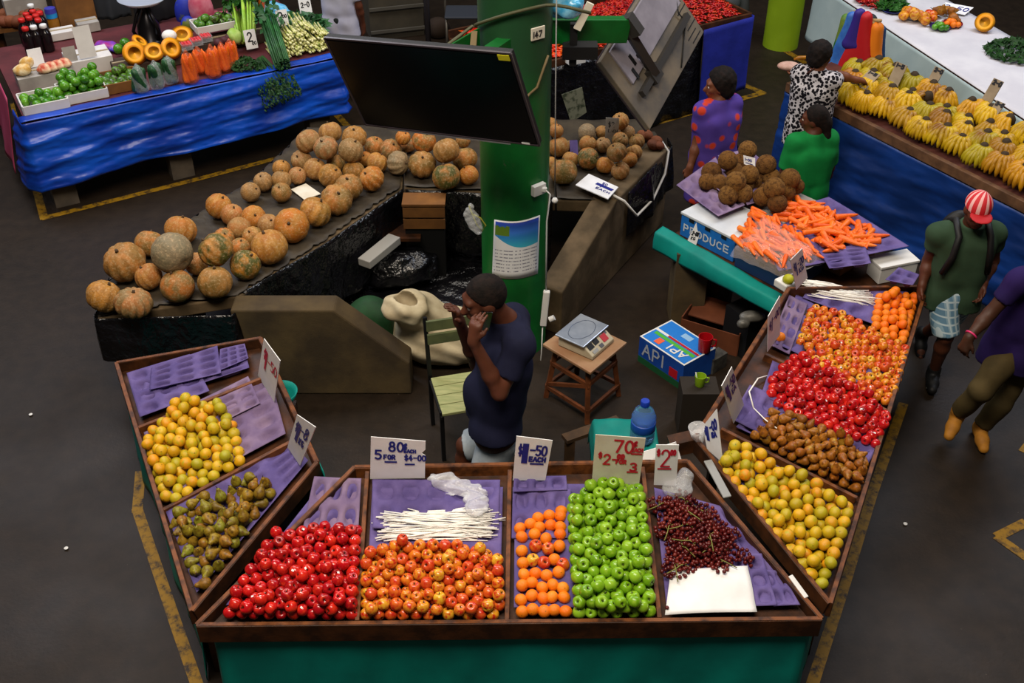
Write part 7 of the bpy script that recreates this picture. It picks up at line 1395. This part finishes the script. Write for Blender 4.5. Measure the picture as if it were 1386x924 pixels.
def person(label, J, s=1.0, face=(0, -1), hface=None, hp=0, hr=0, skin=SK1, shirt=None, sleeve=.55, hem=.0, pants=None, plen='long', hair='short', shoes=None, hands={}, vox=.011, belly=0, hairm=HAIR, bare=True, skirt_=None, brd=1.0, hrs=1.0):
    J = {k: Vector(v) for k, v in J.items()}; f = Vector((face[0], face[1], 0)).normalized(); r = Vector((f.y, -f.x, 0)); Z = Vector((0, 0, 1))
    HM = basis(hface or face, hp, hr); hc = J['head']; H = lambda x, y, z: hc + HM @ Vector((x, y, z)) * s * hrs
    base = Vector((J['pelvis'].x, J['pelvis'].y, 0)); t = thing('person', label, 'person', base)
    hs = s * hrs; HN = np.array(HM)
    head = [ell(H(0, -.012, .02), (.074 * hs, .094 * hs, .098 * hs), HN), ell(H(0, .022, -.052), (.056 * hs, .068 * hs, .066 * hs), HN), cone(H(0, .086, .012), H(0, .108, -.022), .011 * hs, .017 * hs), cone(H(-.036, .074, .034), H(.036, .074, .034), .017 * hs, .017 * hs),
            ell(H(-.076, -.004, -.008), (.012 * hs, .024 * hs, .032 * hs), HN), ell(H(.076, -.004, -.008), (.012 * hs, .024 * hs, .032 * hs), HN), ell(H(0, .086, -.055), (.026 * hs, .013 * hs, .010 * hs), HN), cone(H(-.04, .06, -.015), H(.04, .06, -.015), .024 * hs, .024 * hs),
            cone(H(0, .06, -.095), H(0, .03, -.1), .022 * hs, .025 * hs), cone(H(0, -.03, -.05), J['neck'], .058 * s, .062 * s)]
    ch, pe, nk = J['chest'], J['pelvis'], J['neck']; w = .085 * s * brd; tb = .112 * s * brd
    sl, sr = J['shL'], J['shR']; mid = ch.lerp(pe, .55)
    def torso(g): return [cone(sl.lerp(sr, .12), sl.lerp(sr, .88), .066 * s + g, .066 * s + g), cone(nk, ch + Z * .04 * s, .07 * s + g, .1 * s + g), cone(ch + r * w, mid + r * w * .8, tb + g, tb * .95 + g), cone(ch - r * w, mid - r * w * .8, tb + g, tb * .95 + g),
                          cone(mid + r * w * .8, pe + r * w * .85, tb * .95 + g, tb * 1.02 + g), cone(mid - r * w * .8, pe - r * w * .85, tb * .95 + g, tb * 1.02 + g), cone(ch, mid, tb + g, tb + g)] + ([ell(mid + f * (.06 + belly * .5) * s, ((.13 + g), (.11 + g + belly), (.17 + g)), np.array(basis(face)))] if belly else [])
    body = head + torso(0)
    for S in 'LR':
        if 'el' + S not in J: continue
        a, e, wr = J['sh' + S], J['el' + S], J['wr' + S]
        body += [cone(a, e, .056 * s, .043 * s), cone(e, e.lerp(wr, .35), .042 * s, .044 * s), cone(e.lerp(wr, .35), wr, .044 * s, .028 * s), cone(a.lerp(sl.lerp(sr, .5), .25), a, .066 * s, .06 * s)]
        hd = hands.get(S)
        if hd: body += finger_prims(wr, hd[0], hd[1], hd[2], hd[3], s, hd[4] if len(hd) > 4 else 0)
    legs = []
    for S in 'LR':
        h, k, an = J['hi' + S], J['kn' + S], J['an' + S]; td = Vector(J['to' + S]).normalized()
        legs.append((h, k, an, td)); body += [cone(h, k, .088 * s, .056 * s), cone(k, k.lerp(an, .3), .054 * s, .056 * s), cone(k.lerp(an, .3), an, .056 * s, .036 * s), cone(an - td * .03 * s - Z * .03 * s, an + td * .12 * s - Z * .05 * s, .036 * s, .03 * s), cone(an + td * .12 * s - Z * .05 * s, an + td * .16 * s - Z * .055 * s, .032 * s, .024 * s)]
    sdf('body', body, skin, t, vox * .8, .022 * s, sub=[ell(H(-.031, .094, .008), (.014 * hs, .012 * hs, .009 * hs), HN), ell(H(.031, .094, .008), (.014 * hs, .012 * hs, .009 * hs), HN)])
    for x in (-.031, .031):
        b = MB(); b.lathe([(0, -.012), (.0085, -.0085), (.012, 0), (.0085, .0085), (0, .012)], 10, H(x, .079, .008), HM @ Matrix.Rotation(-PI / 2, 3, 'X').to_3x3()); o = b.build('eye', EYEW, t, smooth=True)
        b = MB(); b.lathe([(0, .0128), (.0055, .0115), (.006, .0105)], 8, H(x, .079, .008), HM @ Matrix.Rotation(-PI / 2, 3, 'X').to_3x3()); b.build('iris', EYED, o, smooth=True)
    b = MB(); b.tube([H(-.022, .09, -.055), H(0, .099, -.054), H(.022, .09, -.055)], .0035 * hs, 6); b.build('mouth', LIP, t, smooth=True)
    if hair == 'short': sdf('hair', [ell(H(0, -.02, .03), (.083 * hs, .098 * hs, .1 * hs), HN)], hairm, t, .008, .01, halves=[(H(0, .045, .05), -(HM @ Vector((0, -.75, .75)))), ] )
    if hair == 'bushy': sdf('hair', [ell(H(0, -.03, .045), (.112 * hs, .115 * hs, .115 * hs), HN), ell(H(0, -.06, -.02), (.1 * hs, .07 * hs, .09 * hs), HN)], hairm, t, .01, .03, halves=[(H(0, .05, .05), -(HM @ Vector((0, -.85, .5))))], noise=lambda x, y, z: .005 * np.sin(90 * x) * np.sin(85 * y) * np.sin(80 * z))
    if hair == 'tied': sdf('hair', [ell(H(0, -.025, .03), (.088 * hs, .1 * hs, .102 * hs), HN), ell(H(0, -.1, -.03), (.055 * hs, .05 * hs, .06 * hs), HN), cone(H(0, -.09, -.02), H(0, -.11, -.15), .05 * hs, .035 * hs)], hairm, t, .01, .025, halves=[(H(0, .05, .05), -(HM @ Vector((0, -.85, .5))))])
    if shirt:
        m, g = shirt, .016 * s; pr = torso(g)
        for S in 'LR':
            if 'el' + S in J: a, e = J['sh' + S], J['el' + S]; q = a.lerp(e, sleeve); pr += [cone(a, q, .07 * s + g * .5, .062 * s + g * .5, 'b'), cone(a.lerp(sl.lerp(sr, .5), .25), a, .068 * s + g, .066 * s + g)]
        hz = pe.z - hem; pr += [cone(pe + r * w * .85, Vector((pe.x, pe.y, hz)) + r * w * .95, tb * 1.02 + g, tb * 1.06 + g), cone(pe - r * w * .85, Vector((pe.x, pe.y, hz)) - r * w * .95, tb * 1.02 + g, tb * 1.06 + g)]
        up = (nk - ch).normalized()
        sdf('shirt', pr, m, t, vox, .03 * s, halves=[((0, 0, hz), (0, 0, -1)), (nk + up * .035 * s, up)], noise=lambda x, y, z: .004 * np.sin(26 * x + 9 * z) * np.sin(20 * z + 12 * y))
    if pants:
        g = .014 * s; pr = [cone(pe + r * w * .7 + Z * .02, pe - r * w * .7 + Z * .02, .115 * s + g, .115 * s + g)]
        for (h, k, an, td) in legs:
            if plen == 'short': q = h.lerp(k, .95); pr += [cone(h, q, .1 * s + g, .082 * s + g, 'b')]
            else: q = k.lerp(an, .93); pr += [cone(h, k, .094 * s + g, .064 * s + g), cone(k, q, .064 * s + g, .052 * s + g, 'b')]
        sdf('shorts' if plen == 'short' else 'trousers', pr, pants, t, vox, .02 * s, halves=[((0, 0, pe.z + .1 * s), (0, 0, 1))], noise=lambda x, y, z: .003 * np.sin(30 * z + 10 * x))
    if shoes:
        for (h, k, an, td) in legs:
            n = td.cross(Vector((-td.y, td.x, 0))).normalized(); n = n if n.z > 0 else -n; sole = an - n * .085 * s
            o = sdf('shoe', [cone(an - td * .035 * s - n * .04 * s, an + td * .1 * s - n * .045 * s, .047 * s, .046 * s), cone(an + td * .1 * s - n * .05 * s, an + td * .17 * s - n * .055 * s, .046 * s, .036 * s), cone(an + n * .02 * s, an - n * .04 * s, .052 * s, .05 * s)], shoes[0], t, .009, .02, halves=[(sole + n * .006, -n)])
            sdf('sole', [cone(an - td * .035 * s - n * .045 * s, an + td * .12 * s - n * .045 * s, .05 * s, .049 * s), cone(an + td * .12 * s - n * .045 * s, an + td * .172 * s - n * .045 * s, .049 * s, .037 * s)], shoes[1], o, .008, .01, halves=[(sole - n * .004, -n), (sole + n * .016, n)])
    return t, H, HM
def two(j, **k): j.update(k); return j
# --- the vendor on the phone
NVY = mat('navy_shirt', '#15172c', .85, '#1c1e36', 4, .15); DEN = mat('pale_denim', '#8b96a0', .8, '#a4adb4', 12, .2)
Jp = dict(head=V(655, 406, 5.22), neck=V(684, 434, 5.27), chest=V(684, 480, 5.28), pelvis=V(668, 572, 5.27), shL=V(704, 468, 5.1), shR=V(694, 430, 5.42), elL=V(676, 531, 4.98), wrL=V(641, 462, 5.0), elR=V(646, 492, 5.5), wrR=V(622, 436, 5.33),
          hiL=V(675, 598, 5.18), hiR=V(664, 596, 5.36), knL=Vector((-.17, 5.14, .5)), knR=Vector((-.3, 5.38, .5)), anL=Vector((-.1, 5.16, .095)), anR=Vector((-.33, 5.4, .095)), toL=(-1, -.1, 0), toR=(-1, .05, 0))
hdl = (V(645, 428, 5.04) - Jp['wrL']).normalized(); hdr = (V(611, 402, 5.3) - Jp['wrR']).normalized()
t, H, HM = person('stout man in navy shirt and pale denim shorts talking on a phone', Jp, 1.1, (-1, -.12), (-.95, -.3), R(-14), 0, SK1, NVY, .66, -.02, DEN, 'short', 'short', (BLACKM, BLACKM), {'L': (hdl, (.5, .6, .2), (-.5, -.5, .6), .55), 'R': (hdr, (-.6, -.2, -.3), (-.2, -1, .3), .6)}, .0105, .02, brd=1.12, hrs=1.12)
pc = V(655, 428, 5.07)
b = MB(); b.box(H(-.1, .035, -.04), (.014, .07, .13), HM @ Matrix.Rotation(R(25), 3, 'X')); b.build('phone', BLACK, label='black phone held to the ear of the stout man', cat='phone', bevel=.004)
# --- the man in the striped cap
def stripe_mat():
    m = NT('cap_stripes'); v = m.coord('Object'); sx = m.n('ShaderNodeSeparateXYZ'); m.l(v, sx.inputs[0]); a = m.math('ARCTAN2', m.math('ADD', sx.outputs[1], .06), sx.outputs[0])
    m.color(m.mix(m.math('GREATER_THAN', m.math('SINE', m.math('MULTIPLY', a, 17)), .25), '#c01420', '#e0a8a4')); m.rough(.7); return m.mat
OLV = mat('olive_shirt', '#2e4230', .85, '#364c38', 4, .15)
def plaid_mat():
    m = NT('blue_plaid'); v = m.coord('Object'); sx = m.n('ShaderNodeSeparateXYZ'); m.l(v, sx.inputs[0]); a = m.math('SINE', m.math('MULTIPLY', m.math('ADD', sx.outputs[0], sx.outputs[1]), 110)); c = m.math('SINE', m.math('MULTIPLY', sx.outputs[2], 110))
    m.color(m.mix(m.math('GREATER_THAN', m.math('MAXIMUM', a, c), .75), m.mix(m.math('GREATER_THAN', a, -.2), '#5f86a0', '#86a6b8'), '#b8ccd4')); m.rough(.8); return m.mat
Jc = dict(head=V(1323, 284, 6.58), neck=V(1315, 306, 6.66), chest=V(1308, 326, 6.68), pelvis=V(1290, 396, 6.68), shR=V(1270, 316, 6.7), shL=V(1346, 315, 6.7), elR=V(1257, 352, 6.76), wrR=V(1248, 386, 6.66), elL=V(1344, 352, 6.78), wrL=V(1331, 383, 6.6),
          hiR=V(1278, 403, 6.66), hiL=V(1302, 404, 6.7), knR=V(1280, 455, 6.56), knL=V(1276, 440, 6.95), anR=V(1263, 505, 6.66), anL=V(1246, 462, 7.1), toR=(-.3, -1, 0), toL=(-.2, -.9, -.5))
Jc['anR'].z = .1; Jc['anL'].z = max(Jc['anL'].z, .13)
t, H, HM = person('man in red and white striped cap and green T-shirt walking with a backpack', Jc, 1.0, (-.15, -1), (-.1, -1), R(-12), 0, SK1, OLV, .5, .1, plaid_mat(), 'short', None, (BLACKM, PLGREY), {'R': ((-.1, -.3, -1), (.6, -.2, 0), (0, -1, 0), .7), 'L': ((-.2, -.4, -1), (-.6, -.2, 0), (0, -1, 0), .7)}, .011)
sm = stripe_mat(); HN = np.array(HM)
o = sdf('cap', [ell(H(0, -.01, .04), (.09, .108, .095), HN)], sm, t, .008, .01, halves=[(H(0, 0, .025), -(HM @ Vector((0, .05, 1)))) ])
sdf('cap_peak', [ell(H(0, .1, .028), (.075, .075, .012), HN)], mat('cap_red', '#b0141e', .7), o, .006, .01)
for S, sg in (('L', 1), ('R', -1)):
    a = Jc['sh' + S].lerp(Jc['neck'], .45); b = MB(); b.tube([a + Vector((0, .1, .02)), a + Vector((0, 0, .085)), a + Vector((0, -.12, .02)), a + Vector((.02 * sg, -.15, -.12)), a + Vector((.05 * sg, -.12, -.28))], .024, 8); b.build('backpack_strap', BLACKM, t, smooth=True)
sdf('backpack', [ell(Jc['chest'] + Vector((0, .2, -.05)), (.13, .08, .18)), ell(Jc['chest'] + Vector((0, .22, -.17)), (.11, .07, .1))], BLACKM, t, .014, .05)
# --- the man in purple and tan boots
PUR = mat('purple_shirt', '#1e1440', .85, '#281a50', 4, .15); KHA = mat('khaki_trousers', '#3f351f', .85, '#4c4026', 6, .15); BOOT = mat('tan_boot', '#a8701e', .7, '#8a5a18', 10)
Jq = dict(head=V(1432, 335, 5.9), neck=V(1420, 362, 5.98), chest=V(1408, 392, 6.0), pelvis=V(1370, 476, 6.02), shR=V(1380, 380, 5.93), shL=V(1440, 376, 6.15), elR=V(1340, 424, 5.9), wrR=V(1312, 456, 5.8), elL=V(1455, 430, 6.2), wrL=V(1445, 470, 6.1),
          hiR=V(1358, 487, 5.98), hiL=V(1380, 488, 6.1), knR=V(1328, 528, 5.86), knL=V(1355, 545, 6.0), anR=V(1297, 558, 6.0), anL=V(1328, 578, 6.02), toR=(-.5, -.8, -.35), toL=(-.15, -1, -.05))
Jq['anL'].z = .105; Jq['anR'].z = max(Jq['anR'].z, .14)
t, H, HM = person('man in purple shirt, khaki trousers and tan boots striding at the edge', Jq, 1.02, (-.5, -.85), None, R(-8), 0, SK3, PUR, .6, .1, KHA, 'long', 'short', (BOOT, BLACKM), {'R': ((-.3, -.2, -1), (.5, .3, 0), (-.5, -.8, 0), .8), 'L': ((0, -.3, -1), (-.5, .3, 0), (-.5, -.8, 0), .8)}, .012)
b = MB(); w = Jq['wrR']; dd = (Jq['wrR'] - Jq['elR']).normalized(); s1 = dd.orthogonal().normalized(); s2 = dd.cross(s1); b.tube([w - dd * .02 + (s1 * math.cos(a) + s2 * math.sin(a)) * .036 for a in [k * PI / 8 for k in range(17)]], .007, 6); b.build('bracelet', mat('pink_band', '#d0306a', .5), t, smooth=True)
# --- women at the back
def floral(name, a, bcol, sc_, lo, hi):
    m = NT(name); v = m.coord('Object'); x = m.n('ShaderNodeTexVoronoi'); m.l(v, x.inputs['Vector']); x.inputs['Scale'].default_value = sc_; m.color(m.ramp(x.outputs['Distance'], [(lo, bcol), (hi, a)])); m.rough(.85, .15); return m.mat
def ankle(j):
    for S in 'LR': j['an' + S].z = .09
    return j
def standing(x, y, h, f, dx=0):        # upright figure of height h at (x, y) facing f
    f = Vector((f[0], f[1], 0)).normalized(); r = Vector((f.y, -f.x, 0)); k = h / 1.7; o = Vector((x, y, 0)); Z = Vector((0, 0, 1)); J = {}
    J['head'] = o + Z * 1.575 * k + f * .03; J['neck'] = o + Z * 1.44 * k; J['chest'] = o + Z * 1.26 * k; J['pelvis'] = o + Z * .92 * k
    for S, sg in (('R', 1), ('L', -1)):
        J['sh' + S] = o + r * .165 * sg * k + Z * 1.385 * k; J['el' + S] = o + r * .22 * sg * k + Z * 1.1 * k; J['wr' + S] = o + r * .23 * sg * k + Z * .86 * k + f * .06
        J['hi' + S] = o + r * .09 * sg * k + Z * .87 * k; J['kn' + S] = o + r * .1 * sg * k + Z * .48 * k + f * .02; J['an' + S] = o + r * .1 * sg * k + Z * .095; J['to' + S] = f
    return J
Jw = standing(1.75, 8.74, 1.6, (-.45, .9)); Jw['elL'] = V(944, 192, 8.66); Jw['wrL'] = V(934, 226, 8.56)
PD = floral('purple_orange_print', '#54409a', '#cc422a', 10, .3, .42); dk = mat('dark_skirt', '#1a1428', .85)
t, H, HM = person('woman with bushy dark hair in a purple dress with orange blooms', Jw, .97, (-.45, .9), (-.95, .0), R(-6), 0, SK2, PD, .6, .42, dk, 'short', 'bushy', (BLACKM, BLACKM), {'L': ((-.1, -.1, -1), (.3, .6, 0), (-1, 0, 0), .7), 'R': ((-.1, .1, -1), (.3, -.6, 0), (-1, 0, 0), .7)}, .013, .0, brd=1.12, hrs=1.1)
b = MB(); n, c = Jw['neck'], Jw['chest']; b.tube([V(962, 142, 8.78), V(975, 155, 8.72), V(990, 176, 8.76), V(998, 200, 8.85)], .012, 6); b.build('bag_strap', BLACKM, t, smooth=True)
Jx = standing(2.69, 9.27, 1.64, (.55, .8)); Jx['elR'] = V(1136, 102, 9.3); Jx['wrR'] = V(1158, 108, 9.32); Jx['elL'] = V(1086, 106, 9.65); Jx['wrL'] = V(1078, 102, 9.85)
LEO = floral('black_white_print', '#b8b4b8', '#121016', 36, .5, .56)
t, H, HM = person('woman in black and white patterned blouse reaching over the bananas', Jx, .95, (.55, .8), (.8, .35), R(-14), 0, SK2, LEO, .62, .2, mat('black_trousers', '#0a0a0d', .85), 'long', 'bushy', (BLACKM, BLACKM), {'R': ((.8, .3, -.2), (0, 0, -1), (-.3, .9, 0), .5), 'L': ((-.3, .8, 0), (0, 0, 1), (-.8, 0, 0), .6)}, .012, brd=1.08)
b = MB(); b.tube([V(1112, 84, 9.28), V(1102, 92, 9.22), V(1092, 100, 9.24)], .008, 6); b.build('bag_strap', mat('brown_strap', '#4a2418', .6), t, smooth=True)
c = Jx['wrL'] + Vector((-.06, .1, .05)); sdf('food_packet', [ell(c, (.11, .07, .04))], mat('pale_bread', '#b08a7a', .6, '#c8a89a', 8), None, .01, .02, label='pale packet held in the hand of the patterned blouse woman', cat='packet')
c = Jx['wrL'] + Vector((.06, .14, .1)); b = MB(); b.tube([c + Vector((-.07, 0, 0)), c + Vector((-.03, -.01, .02)), c + Vector((.03, -.01, .02)), c + Vector((.07, 0, 0))], [.01, .02, .02, .008], 8); b.build('banana', BANM, smooth=True, label='single banana held with the pale packet', cat='banana')
Jg = standing(2.42, 8.14, 1.58, (-.25, .95)); KG = mat('kelly_green_shirt', '#0f6e34', .85, '#138440', 4, .15)
t, H, HM = person('woman with dark tied hair in a plain green top behind the carrots', Jg, .96, (-.25, .95), (-.85, .35), R(-8), 0, SK1, KG, .85, .2, mat('black_trousers', '#0a0a0d'), 'long', 'tied', (BLACKM, BLACKM), {'L': ((0, .1, -1), (.3, .6, 0), (-1, 0, 0), .7), 'R': ((0, .1, -1), (-.3, -.6, 0), (1, 0, 0), .7)}, .013, brd=1.08)
Jh = standing(-1.86, 11.75, 1.68, (.2, 1)); WS = mat('pale_lilac_shirt', '#a8a8bc', .85, '#b8b8c8', 4, .15); Jh['elL'] = V(455, 18, 11.7); Jh['wrL'] = V(456, 34, 11.75)
t, H, HM = person('man in pale lilac shirt and dark trousers walking away at the back', Jh, .98, (.2, 1), None, 0, 0, SK1, WS, .8, .16, mat('dark_green_trousers', '#121c18', .85), 'long', 'short', (BLACKM, BLACKM), {'L': ((0, .1, -1), (.6, 0, 0), (0, 1, 0), .6), 'R': ((0, .1, -1), (-.6, 0, 0), (0, 1, 0), .6)}, .014)
# ================================================================ light: pale daylight from roof lights high over the hall
w = bpy.data.worlds.new('world'); sc.world = w; w.use_nodes = True
w.node_tree.nodes['Background'].inputs[0].default_value = lin('#b8b4b0'); w.node_tree.nodes['Background'].inputs[1].default_value = .085
def area(name, loc, size, power, col, aim=(0, 0, 0)):
    l = bpy.data.lights.new(name, 'AREA'); l.shape = 'RECTANGLE'; l.size, l.size_y = size; l.energy = power; l.color = lin(col)[:3]
    o = bpy.data.objects.new(name, l); COL.objects.link(o); o.location = loc; o.rotation_euler = (Vector(aim) - Vector(loc)).to_track_quat('-Z', 'Y').to_euler(); return o
area('roof_light', (-1.0, 2.5, 8.5), (5, 1.6), 760, '#fff0dc', (0, 4.5, 0))
area('roof_light', (0, 9.5, 9.0), (9, 2.0), 440, '#fff6ea', (0, 9.5, 0))
area('roof_light', (-6, 11, 7.5), (2.5, 4), 380, '#eaf0ff', (-3, 10, 0))
area('roof_light', (6.5, 11, 7.5), (2.5, 5), 360, '#eaf0ff', (4, 10.5, 0))
vs_ = sc.view_settings; sc.display_settings.display_device = 'sRGB'
vs_.view_transform = 'Standard'; vs_.look = 'None'; vs_.gamma = 1; vs_.use_curve_mapping = False; vs_.exposure = 0
